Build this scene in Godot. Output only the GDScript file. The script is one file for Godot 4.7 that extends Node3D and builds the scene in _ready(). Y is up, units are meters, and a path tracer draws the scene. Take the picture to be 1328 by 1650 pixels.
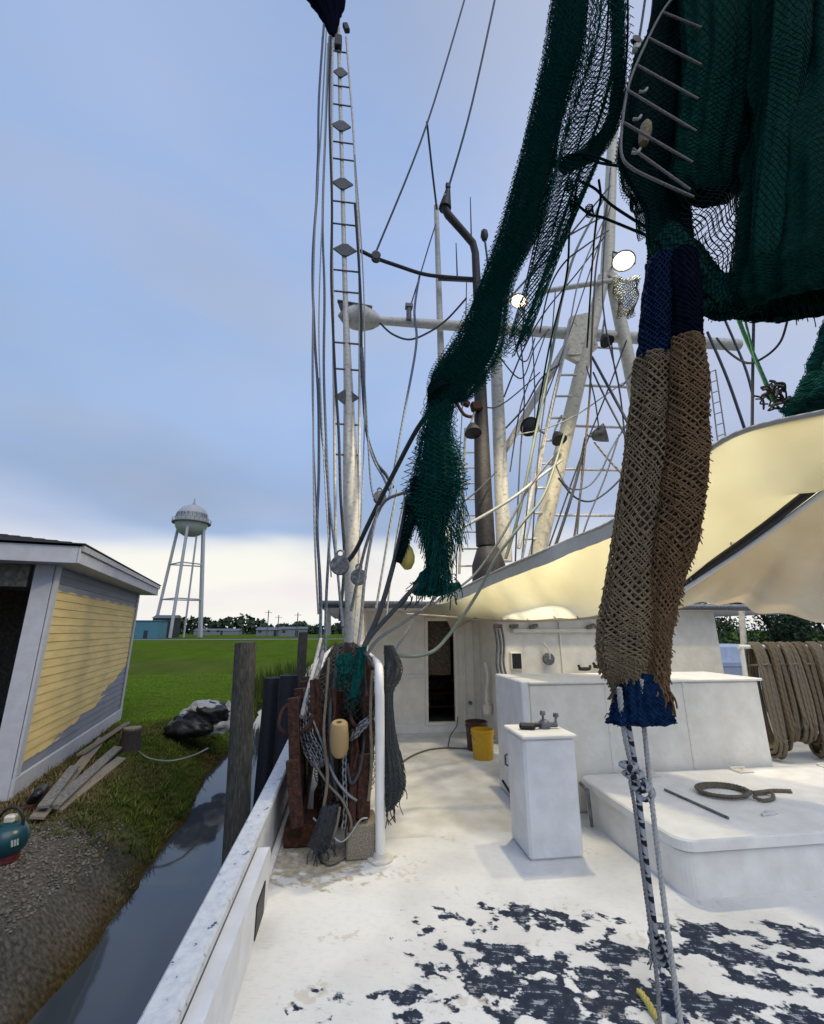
extends Node3D
# A working boat's aft deck at dusk, looking forward: y is up, metres, the bow lies towards -z, the deck is y = 0.

class Shape:
	var v := PackedVector3Array()
	var n := PackedVector3Array()
	var t := PackedVector2Array()
	var c := PackedColorArray()
	var i := PackedInt32Array()
	var col := Color.WHITE

	func put(p: Vector3, nn: Vector3, uv := Vector2.ZERO) -> int:
		v.append(p)
		n.append(nn)
		t.append(uv)
		c.append(col)
		return v.size() - 1

	func face(a: int, b: int, d: int) -> void:
		var up := (v[d] - v[a]).cross(v[b] - v[a])
		if up.dot(n[a] + n[b] + n[d]) < 0.0:
			i.append_array([a, d, b])
		else:
			i.append_array([a, b, d])

	func quad(a: Vector3, b: Vector3, d: Vector3, e: Vector3, out := Vector3.ZERO, uv := Rect2(0, 0, 1, 1)) -> void:
		var nn := (d - a).cross(b - a)
		if nn.length() < 1e-12:
			nn = (e - a).cross(d - a)
		nn = nn.normalized()
		if out != Vector3.ZERO and nn.dot(out) < 0.0:
			nn = -nn
		var k := put(a, nn, uv.position)
		put(b, nn, Vector2(uv.end.x, uv.position.y))
		put(d, nn, uv.end)
		put(e, nn, Vector2(uv.position.x, uv.end.y))
		face(k, k + 1, k + 2)
		face(k, k + 2, k + 3)

	func tri(a: Vector3, b: Vector3, d: Vector3) -> void:
		var nn := (d - a).cross(b - a).normalized()
		var k := put(a, nn)
		put(b, nn, Vector2(1, 0))
		put(d, nn, Vector2(0.5, 1))
		face(k, k + 1, k + 2)

	# a box with chamfered edges, centred on o
	func box(o: Vector3, s: Vector3, b := Basis(), bev := 0.006) -> void:
		var h := s * 0.5
		bev = minf(bev, minf(h.x, minf(h.y, h.z)) * 0.6)
		var f := func(x: float, y: float, z: float, ax: int) -> Vector3:
			var q := Vector3(x * (h.x - bev), y * (h.y - bev), z * (h.z - bev))
			if ax == 0: q.x = x * h.x
			if ax == 1: q.y = y * h.y
			if ax == 2: q.z = z * h.z
			return o + b * q
		for sg in [-1.0, 1.0]:
			quad(f.call(sg, -1, -1, 0), f.call(sg, 1, -1, 0), f.call(sg, 1, 1, 0), f.call(sg, -1, 1, 0), b.x * sg, Rect2(0, 0, s.y, s.z))
			quad(f.call(-1, sg, -1, 1), f.call(1, sg, -1, 1), f.call(1, sg, 1, 1), f.call(-1, sg, 1, 1), b.y * sg, Rect2(0, 0, s.x, s.z))
			quad(f.call(-1, -1, sg, 2), f.call(1, -1, sg, 2), f.call(1, 1, sg, 2), f.call(-1, 1, sg, 2), b.z * sg, Rect2(0, 0, s.x, s.y))
		if bev <= 0.0:
			return
		for p in [-1.0, 1.0]:
			for q in [-1.0, 1.0]:
				quad(f.call(p, q, -1, 0), f.call(p, q, 1, 0), f.call(p, q, 1, 1), f.call(p, q, -1, 1), b.x * p + b.y * q)
				quad(f.call(p, -1, q, 0), f.call(p, 1, q, 0), f.call(p, 1, q, 2), f.call(p, -1, q, 2), b.x * p + b.z * q)
				quad(f.call(-1, p, q, 1), f.call(1, p, q, 1), f.call(1, p, q, 2), f.call(-1, p, q, 2), b.y * p + b.z * q)
				for r in [-1.0, 1.0]:
					tri(f.call(p, q, r, 0), f.call(p, q, r, 1), f.call(p, q, r, 2))

	# bar of rectangular section from a to b
	func bar(a: Vector3, b: Vector3, w: float, h: float, up := Vector3.UP, bev := 0.004) -> void:
		var z := (b - a).normalized()
		if absf(z.dot(up)) > 0.98:
			up = Vector3(0, 0, 1) if absf(z.z) < 0.9 else Vector3(1, 0, 0)
		var x := up.cross(z).normalized()
		box((a + b) * 0.5, Vector3(w, h, a.distance_to(b)), Basis(x, z.cross(x), z), bev)

	# a round tube along points; r is a number or one radius for each point
	func tube(pts: PackedVector3Array, r: Variant, sides := 8, cap := true, closed := false) -> void:
		var m := pts.size()
		if m < 2:
			return
		var dir := (pts[1] - pts[0]).normalized()
		var x := (Vector3.UP if absf(dir.y) < 0.9 else Vector3.RIGHT).cross(dir).normalized()
		var base := v.size()
		var run := 0.0
		for k in m:
			var a: Vector3 = pts[maxi(k - 1, 0)]
			var b: Vector3 = pts[mini(k + 1, m - 1)]
			if closed and (k == 0 or k == m - 1):
				a = pts[m - 2]
				b = pts[1]
			if a.distance_squared_to(b) > 1e-12:
				dir = (b - a).normalized()
			x = (x - dir * x.dot(dir)).normalized()
			var y := dir.cross(x)
			var rr: float = r if r is float else r[k]
			if k > 0:
				run += pts[k].distance_to(pts[k - 1])
			for s in sides + 1:
				var an := TAU * s / sides
				var nn := x * cos(an) + y * sin(an)
				put(pts[k] + nn * rr, nn, Vector2(float(s) / sides, run))
		for k in m - 1:
			for s in sides:
				var p := base + k * (sides + 1) + s
				face(p, p + 1, p + sides + 2)
				face(p, p + sides + 2, p + sides + 1)
		if cap and not closed:
			for e in [0, m - 1]:
				var nn: Vector3 = (pts[0] - pts[1] if e == 0 else pts[m - 1] - pts[m - 2]).normalized()
				var k := put(pts[e], nn)
				var q: int = base + e * (sides + 1)
				for s in sides:
					var g1 := put(v[q + s], nn)
					var g2 := put(v[q + s + 1], nn)
					face(k, g1, g2)

	# profile of (radius, height) pairs turned round the y axis of x
	func lathe(prof: PackedVector2Array, sides := 20, x := Transform3D()) -> void:
		for k in prof.size() - 1:
			var a := prof[k]
			var b := prof[k + 1]
			var nrm := Vector2(b.y - a.y, a.x - b.x).normalized()
			var na := nrm
			var nb := nrm
			if k > 0:
				var w := Vector2(a.y - prof[k - 1].y, prof[k - 1].x - a.x).normalized()
				if w.dot(nrm) > 0.7: na = (w + nrm).normalized()
			if k < prof.size() - 2:
				var w2 := Vector2(prof[k + 2].y - b.y, b.x - prof[k + 2].x).normalized()
				if w2.dot(nrm) > 0.7: nb = (w2 + nrm).normalized()
			var base := v.size()
			for s in sides + 1:
				var an := TAU * s / sides
				var d := Vector3(cos(an), 0, sin(an))
				put(x * (d * a.x + Vector3.UP * a.y), (x.basis * (d * na.x + Vector3.UP * na.y)).normalized(), Vector2(float(s) / sides, a.y))
				put(x * (d * b.x + Vector3.UP * b.y), (x.basis * (d * nb.x + Vector3.UP * nb.y)).normalized(), Vector2(float(s) / sides, b.y))
			for s in sides:
				var p := base + s * 2
				face(p, p + 1, p + 3)
				face(p, p + 3, p + 2)

	# a smooth sheet of (nu + 1) x (nv + 1) points
	func sheet(nu: int, nv: int, f: Callable) -> void:
		var base := v.size()
		for b in nv + 1:
			for a in nu + 1:
				put(f.call(float(a) / nu, float(b) / nv), Vector3.ZERO, Vector2(float(a) / nu, float(b) / nv))
		for b in nv:
			for a in nu:
				var p := base + b * (nu + 1) + a
				for q in [[p, p + 1, p + nu + 2], [p, p + nu + 2, p + nu + 1]]:
					var w := (v[q[2]] - v[q[0]]).cross(v[q[1]] - v[q[0]])
					for g in q:
						n[g] += w
					i.append_array(q)
		for k in range(base, v.size()):
			n[k] = n[k].normalized() if n[k].length() > 1e-12 else Vector3.UP

	# thin three-sided cord, for netting
	func cord(a: Vector3, b: Vector3, r: float) -> void:
		var d := (b - a).normalized()
		var x := (Vector3.UP if absf(d.y) < 0.9 else Vector3.RIGHT).cross(d).normalized()
		var y := d.cross(x)
		var base := v.size()
		for s in 3:
			var nn := x * cos(TAU * s / 3) + y * sin(TAU * s / 3)
			put(a + nn * r, nn)
			put(b + nn * r, nn)
		for s in 3:
			var p := base + s * 2
			var q := base + ((s + 1) % 3) * 2
			face(p, p + 1, q + 1)
			face(p, q + 1, q)

	# diamond netting over a surface f(u, v): cols meshes across, rows meshes down
	func net(cols: int, rows: int, r: float, f: Callable, skip := 0.0, rng: RandomNumberGenerator = null) -> void:
		for b in rows * 2:
			for a in cols:
				var off := 0.0 if b % 2 == 0 else 0.5
				var p: Vector3 = f.call((a + off) / cols, float(b) / (rows * 2))
				for sg in [-0.5, 0.5]:
					var uu: float = (a + off + sg) / cols
					if uu < 0.0 or uu > 1.0 or (rng and rng.randf() < skip):
						continue
					cord(p, f.call(uu, float(b + 1) / (rows * 2)), r)

	func mesh() -> ArrayMesh:
		var m := ArrayMesh.new()
		var a := []
		a.resize(Mesh.ARRAY_MAX)
		a[Mesh.ARRAY_VERTEX] = v
		a[Mesh.ARRAY_NORMAL] = n
		a[Mesh.ARRAY_TEX_UV] = t
		a[Mesh.ARRAY_COLOR] = c
		a[Mesh.ARRAY_INDEX] = i
		m.add_surface_from_arrays(Mesh.PRIMITIVE_TRIANGLES, a)
		return m


var mats := {}
var taken := {}
var rng := RandomNumberGenerator.new()
var fn := FastNoiseLite.new()


func numbered(called: String) -> String:
	taken[called] = taken.get(called, -1) + 1
	return called if taken[called] == 0 else "%s_%03d" % [called, taken[called]]


func tag(o: Node, label: String, category: String, group := "", kind := "") -> Node:
	if label: o.set_meta("label", label)
	if category: o.set_meta("category", category)
	if group: o.set_meta("group", group)
	if kind: o.set_meta("kind", kind)
	return o


func obj(called: String, s: Shape, m: String, parent: Node = self) -> MeshInstance3D:
	var o := MeshInstance3D.new()
	o.name = numbered(called) if parent == self else called
	o.mesh = s.mesh()
	o.material_override = mats[m]
	parent.add_child(o, true)
	return o


func thing(called: String, label: String, category: String, at := Vector3.ZERO, group := "") -> Node3D:
	var o := Node3D.new()
	o.name = numbered(called)
	o.position = at
	add_child(o, true)
	tag(o, label, category, group)
	return o


func struct(called: String, s: Shape, m: String) -> MeshInstance3D:
	var o := obj(called, s, m)
	o.set_meta("kind", "structure")
	return o


func stuff(o: Node) -> Node:
	o.set_meta("kind", "stuff")
	return o


# a smooth line through points, n steps between each pair
func spline(p: Array, n := 6) -> PackedVector3Array:
	var out := PackedVector3Array()
	for k in p.size() - 1:
		var a: Vector3 = p[maxi(k - 1, 0)]
		var d: Vector3 = p[mini(k + 2, p.size() - 1)]
		for s in n:
			out.append((p[k] as Vector3).cubic_interpolate(p[k + 1], a, d, float(s) / n))
	out.append(p[-1])
	return out


func sagged(a: Vector3, b: Vector3, sag: float, n := 14) -> PackedVector3Array:
	var out := PackedVector3Array()
	for k in n + 1:
		var f := float(k) / n
		out.append(a.lerp(b, f) + Vector3.DOWN * sag * 4.0 * f * (1.0 - f))
	return out


# three strands laid round each other
func laid_rope(s: Shape, line: PackedVector3Array, r: float, pitch := 0.09) -> void:
	var pts := PackedVector3Array()
	for k in line.size() - 1:
		var m := maxi(1, int(line[k].distance_to(line[k + 1]) / (pitch / 7.0)))
		for q in m:
			pts.append(line[k].lerp(line[k + 1], float(q) / m))
	pts.append(line[-1])
	for strand in 3:
		var out := PackedVector3Array()
		var run := 0.0
		for k in pts.size():
			var d := (pts[mini(k + 1, pts.size() - 1)] - pts[maxi(k - 1, 0)]).normalized()
			var x := (Vector3.UP if absf(d.y) < 0.8 else Vector3.RIGHT).cross(d).normalized()
			var y := d.cross(x)
			if k > 0: run += pts[k].distance_to(pts[k - 1])
			var an := TAU * (run / pitch + strand / 3.0)
			out.append(pts[k] + (x * cos(an) + y * sin(an)) * r * 0.52)
		s.tube(out, r * 0.56, 5)


# one rope or wire as one thing
func rope(called: String, label: String, pts: PackedVector3Array, r: float, m: String, group := "running rigging", cat := "rope", sides := 6) -> MeshInstance3D:
	var s := Shape.new()
	s.tube(pts, r, sides)
	var o := obj(called, s, m)
	tag(o, label, cat, group)
	return o


# chain of oval links along a line
func links(s: Shape, line: PackedVector3Array, ln := 0.07, r := 0.007) -> void:
	var c := Curve3D.new()
	for p in line: c.add_point(p)
	var total := c.get_baked_length()
	var k := 0
	var at := 0.0
	while at + ln * 0.8 < total:
		var a := c.sample_baked(at)
		var b := c.sample_baked(at + ln * 0.72)
		var d := (b - a).normalized()
		var x := (Vector3(0.7, 0.2, 0.7)).cross(d).normalized()
		if k % 2: x = d.cross(x)
		var o := (a + b) * 0.5
		var ring := PackedVector3Array()
		for q in 9:
			var an := TAU * q / 8
			ring.append(o + d * cos(an) * ln * 0.5 + x * sin(an) * ln * 0.3)
		s.tube(ring, r, 5, false, true)
		at += ln * 0.72
		k += 1


func noise_tex(freq: float, lo: Color, hi: Color, seed_ := 1, kind := FastNoiseLite.TYPE_SIMPLEX_SMOOTH, oct := 4, stops: Array = []) -> NoiseTexture2D:
	var t := NoiseTexture2D.new()
	t.width = 512
	t.height = 512
	t.seamless = true
	var f := FastNoiseLite.new()
	f.noise_type = kind
	f.frequency = freq
	f.seed = seed_
	f.fractal_octaves = oct
	t.noise = f
	var g := Gradient.new()
	g.set_color(0, lo)
	g.set_color(1, hi)
	for s in stops: g.add_point(s[0], s[1])
	t.color_ramp = g
	return t


# linear base colour, roughness, optional grain texture laid on by triplanar mapping with `scale` repeats a metre
func mat(called: String, r: float, g: float, b: float, rough := 0.7, tex: Texture2D = null, scale := 1.0, bump: Texture2D = null, bh := 0.4, metal := 0.0) -> StandardMaterial3D:
	var m := StandardMaterial3D.new()
	m.resource_name = called
	m.albedo_color = Color(r, g, b).linear_to_srgb()
	m.roughness = rough
	m.metallic = metal
	if tex:
		m.albedo_texture = tex
	if bump:
		m.heightmap_enabled = true
		m.heightmap_texture = bump
		m.heightmap_scale = bh
	if tex or bump:
		m.uv1_triplanar = true
		m.uv1_scale = Vector3.ONE * scale
	mats[called] = m
	return m


func _ready() -> void:
	rng.seed = 7
	fn.seed = 3
	# camera: ultra-wide phone lens held at eye height over the aft deck, tilted up a little
	var cam := Camera3D.new()
	cam.name = "camera"
	cam.position = Vector3(0, 1.7, 0)
	cam.rotation = Vector3(deg_to_rad(14.9), deg_to_rad(-7.6), 0)
	cam.fov = 98.17
	cam.near = 0.05
	cam.far = 6000
	add_child(cam)
	cam.current = true
	# sky: even blue dusk cloud, a bright break low down ahead and to the left
	var env := Environment.new()
	env.background_mode = Environment.BG_SKY
	env.sky = Sky.new()
	env.sky.sky_material = make_sky()
	env.tonemap_mode = Environment.TONE_MAPPER_LINEAR
	env.tonemap_exposure = 1.25
	env.sdfgi_enabled = true
	env.ssao_enabled = true
	env.ssil_enabled = true
	var we := WorldEnvironment.new()
	we.name = "world"
	we.environment = env
	add_child(we)
	# wide soft light of the overcast sky, strongest from high behind the camera
	var sun := DirectionalLight3D.new()
	sun.name = "sun"
	sun.light_energy = 0.30
	sun.light_color = Color(1.0, 0.975, 0.94)
	sun.light_angular_distance = 45.0
	sun.shadow_enabled = true
	sun.rotation = Vector3(deg_to_rad(-50), deg_to_rad(25), 0)
	add_child(sun)

	make_materials()
	build_ground()
	build_far()
	build_shed()
	build_bank_things()
	build_boat()
	build_deck_gear()
	build_awning()
	build_mast()
	build_rigging()
	build_rack()
	build_nets()
	build_starboard()


func make_sky() -> PanoramaSkyMaterial:
	var w := 1024
	var h := 512
	var im := Image.create(w, h, false, Image.FORMAT_RGBF)
	var f := FastNoiseLite.new()
	f.seed = 11
	f.frequency = 0.9
	f.fractal_octaves = 4
	var top := Color(0.325, 0.475, 0.800)
	var mid := Color(0.340, 0.520, 0.830)
	for y in h:
		var el := PI * (0.5 - (y + 0.5) / h)
		for x in w:
			var az := wrapf(TAU * (x + 0.5) / w, -PI, PI)
			var d := Vector3(sin(az) * cos(el), sin(el), -cos(az) * cos(el))
			# a cloud sheet overhead: noise over its plane, so that it narrows to the horizon
			var q := Vector2(d.x, d.z) / (maxf(d.y, 0.0) + 0.22)
			var n1 := f.get_noise_3d(q.x * 0.8, q.y * 0.8, 0.0)
			var n2 := f.get_noise_3d(d.x * 1.6, d.y * 7.0, d.z * 1.6 + 9.0)
			var c := mid.lerp(top, clampf(el / 0.9 + n1 * 0.5, 0, 1))
			# paler to the right
			c = c.lerp(Color(0.52, 0.59, 0.80), smoothstep(-0.1, 0.8, az) * 0.75 * (1.0 - smoothstep(1.8, 2.6, absf(az))))
			c = c * (1.0 + 0.20 * n1)
			var grey := (c.r + c.g + c.b) / 3.0
			c = c.lerp(Color(grey * 0.96, grey * 0.99, grey * 1.12), clampf(0.22 + n2 * 0.3, 0.0, 0.4))
			var e := el + n2 * 0.07
			var edge := 0.165 + 0.03 * sin(az * 1.7 + 0.6)
			var soft := lerpf(0.055, 0.22, smoothstep(-0.30, -0.75, az))
			var k := 1.0 - smoothstep(edge - 0.015 - soft * 0.6, edge + soft * 0.8, e)
			var warm := Color(0.97, 0.955, 0.88).lerp(Color(0.80, 0.80, 0.90), smoothstep(0.03, -0.02, el))
			warm = warm.lerp(Color(0.86, 0.80, 0.84), clampf(n2 * 1.6 + smoothstep(-0.4, -0.8, az) * 0.8, 0, 1))
			c = c * (1.0 - 0.13 * exp(-pow((el - edge - 0.11) / 0.09, 2.0)))
			c = c.lerp(warm, k * (0.25 + 0.75 * (1.0 - smoothstep(1.3, 2.4, absf(az)))))
			im.set_pixel(x, y, c * 0.8)
	var m := PanoramaSkyMaterial.new()
	m.panorama = ImageTexture.create_from_image(im)
	return m


func make_materials() -> void:
	var W := Color.WHITE
	var grime := noise_tex(0.012, Color(0.92, 0.915, 0.90), W, 5, FastNoiseLite.TYPE_SIMPLEX_SMOOTH, 5)
	var worn := noise_tex(0.02, Color(0.50, 0.36, 0.26), Color(1, 1, 1), 8, FastNoiseLite.TYPE_SIMPLEX_SMOOTH, 5, [[0.15, Color(0.66, 0.56, 0.48)], [0.22, Color(0.88, 0.86, 0.83)], [0.5, Color(0.95, 0.94, 0.92)]])
	var mottle := noise_tex(0.02, Color(0.5, 0.5, 0.5), W, 21, FastNoiseLite.TYPE_SIMPLEX_SMOOTH, 5)
	var fine := noise_tex(0.08, Color(0.55, 0.55, 0.55), W, 31, FastNoiseLite.TYPE_SIMPLEX_SMOOTH, 4)
	var rust := noise_tex(0.025, Color(0.32, 0.22, 0.18), Color(1.0, 0.8, 0.62), 41, FastNoiseLite.TYPE_SIMPLEX_SMOOTH, 5)
	var bumps := noise_tex(0.04, Color.BLACK, W, 51)
	var cells := noise_tex(0.06, Color.BLACK, W, 61, FastNoiseLite.TYPE_CELLULAR, 2)
	mat("white_paint", 0.79, 0.78, 0.75, 0.45, grime, 0.7, bumps, 0.12)
	mat("grey_white_paint", 0.73, 0.74, 0.76, 0.5, grime, 0.7, bumps, 0.12)
	mat("worn_white", 0.64, 0.62, 0.58, 0.5, worn, 0.8, bumps, 0.2)
	mat("cream_wall", 0.78, 0.75, 0.68, 0.55, grime, 0.6, bumps, 0.2)
	mat("cream_steel", 0.68, 0.65, 0.54, 0.5, worn, 0.9, bumps, 0.2)
	mat("pale_steel", 0.64, 0.64, 0.62, 0.5, worn, 1.1, bumps, 0.2)
	mat("grey_steel", 0.22, 0.23, 0.25, 0.5, mottle, 1.2, bumps, 0.2)
	mat("grid_bar", 0.26, 0.235, 0.23, 0.7, mottle, 3.0)
	mat("galvanised", 0.33, 0.34, 0.36, 0.42, mottle, 2.0, null, 0.0, 0.6)
	mat("plate_grey", 0.13, 0.15, 0.16, 0.6, mottle, 2.0)
	mat("stack", 0.040, 0.036, 0.042, 0.65, mottle, 1.0, bumps, 0.3)
	mat("rust", 0.090, 0.044, 0.025, 0.85, rust, 1.6, bumps, 0.6)
	mat("scrap_dark", 0.030, 0.022, 0.017, 0.95, mottle, 3.0, cells, 1.0)
	mat("old_wood", 0.13, 0.075, 0.035, 0.85, rust, 1.1, bumps, 0.5)
	mat("black", 0.012, 0.012, 0.014, 0.55, mottle, 2.0)
	mat("dark_inside", 0.30, 0.25, 0.19, 0.8, mottle, 1.0)
	mat("door_brown", 0.20, 0.15, 0.10, 0.7, mottle, 1.5)
	mat("black_plastic", 0.012, 0.013, 0.018, 0.3, mottle, 2.0, bumps, 0.8)
	mat("plain_boards", 0.30, 0.27, 0.22, 0.85, mottle, 1.0)
	mat("navy_wrap", 0.010, 0.014, 0.032, 0.6, mottle, 1.5, bumps, 0.8)
	mat("white_plastic", 0.62, 0.63, 0.64, 0.4, fine, 2.0, bumps, 0.6)
	mat("pile_wood", 0.115, 0.110, 0.092, 0.9, mottle, 1.2, bumps, 1.2).uv1_scale = Vector3(3.0, 0.5, 3.0)
	mat("lumber", 0.36, 0.31, 0.23, 0.85, fine, 1.6, bumps, 0.4)
	mat("grey_lumber", 0.30, 0.28, 0.25, 0.9, mottle, 1.6, bumps, 0.4)
	mat("trim", 0.52, 0.53, 0.58, 0.6, grime, 1.0)
	mat("shingle", 0.10, 0.10, 0.11, 0.9, fine, 4.0, cells, 0.8)
	mat("yellow_bucket", 0.62, 0.36, 0.012, 0.4, grime, 3.0)
	mat("brown_bucket", 0.085, 0.030, 0.016, 0.5, mottle, 3.0)
	mat("teal_plastic", 0.006, 0.05, 0.065, 0.32, grime, 3.0)
	mat("float_yellow", 0.55, 0.47, 0.12, 0.6, grime, 5.0)
	mat("float_tan", 0.55, 0.38, 0.17, 0.7, fine, 6.0)
	mat("tan_pad", 0.42, 0.33, 0.19, 0.8, mottle, 3.0)
	mat("grey_rope", 0.18, 0.18, 0.19, 0.9, fine, 12.0)
	mat("dark_rope", 0.04, 0.044, 0.05, 0.9, fine, 10.0)
	mat("blue_grey_rope", 0.13, 0.16, 0.22, 0.9, fine, 12.0)
	mat("pale_rope", 0.36, 0.36, 0.35, 0.9, fine, 12.0)
	mat("brown_rope", 0.15, 0.125, 0.09, 0.95, fine, 10.0)
	mat("green_rope", 0.09, 0.28, 0.14, 0.85, fine, 12.0)
	mat("green_hose", 0.28, 0.33, 0.26, 0.6, fine, 6.0)
	mat("wire", 0.09, 0.10, 0.13, 0.55, fine, 14.0, null, 0.0, 0.3)
	mat("net_green", 0.014, 0.105, 0.098, 0.8, mottle, 3.0)
	mat("trawl_green", 0.008, 0.066, 0.052, 0.8, mottle, 3.0)
	mat("net_teal", 0.014, 0.115, 0.105, 0.8, mottle, 3.0)
	mat("net_black", 0.008, 0.026, 0.028, 0.85, mottle, 3.0)
	mat("net_navy", 0.006, 0.009, 0.024, 0.8, mottle, 3.0)
	mat("net_blue", 0.014, 0.045, 0.125, 0.8, mottle, 4.0)
	mat("net_grey", 0.20, 0.23, 0.22, 0.85, fine, 6.0)
	mat("bag_grey", 0.075, 0.085, 0.068, 0.9, mottle, 3.0, cells, 1.0)
	mat("cod_tan", 0.29, 0.215, 0.125, 0.95, fine, 8.0)
	mat("cod_brown", 0.24, 0.138, 0.060, 0.95, fine, 8.0)
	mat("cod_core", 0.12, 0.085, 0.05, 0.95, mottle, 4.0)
	mat("hank_rope", 0.125, 0.098, 0.066, 0.95, fine, 10.0)
	mat("tower_white", 0.46, 0.47, 0.49, 0.6, grime, 0.05)
	mat("tower_mark", 0.09, 0.11, 0.15, 0.7)
	mat("teal_shed", 0.07, 0.20, 0.26, 0.7)
	mat("dark_shed", 0.03, 0.036, 0.05, 0.8)
	mat("far_pale", 0.20, 0.21, 0.23, 0.8)
	mat("far_leaf", 0.042, 0.068, 0.034, 0.9)
	mat("far_pole", 0.10, 0.10, 0.11, 0.9)
	mat("bark", 0.05, 0.042, 0.034, 0.9, mottle, 2.0, bumps, 1.0)
	var leaf := mat("leaf", 1, 1, 1, 0.7)
	leaf.vertex_color_use_as_albedo = true
	leaf.backlight_enabled = true
	leaf.backlight = Color(0.25, 0.3, 0.12)
	var grass := mat("grass", 1, 1, 1, 0.8)
	grass.vertex_color_use_as_albedo = true
	grass.metallic_specular = 0.1
	mat("stained_ply", 0.30, 0.25, 0.16, 0.8, rust, 1.4)
	mat("hull_blue", 0.50, 0.56, 0.70, 0.5, grime, 0.6)
	mat("red_paint", 0.16, 0.02, 0.02, 0.6, mottle, 2.0)
	var tarp := mat("canvas", 0.82, 0.815, 0.77, 0.8, noise_tex(0.006, Color(0.90, 0.875, 0.83), W, 71), 0.35, bumps, 0.15)
	tarp.backlight_enabled = true
	tarp.backlight = Color(1.4, 1.4, 1.34)
	mat("grey_canvas", 0.58, 0.57, 0.52, 0.85, grime, 1.5)
	var tarp2 := mat("canvas_tan", 0.66, 0.62, 0.54, 0.85, noise_tex(0.008, Color(0.86, 0.80, 0.73), W, 72), 0.4, bumps, 0.15)
	tarp2.backlight_enabled = true
	tarp2.backlight = Color(0.95, 0.93, 0.86)
	var glow := mat("lamp_glow", 1, 1, 1, 0.4)
	glow.emission_enabled = true
	glow.emission = Color(1.0, 0.94, 0.80)
	glow.emission_energy_multiplier = 7.0
	var glass := StandardMaterial3D.new()
	glass.transparency = BaseMaterial3D.TRANSPARENCY_ALPHA
	glass.albedo_color = Color(0.02, 0.03, 0.05, 0.75)
	glass.roughness = 0.06
	mats["dark_glass"] = glass
	var lay := Image.create(16, 16, false, Image.FORMAT_RGB8)
	for y in 16:
		for x in 16:
			var q := 0.5 + 0.5 * cos(TAU * (x * 2 + y) / 16.0)
			lay.set_pixel(x, y, Color.WHITE * sqrt(q))
	var lt := ImageTexture.create_from_image(lay)
	for k in ["pale_rope", "grey_rope", "blue_grey_rope", "dark_rope", "brown_rope", "green_rope", "hank_rope"]:
		mats[k].albedo_texture = null
		mats[k].heightmap_enabled = true
		mats[k].heightmap_texture = lt
		mats[k].heightmap_scale = 0.5
		mats[k].uv1_triplanar = false
		mats[k].uv1_scale = Vector3(1, 11.0, 1)
	# water: dark, smooth, slightly rippled
	var wt := NoiseTexture2D.new()
	wt.width = 512
	wt.height = 512
	wt.seamless = true
	wt.as_normal_map = true
	wt.bump_strength = 1.2
	var wn := FastNoiseLite.new()
	wn.frequency = 0.010
	wn.fractal_octaves = 3
	wt.noise = wn
	var wm := StandardMaterial3D.new()
	wm.albedo_color = Color(0.040, 0.048, 0.058).linear_to_srgb()
	wm.roughness = 0.05
	wm.metallic_specular = 0.5
	wm.normal_enabled = true
	wm.normal_texture = wt
	wm.normal_scale = 0.10
	wm.uv1_triplanar = true
	wm.uv1_world_triplanar = true
	wm.uv1_scale = Vector3(0.35, 0.35, 0.35)
	mats["water"] = wm
	# ground: vertex colour zones times grain
	var gm := StandardMaterial3D.new()
	gm.vertex_color_use_as_albedo = true
	gm.roughness = 1.0
	gm.metallic_specular = 0.0
	gm.albedo_texture = noise_tex(0.05, Color(0.42, 0.42, 0.40), W, 81, FastNoiseLite.TYPE_SIMPLEX_SMOOTH, 5)
	gm.heightmap_enabled = true
	gm.heightmap_texture = cells
	gm.heightmap_scale = 1.2
	gm.uv1_triplanar = true
	gm.uv1_world_triplanar = true
	gm.uv1_scale = Vector3(0.8, 0.8, 0.8)
	mats["ground"] = gm
	var rt := noise_tex(0.02, Color(0.20, 0.23, 0.28), Color.WHITE, 104, FastNoiseLite.TYPE_SIMPLEX_SMOOTH, 5, [[0.13, Color(0.25, 0.28, 0.33)], [0.145, Color(0.88, 0.9, 0.92)], [0.6, Color(0.97, 0.97, 0.97)]])
	for k in ["net_green", "trawl_green", "net_teal", "net_black", "net_navy", "net_blue"]:
		mats[k].metallic_specular = 0.12
		mats[k].roughness = 1.0
	mat("chafed_rail", 0.66, 0.67, 0.68, 0.5, rt, 1.5, bumps, 0.2)
	make_deck_material()
	make_shed_material()
	# light line with a dark fleck, for braided cord
	var im := Image.create(16, 64, false, Image.FORMAT_RGB8)
	for y in 64:
		for x in 16:
			var k := (x + y / 4) % 16
			im.set_pixel(x, y, Color(0.78, 0.80, 0.84) if (k < 8 or y % 32 < 10) else Color(0.07, 0.08, 0.16))
	var fl := StandardMaterial3D.new()
	fl.albedo_texture = ImageTexture.create_from_image(im)
	fl.albedo_color = Color(0.72, 0.72, 0.72)
	fl.roughness = 0.9
	fl.uv1_scale = Vector3(1, 13.0, 1)
	mats["flecked_rope"] = fl


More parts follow.
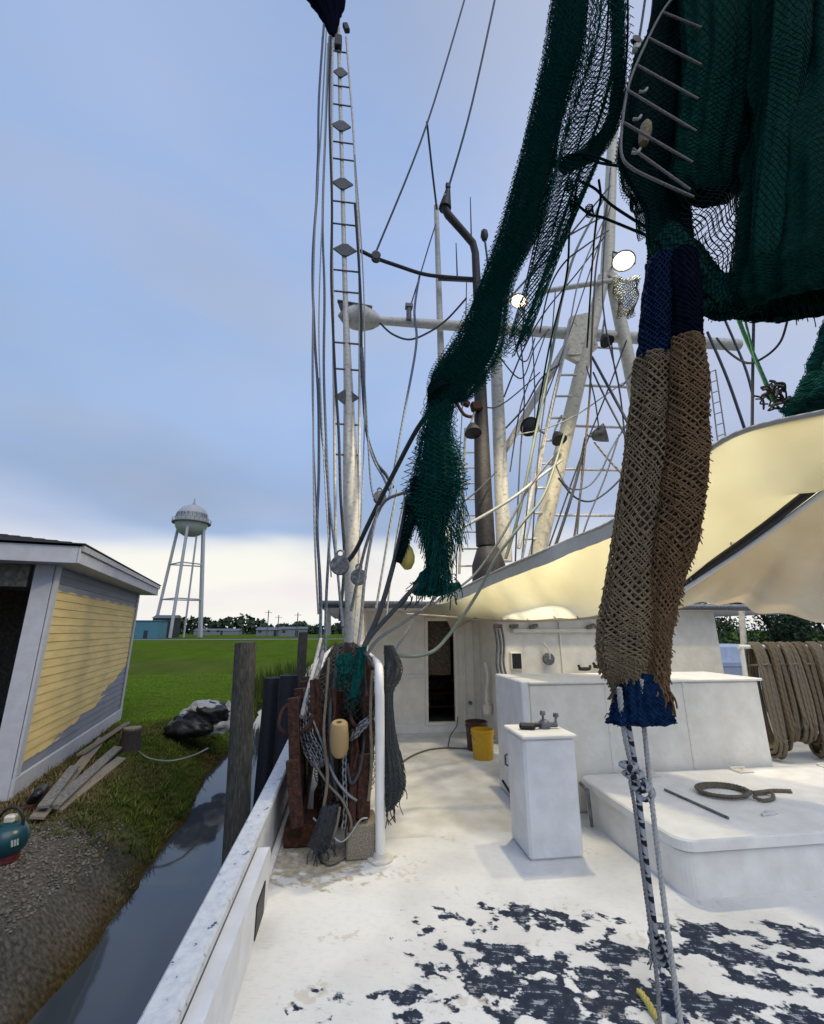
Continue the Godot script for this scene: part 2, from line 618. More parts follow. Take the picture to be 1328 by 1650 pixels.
# white deck paint, worn through to dark blue-black where gear is dragged over the stern
func make_deck_material() -> void:
	var x0 := -0.8
	var z0 := -4.3
	var w := 1536
	var h := 768
	var px := 5.4 / w
	var pz := 2.7 / h
	var im := Image.create(w, h, false, Image.FORMAT_RGB8)
	var n1 := FastNoiseLite.new()
	n1.seed = 5
	n1.frequency = 1.0
	n1.fractal_octaves = 5
	n1.fractal_gain = 0.55
	var n2 := FastNoiseLite.new()
	n2.seed = 15
	n2.frequency = 0.6
	n2.fractal_octaves = 3
	# where the wear lies: centre x, z, half length, half width, weight
	var spots := [[Vector3(0.681, 0.000, -3.203), 0.25, 0.07, 0.45], [Vector3(1.246, 0.000, -3.128), 0.32, 0.13, 0.8], [Vector3(0.747, -0.000, -2.767), 0.22, 0.12, 0.75], [Vector3(0.931, 0.000, -2.811), 0.25, 0.14, 0.9], [Vector3(0.909, 0.000, -2.581), 0.45, 0.16, 1], [Vector3(1.078, 0.000, -2.414), 0.35, 0.16, 0.95], [Vector3(1.162, 0.000, -2.780), 0.22, 0.1, 0.6], [Vector3(1.538, 0.000, -2.753), 0.25, 0.1, 0.8], [Vector3(1.446, 0.000, -2.509), 0.35, 0.16, 1], [Vector3(1.983, -0.000, -2.901), 0.3, 0.08, 0.7], [Vector3(2.271, -0.000, -2.862), 0.35, 0.07, 0.65], [Vector3(2.169, 0.000, -2.669), 0.3, 0.12, 0.95], [Vector3(2.649, 0.000, -2.757), 0.3, 0.12, 0.9], [Vector3(1.688, 0.000, -2.402), 0.25, 0.1, 0.8], [Vector3(1.999, 0.000, -2.291), 0.3, 0.1, 0.8], [Vector3(0.281, 0.000, -2.645), 0.12, 0.07, 0.62], [Vector3(0.469, 0.000, -2.678), 0.22, 0.15, 0.36], [Vector3(0.405, 0.000, -2.487), 0.2, 0.08, 0.6], [Vector3(2.281, 0.000, -2.398), 0.2, 0.08, 0.7], [Vector3(0.326, 0.000, -2.780), 0.2, 0.15, 0.28], [Vector3(0.663, -0.000, -2.969), 0.3, 0.15, 0.5], [Vector3(-0.071, 0.000, -2.637), 0.15, 0.1, 0.24], [Vector3(2.131, 0.000, -2.518), 0.16, 0.08, 0.8], [Vector3(1.318, 0.000, -2.565), 0.25, 0.15, 0.8]]
	for y in h:
		var z := z0 + (y + 0.5) * pz
		for x in w:
			var wx := x0 + (x + 0.5) * px
			var k := 0.0
			for s in spots:
				var dx: float = wx - s[0].x
				var dz: float = z - s[0].z
				if absf(dx) > 1.2: continue
				var al: float = (dx * 0.93 + dz * 0.36) / s[1]
				var ac: float = (dz * 0.93 - dx * 0.36) / s[2]
				k = maxf(k, s[3] * (1.0 - (al * al + ac * ac) * 0.5))
			var q := n1.get_noise_2d(wx * 5.0 + z * 1.2, z * 6.6 - wx * 2.4) + 0.25 * n1.get_noise_2d(wx * 1.7 + 9.0, z * 2.4) + 0.16 * n1.get_noise_2d(wx * 22.0, z * 26.0 + 7.0)
			var base := Color(0.848, 0.845, 0.832)
			var soil := n2.get_noise_2d(wx * 2.0, z * 2.0)
			var sp := n1.get_noise_2d(wx * 14.0 + 40.0, z * 14.0)
			base = base * (1.0 - 0.10 * clampf(soil + 0.2, 0, 1) - 0.04 * clampf(sp, 0, 1))
			# bare dark coat, then a lip of grey undercoat, then scuffed white
			var wear := k + q * 1.05 if k > 0.05 else 0.0
			var scuff := n1.get_noise_2d(wx * 5.0 + z * 2.0 + 60.0, z * 60.0 - wx * 16.0)
			if wear > 0.60:
				base = Color(0.115, 0.15, 0.215).lerp(Color(0.22, 0.25, 0.31), clampf(0.5 + sp * 1.3, 0, 1) * 0.7)
				if sp + scuff > 0.42: base = Color(0.55, 0.57, 0.60)
			elif wear > 0.565:
				base = Color(0.42, 0.45, 0.50).lerp(Color(0.62, 0.63, 0.65), clampf(0.5 + sp, 0, 1))
			elif wear > 0.46:
				base = base.lerp(Color(0.66, 0.66, 0.66), 0.35 + 0.3 * sp)
			if scuff > 0.42:
				base = base.lerp(Color(0.52, 0.50, 0.47), 0.14)
			var weep := n2.get_noise_2d(wx * 3.0 + 30.0, z * 3.0) + 0.6 * sp
			if weep > 0.58:
				base = base.lerp(Color(0.62, 0.52, 0.40), clampf((weep - 0.58) * 2.0, 0.0, 0.22))
			# rust stain and painted-in shade under the rack of iron doors, with ragged outlines
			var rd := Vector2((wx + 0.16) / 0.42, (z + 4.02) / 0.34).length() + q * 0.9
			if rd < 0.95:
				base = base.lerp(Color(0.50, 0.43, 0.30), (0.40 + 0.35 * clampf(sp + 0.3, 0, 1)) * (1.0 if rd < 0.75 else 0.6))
			im.set_pixel(x, y, base)
	var m := StandardMaterial3D.new()
	m.albedo_texture = ImageTexture.create_from_image(im)
	m.texture_repeat = false
	m.roughness = 0.7
	m.metallic_specular = 0.3
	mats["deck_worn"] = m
	var m2 := mat("deck_paint", 0.735, 0.728, 0.70, 0.65, noise_tex(0.008, Color(0.82, 0.81, 0.78), Color.WHITE, 91, FastNoiseLite.TYPE_SIMPLEX_SMOOTH, 5), 0.5)
	m2.uv1_world_triplanar = true


# yellow paint brushed over grey boards, stopping short in steps
func make_shed_material() -> void:
	var im := Image.create(512, 256, false, Image.FORMAT_RGB8)
	var f := FastNoiseLite.new()
	f.seed = 4
	f.frequency = 0.02
	f.fractal_octaves = 4
	for y in 256:
		var h := 1.0 - (y + 0.5) / 256.0
		for x in 512:
			var s := (x + 0.5) / 512.0
			var row := floorf(h * 16.0)
			var step := 0.035 + 0.37 * pow(s, 2.1) + 0.022 * sin(row * 2.4) + 0.015 * f.get_noise_2d(x * 1.5, row * 40.0)
			if s > 0.93: step += 0.05 * sin(row * 1.9)
			var n := f.get_noise_2d(x * 0.6, y * 3.0)
			var c := Color(0.86, 0.76, 0.50) * (1.0 + 0.08 * n)
			if h > 0.875 + 0.004 * sin(x * 0.1) or h < step:
				c = Color(0.50, 0.515, 0.56) * (1.0 + 0.07 * n)
			im.set_pixel(x, y, c)
	var m := StandardMaterial3D.new()
	m.albedo_texture = ImageTexture.create_from_image(im)
	m.texture_repeat = false
	m.roughness = 0.7
	mats["shed_boards"] = m


const LAND := -0.5
const WATER := -1.25


func canal_edge(z: float) -> float:
	return -1.92 + 0.070 * (z + 5.0) * (1.0 if z > -20.0 else 0.0) - (1.05 if z <= -20.0 else 0.0) + 0.22 * fn.get_noise_1d(z * 22.0) + 0.07 * fn.get_noise_1d(z * 110.0 + 50.0)


func land_height(x: float, z: float) -> float:
	var e := canal_edge(z)
	var bank := smoothstep(e + 0.9, e - 1.5, x)
	var h := lerpf(-2.3, LAND, bank)
	if x > 8.0:
		h = lerpf(-2.3, LAND + 0.3, smoothstep(17.0, 19.0, x))
	h = lerpf(h, LAND, smoothstep(-95.0, -110.0, z))
	if absf(x) < 14.0 and z > -24.0 and z < 4.0 and bank > 0.3:
		h += 0.035 * fn.get_noise_2d(x * 60.0, z * 60.0) + 0.015 * fn.get_noise_2d(x * 300.0, z * 300.0)
	return h


func zone_color(x: float, z: float) -> Color:
	var n := fn.get_noise_2d(x * 40.0, z * 40.0)
	var n2 := fn.get_noise_2d(x * 130.0 + 30.0, z * 130.0)
	var big := fn.get_noise_2d(x * 5.0 + 300.0, z * 7.0)
	var streak := fn.get_noise_2d(x * 9.0, z * 60.0 + 90.0)
	var lawn := Color(0.18, 0.30, 0.032).lerp(Color(0.20, 0.24, 0.06), clampf(0.15 + big * 1.4 + streak * 0.5, 0, 0.8)) * (1.0 + 0.30 * n)
	var weeds := Color(0.075, 0.085, 0.022) * (1.0 + 0.5 * n)
	var straw := Color(0.125, 0.098, 0.055) * (1.0 + 0.4 * n2)
	var gravel := Color(0.175, 0.160, 0.145) * (1.0 + 0.35 * n2)
	var c := straw.lerp(weeds, clampf(0.35 + n * 1.2 + n2 * 0.5 + smoothstep(-6.0, -9.0, z) * 0.35 + smoothstep(-4.5, -2.6, x) * 0.25, 0, 1))
	c = c.lerp(gravel, smoothstep(-7.4, -6.2, z + n * 0.8 + (x + 2.6) * 0.25))
	c = c.lerp(lawn, smoothstep(-12.0, -13.6, z + n * 1.2))
	c = c.lerp(Color(0.095, 0.072, 0.034), smoothstep(-1.02 - 0.12 * n, -1.2, land_height(x, z)))
	return c


func build_ground() -> void:
	var xs := PackedFloat32Array()
	var zs := PackedFloat32Array()
	for q in [[-3000.0, -600.0, 4], [-600.0, -100.0, 10], [-100.0, -24.0, 16], [-24.0, -8.0, 24], [-8.0, 0.0, 54], [0.0, 20.0, 12], [20.0, 200.0, 10], [200.0, 3000.0, 5]]:
		for k in int(q[2]): xs.append(lerpf(q[0], q[1], float(k) / q[2]))
	xs.append(3000.0)
	for q in [[-4000.0, -600.0, 5], [-600.0, -120.0, 10], [-120.0, -90.0, 6], [-90.0, -24.0, 24], [-24.0, -2.0, 110], [-2.0, 30.0, 10], [30.0, 600.0, 4]]:
		for k in int(q[2]): zs.append(lerpf(q[0], q[1], float(k) / q[2]))
	zs.append(600.0)
	var s := Shape.new()
	var nx := xs.size() - 1
	var nz := zs.size() - 1
	s.sheet(nx, nz, func(u: float, w: float) -> Vector3:
		var x := xs[roundi(u * nx)]
		var z := zs[roundi(w * nz)]
		return Vector3(x, land_height(x, z), z))
	for k in s.v.size():
		s.c[k] = zone_color(s.v[k].x, s.v[k].z)
	struct("ground", s, "ground")
	s = Shape.new()
	s.quad(Vector3(-6, WATER, 40), Vector3(19, WATER, 40), Vector3(19, WATER, -112), Vector3(-6, WATER, -112), Vector3.UP)
	struct("water", s, "water")
	# pale road along the far side of the field
	s = Shape.new()
	s.quad(Vector3(-260, LAND + 0.06, -96), Vector3(60, LAND + 0.06, -116), Vector3(60, LAND + 0.06, -124), Vector3(-260, LAND + 0.06, -104), Vector3.UP)
	struct("road", s, "far_pale")

	# grass and weeds: nobody could count them
	var g := RandomNumberGenerator.new()
	g.seed = 17
	var tuft := Shape.new()
	for k in 7:
		var an := TAU * k / 7 + g.randf() * 0.6
		var d := Vector3(cos(an), 0, sin(an))
		var side := d.cross(Vector3.UP) * 0.006
		var root := d * g.randf() * 0.03
		var lean := g.randf_range(0.02, 0.09)
		var tall := g.randf_range(0.6, 1.0)
		var m := root + d * lean * 0.4 + Vector3.UP * 0.06 * tall
		var tip := root + d * lean * 1.4 + Vector3.UP * 0.11 * tall
		tuft.quad(root - side, root + side, m + side * 0.8, m - side * 0.8)
		tuft.tri(m - side * 0.8, m + side * 0.8, tip)
	var where: Array[Transform3D] = []
	var tint := PackedColorArray()
	while where.size() < 46000:
		var z := -3.4 - pow(g.randf(), 1.6) * 22.0
		var x := canal_edge(z) - 0.25 - pow(g.randf(), 1.3) * 9.0
		var n := fn.get_noise_2d(x * 40.0, z * 40.0)
		var stony := smoothstep(-7.4, -6.0, z + n * 0.8 + (x + 2.6) * 0.25)
		if g.randf() < stony * 0.985 or land_height(x, z) < WATER + 0.03:
			continue
		var lawn := smoothstep(-12.0, -13.6, z + n * 1.2)
		var sc := g.randf_range(0.5, 1.2) * lerpf(0.85, 0.7, lawn)
		if g.randf() < 0.04 * (1.0 - lawn): sc *= 2.0
		where.append(Transform3D(Basis(Vector3.UP, g.randf() * TAU).scaled(Vector3(sc, sc * g.randf_range(0.5, 1.1), sc)), Vector3(x, land_height(x, z) - 0.01, z)))
		var dry := clampf(0.5 + g.randf_range(-0.4, 0.4) - n * 1.3 - smoothstep(-7.0, -10.0, z) * 0.25, 0, 1)
		var c := Color(0.070, 0.105, 0.020).lerp(Color(0.17, 0.13, 0.065), dry)
		c = c.lerp(Color(0.185, 0.30, 0.034).lerp(Color(0.20, 0.24, 0.06), clampf(0.15 + n, 0, 0.7)), lawn) * g.randf_range(0.7, 1.25)
		tint.append(c)
	multi("grass", tuft, where, tint, "grass", "short green and straw coloured grass on the bank and field", "grass")
	# gravel at the near bank
	var stone := Shape.new()
	stone.sheet(6, 4, func(u: float, w: float) -> Vector3:
		var a := u * TAU
		var b := (w - 0.5) * PI
		return Vector3(cos(a) * cos(b) * 0.022, sin(b) * 0.012, sin(a) * cos(b) * 0.017))
	where = []
	tint = PackedColorArray()
	while where.size() < 8000:
		var z := -3.2 - g.randf() * 4.6
		var x := canal_edge(z) + 0.1 - g.randf() * 4.0
		var n := fn.get_noise_2d(x * 40.0, z * 40.0)
		if g.randf() > smoothstep(-7.6, -6.2, z + n * 0.8 + (x + 2.6) * 0.25):
			continue
		if land_height(x, z) < WATER + 0.38 + 0.2 * n:
			continue
		var sc := g.randf_range(0.3, 1.1)
		where.append(Transform3D(Basis(Vector3(g.randf() - 0.5, 1, g.randf() - 0.5).normalized(), g.randf() * TAU).scaled(Vector3(sc, sc * g.randf_range(0.6, 1.2), sc)), Vector3(x, land_height(x, z) + 0.003, z)))
		var t := g.randf_range(0.11, 0.18)
		tint.append(Color(t * 1.05, t * 0.96, t * 0.86))
	multi("gravel", stone, where, tint, "grass", "grey brown gravel on the bank beside the water", "gravel")


func multi(called: String, s: Shape, where: Array[Transform3D], tint: PackedColorArray, m: String, label := "", cat := "", parent: Node = self) -> MultiMeshInstance3D:
	var mm := MultiMesh.new()
	mm.transform_format = MultiMesh.TRANSFORM_3D
	mm.use_colors = true
	mm.mesh = s.mesh()
	mm.instance_count = where.size()
	for k in where.size():
		mm.set_instance_transform(k, where[k])
		mm.set_instance_color(k, tint[k])
	var o := MultiMeshInstance3D.new()
	o.name = numbered(called) if parent == self else called
	o.multimesh = mm
	o.material_override = mats[m]
	parent.add_child(o, true)
	tag(o, label, cat, "", "stuff")
	return o


func build_far() -> void:
	# water tower
	var at := Vector3(-52.956, -0.099, -150.000)
	at.y = LAND
	var t := thing("water_tower", "pale water tower on tall slanting legs beyond the field", "water tower", at)
	var s := Shape.new()
	var prof := PackedVector2Array([Vector2(0, 31.6), Vector2(2.1, 31.9), Vector2(3.7, 32.9), Vector2(4.7, 34.6), Vector2(5.0, 36.0), Vector2(5.0, 37.6), Vector2(4.6, 39.4), Vector2(3.5, 41.0), Vector2(2.0, 41.9), Vector2(0.6, 42.3), Vector2(0, 42.3)])
	s.lathe(prof, 28)
	var tank := obj("tank", s, "tower_white", t)
	# lettering round the tank, too far away to read
	s = Shape.new()
	var g := RandomNumberGenerator.new()
	g.seed = 5
	for k in 13:
		var a0 := 0.15 + k * 0.215
		for bit in 3:
			var wd := g.randf_range(0.02, 0.055)
			var aa := a0 + bit * 0.055
			var y0 := 37.7 + (0.0 if bit != 1 else g.randf_range(0.0, 0.9))
			var y1 := 39.1 - (0.0 if bit != 1 else g.randf_range(0.0, 0.4))
			var q := func(a: float, y: float) -> Vector3:
				return Vector3(cos(a), 0, sin(a)) * (lerpf(5.0, 4.6, clampf((y - 37.6) / 1.8, 0, 1)) + 0.06) + Vector3.UP * y
			s.quad(q.call(aa, y0), q.call(aa + wd, y0), q.call(aa + wd, y1), q.call(aa, y1))
	obj("lettering", s, "tower_mark", tank)
	s = Shape.new()
	s.lathe(PackedVector2Array([Vector2(4.9, 36.0), Vector2(5.9, 35.9), Vector2(5.9, 36.1), Vector2(4.9, 36.25)]), 28)
	for k in 28:
		var a := TAU * k / 28
		var b := TAU * (k + 1) / 28
		var p := Vector3(cos(a) * 5.85, 36.1, sin(a) * 5.85)
		var q := Vector3(cos(b) * 5.85, 36.1, sin(b) * 5.85)
		s.cord(p, p + Vector3.UP * 1.1, 0.06)
		s.cord(p + Vector3.UP * 1.1, q + Vector3.UP * 1.1, 0.06)
	obj("balcony", s, "grey_steel", t)
	s = Shape.new()
	s.tube(PackedVector3Array([Vector3(0, 42.2, 0), Vector3(0, 43.0, 0), Vector3(0, 44.6, 0)]), PackedFloat32Array([0.7, 0.35, 0.1]), 8)
	obj("finial", s, "tower_white", t)
	var az := [188.0, 84.0, 8.0, 310.0]
	var foot := []
	for a in az:
		var d := Vector3(cos(deg_to_rad(a)), 0, sin(deg_to_rad(a)))
		foot.append(d)
		s = Shape.new()
		s.tube(PackedVector3Array([d * 7.5 + Vector3.UP * 0.0, d * 4.3 + Vector3.UP * 34.0]), 0.46, 10)
		obj("leg", s, "tower_white", t)
	for lev in [11.5, 22.5]:
		for k in 4:
			var r := lerpf(7.5, 4.3, lev / 34.0)
			s = Shape.new()
			s.tube(PackedVector3Array([foot[k] * r + Vector3.UP * lev, foot[(k + 1) % 4] * r + Vector3.UP * lev]), 0.22, 6)
			obj("strut", s, "tower_white", t)
	s = Shape.new()
	s.tube(PackedVector3Array([Vector3(2.2, 0, 0.5), Vector3(2.2, 32.0, 0.5)]), 0.3, 8)
	obj("riser_pipe", s, "tower_white", t)

	# low buildings at the foot of the tower
	far_house("utility_building", "blue green flat utility building left of the water tower", Vector3(-54.287, -0.030, -132.000), Vector3(7.6, 4.6, 6.0), "teal_shed", 0.0)
	far_house("storage_building", "small dark shed between the legs of the water tower", Vector3(-54.867, -0.045, -146.000), Vector3(6.2, 5.6, 5.0), "dark_shed", 0.8)
	far_house("long_low_house", "long low grey house at the far edge of the field", Vector3(-62.562, -0.233, -230.000), Vector3(20.0, 1.9, 8.0), "far_pale", 0.8)
	far_house("pale_house", "pale low house among the distant trees right of the piling", Vector3(-29.140, -0.290, -180.000), Vector3(11.0, 2.2, 8.0), "far_pale", 0.9)
	far_house("far_trailer", "white trailer house farther right along the tree line", Vector3(-20.152, -0.190, -170.000), Vector3(9.0, 2.6, 4.0), "far_pale", 0.6)

	# distant wood, one mass
	s = Shape.new()
	g.seed = 9
	for k in 5200:
		var x := g.randf_range(-230.0, 40.0)
		var top := 6.6 + 2.2 * sin(x * 0.07) + 1.6 * sin(x * 0.21 + 1.0) + 1.0 * sin(x * 0.63)
		var y := LAND + g.randf() * top
		var p := Vector3(x, y, -250.0 - g.randf() * 14.0 + x * 0.05)
		var u := Vector3(g.randf_range(-1, 1), g.randf_range(-1, 1), g.randf_range(-1, 1)).normalized() * g.randf_range(0.6, 1.5)
		var w := u.cross(Vector3(g.randf() - 0.5, g.randf() - 0.5, g.randf() - 0.5)).normalized() * g.randf_range(0.6, 1.3)
		s.quad(p - u - w, p + u - w * 0.6, p + u * 0.7 + w, p - u * 0.8 + w * 0.7)
	tag(obj("distant_wood", s, "far_leaf"), "dark line of distant woods beyond the field", "woods", "", "stuff")
	# utility poles
	var lab := ["tallest utility pole with crossarm, right above the far tree line", "utility pole near the middle of the far tree line", "utility pole farthest right beside the boat rigging"]
	var px := [Vector3(-28.799, -0.121, -165.000), Vector3(-26.776, -0.237, -175.000), Vector3(-18.146, -0.080, -160.000)]
	for k in 3:
		var p: Vector3 = px[k]
		p.y = LAND
		var h: float = [9.0, 7.6, 8.0][k]
		t = thing("utility_pole", lab[k], "utility pole", p, "utility poles beyond the field")
		s = Shape.new()
		s.tube(PackedVector3Array([Vector3.ZERO, Vector3.UP * h]), 0.16, 6)
		obj("pole", s, "far_pole", t)
		s = Shape.new()
		s.box(Vector3(0, h - 0.8, 0), Vector3(2.4, 0.14, 0.12))
		obj("crossarm", s, "far_pole", t)


func far_house(called: String, label: String, at: Vector3, size: Vector3, m: String, ridge: float) -> void:
	at.y = LAND
	var t := thing(called, label, "building", at)
	var s := Shape.new()
	s.box(Vector3(0, size.y * 0.5, 0), size, Basis(), 0.02)
	obj("wall", s, m, t)
	s = Shape.new()
	var hx := size.x * 0.5 + 0.3
	var hz := size.z * 0.5 + 0.3
	var y := size.y + 0.02
	s.quad(Vector3(-hx, y, hz), Vector3(hx, y, hz), Vector3(hx, y + ridge + 0.15, 0), Vector3(-hx, y + ridge + 0.15, 0), Vector3.UP)
	s.quad(Vector3(-hx, y, -hz), Vector3(hx, y, -hz), Vector3(hx, y + ridge + 0.15, 0), Vector3(-hx, y + ridge + 0.15, 0), Vector3.UP)
	for e in [-hx, hx]:
		s.tri(Vector3(e, y, hz), Vector3(e, y, -hz), Vector3(e, y + ridge + 0.15, 0))
	obj("roof", s, "grey_steel" if ridge > 0.5 else m, t)
	s = Shape.new()
	s.box(Vector3(size.x * 0.12, 1.05, size.z * 0.5 + 0.02), Vector3(1.0, 2.1, 0.08))
	obj("door", s, "dark_shed" if m != "dark_shed" else "far_pale", t)
	for k in maxi(1, int(size.x / 6.0)):
		s = Shape.new()
		s.box(Vector3(-size.x * 0.38 + k * 4.2, 1.7, size.z * 0.5 + 0.02), Vector3(1.2, 0.9, 0.06))
		obj("window", s, "dark_shed" if m != "dark_shed" else "far_pale", t)


func build_shed() -> void:
	var n := Vector3(-4.483, -0.500, -7.374)
	var f := Vector3(-5.773, -0.500, -13.100)
	var a := (f - n).normalized()
	var b := Vector3(a.z, 0, -a.x)          # away from the canal
	if b.x > 0.0: b = -b
	var ln := n.distance_to(f)
	var t := thing("yellow_shed", "yellow shed with half painted clapboards and white trim by the canal", "shed", n)
	var wall_h := 3.15
	var depth := 6.0
	var up := Vector3.UP
	var base := 0.28
	# clapboards of the canal side
	var rows := 23
	for k in rows:
		var y0 := base + (wall_h - base) * k / rows
		var y1 := base + (wall_h - base) * (k + 1) / rows + 0.015
		var s := Shape.new()
		var v0 := 1.0 - (y0 - base) / (wall_h - base)
		var v1 := 1.0 - (y1 - base) / (wall_h - base)
		var out := -b
		var lo := out * 0.026
		var hi := out * 0.010
		var e0 := a * 0.05
		var e1 := a * (ln - 0.05)
		s.quad(e0 + up * y0 + lo, e1 + up * y0 + lo, e1 + up * y1 + hi, e0 + up * y1 + hi, out, Rect2(0.01, v0, 0.98, v1 - v0))
		s.quad(e0 + up * y0 + lo, e1 + up * y0 + lo, e1 + up * y0, e0 + up * y0, -up, Rect2(0.01, v0, 0.98, -0.002))
		s.quad(e0 + up * y0, e1 + up * y0, e1 + up * y1, e0 + up * y1, b, Rect2(0.01, v0, 0.98, v1 - v0))
		obj("clapboard", s, "shed_boards", t)
	var s := Shape.new()
	# the body behind: far end, back and front jambs as thick walls
	var bs := Basis(a, up, -b)
	s.box(a * (ln - 0.08) + b * depth * 0.5 + up * wall_h * 0.5, Vector3(0.14, wall_h, depth - 0.02), Basis(a, up, a.cross(up)), 0.0)
	s.box(a * ln * 0.5 + b * depth + up * wall_h * 0.5, Vector3(ln - 0.3, wall_h, 0.14), bs, 0.0)
	s.box(a * ln * 0.5 + b * 0.07 + up * (wall_h * 0.5 - 0.01), Vector3(ln - 0.3, wall_h - 0.04, 0.10), bs, 0.0)
	s.box(a * 0.06 + b * (depth * 0.5 + 2.2) + up * wall_h * 0.5, Vector3(0.12, wall_h, depth - 4.6), Basis(a, up, a.cross(up)), 0.0)
	s.box(a * 0.06 + b * 1.9 + up * (wall_h - 0.16), Vector3(0.12, 0.34, 3.2), Basis(a, up, a.cross(up)), 0.0)
	obj("inner_wall", s, "plain_boards", t)
	s = Shape.new()
	s.box(a * ln * 0.5 + b * depth * 0.5 + up * 0.16, Vector3(ln - 0.2, 0.1, depth - 0.2), bs, 0.0)
	obj("floor", s, "plain_boards", t)
	# shelves along the back wall of the open shed
	for k in 3:
		s = Shape.new()
		s.box(a * ln * 0.5 + b * (depth - 0.35) + up * (0.7 + 0.7 * k), Vector3(ln - 0.6, 0.04, 0.5), bs, 0.005)
		obj("shelf", s, "old_wood", t)
	# door leaf, folded back against the inside of the canal wall
	s = Shape.new()
	s.box(a * 1.75 + b * 0.22 + up * (wall_h * 0.5 - 0.1), Vector3(3.0, wall_h - 0.6, 0.05), bs, 0.004)
	var door := obj("door", s, "plain_boards", t)
	s = Shape.new()
	s.bar(a * 3.0 + b * 0.27 + up * 1.1, a * 3.0 + b * 0.27 + up * 1.35, 0.03, 0.03)
	obj("handle", s, "galvanised", door)
	for q in [[-0.02, 0.10], [0.12, -0.05]]:
		s = Shape.new()
		if q[0] < 0.0:
			s.box(a * -0.02 + b * 0.10 + up * (wall_h * 0.5), Vector3(0.05, wall_h, 0.24), Basis(a, up, a.cross(up)), 0.005)
		else:
			s.box(a * 0.04 + b * -0.045 + up * (wall_h * 0.5), Vector3(0.17, wall_h, 0.03), bs, 0.005)
		obj("corner_board", s, "trim", t)
	s = Shape.new()
	s.box(a * (ln - 0.05) + b * -0.045 + up * (wall_h * 0.5), Vector3(0.14, wall_h, 0.03), bs, 0.005)
	obj("corner_board", s, "trim", t)
	s = Shape.new()
	s.box(a * ln * 0.5 + b * -0.03 + up * 0.13, Vector3(ln + 0.06, 0.27, 0.07), bs, 0.008)
	obj("skirt_board", s, "trim", t)
	# roof: low hip with wide boxed eaves
	var o := 0.42
	var c := [a * -o + b * -o, a * (ln + o) + b * -o, a * (ln + o) + b * (depth + o), a * -o + b * (depth + o)]
	s = Shape.new()
	s.quad(c[0] + up * wall_h, c[1] + up * wall_h, c[2] + up * wall_h, c[3] + up * wall_h, -up)
	obj("soffit", s, "trim", t)
	for k in 4:
		s = Shape.new()
		var p: Vector3 = c[k]
		var q: Vector3 = c[(k + 1) % 4]
		var inw: Vector3 = (c[2] + c[0]) * 0.5 - (p + q) * 0.5
		inw = inw.normalized()
		s.bar(p + up * (wall_h + 0.12) + inw * 0.02 + (q - p).normalized() * 0.021 * (k % 2), q + up * (wall_h + 0.12) + inw * 0.02 - (q - p).normalized() * 0.021 * (k % 2), 0.04, 0.25)
		obj("fascia", s, "trim", t)
		if k == 0:
			s = Shape.new()
			s.bar(p + up * (wall_h + 0.215) - inw * 0.02, q + up * (wall_h + 0.215) - inw * 0.02, 0.035, 0.09)
			obj("drip_edge", s, "white_plastic", t)
	s = Shape.new()
	var r0 := a * 2.6 + b * depth * 0.5 + up * (wall_h + 0.95)
	var r1 := a * (ln - 2.6) + b * depth * 0.5 + up * (wall_h + 0.95)
	var e := up * (wall_h + 0.27)
	var ov := 0.05
	var d := [c[0] + (a + b) * -ov, c[1] + (a - b) * ov, c[2] + (a + b) * ov, c[3] + (b - a) * ov]
	# shingle courses on each slope
	var slopes := [[d[0], d[1], r1, r0], [d[1], d[2], r1, r1], [d[2], d[3], r0, r1], [d[3], d[0], r0, r0]]
	for sl in slopes:
		for k in 14:
			var f0 := k / 14.0
			var f1 := (k + 1.25) / 14.0
			var l0: Vector3 = (sl[0] + e).lerp(sl[3], f0) + up * 0.016
			var l1: Vector3 = (sl[1] + e).lerp(sl[2], f0) + up * 0.016
			var h0: Vector3 = (sl[0] + e).lerp(sl[3], minf(f1, 1.0))
			var h1: Vector3 = (sl[1] + e).lerp(sl[2], minf(f1, 1.0))
			s.quad(l0, l1, h1, h0, up)
			s.quad(l0, l1, l1 - up * 0.016, l0 - up * 0.016)
	obj("roof", s, "shingle", t)


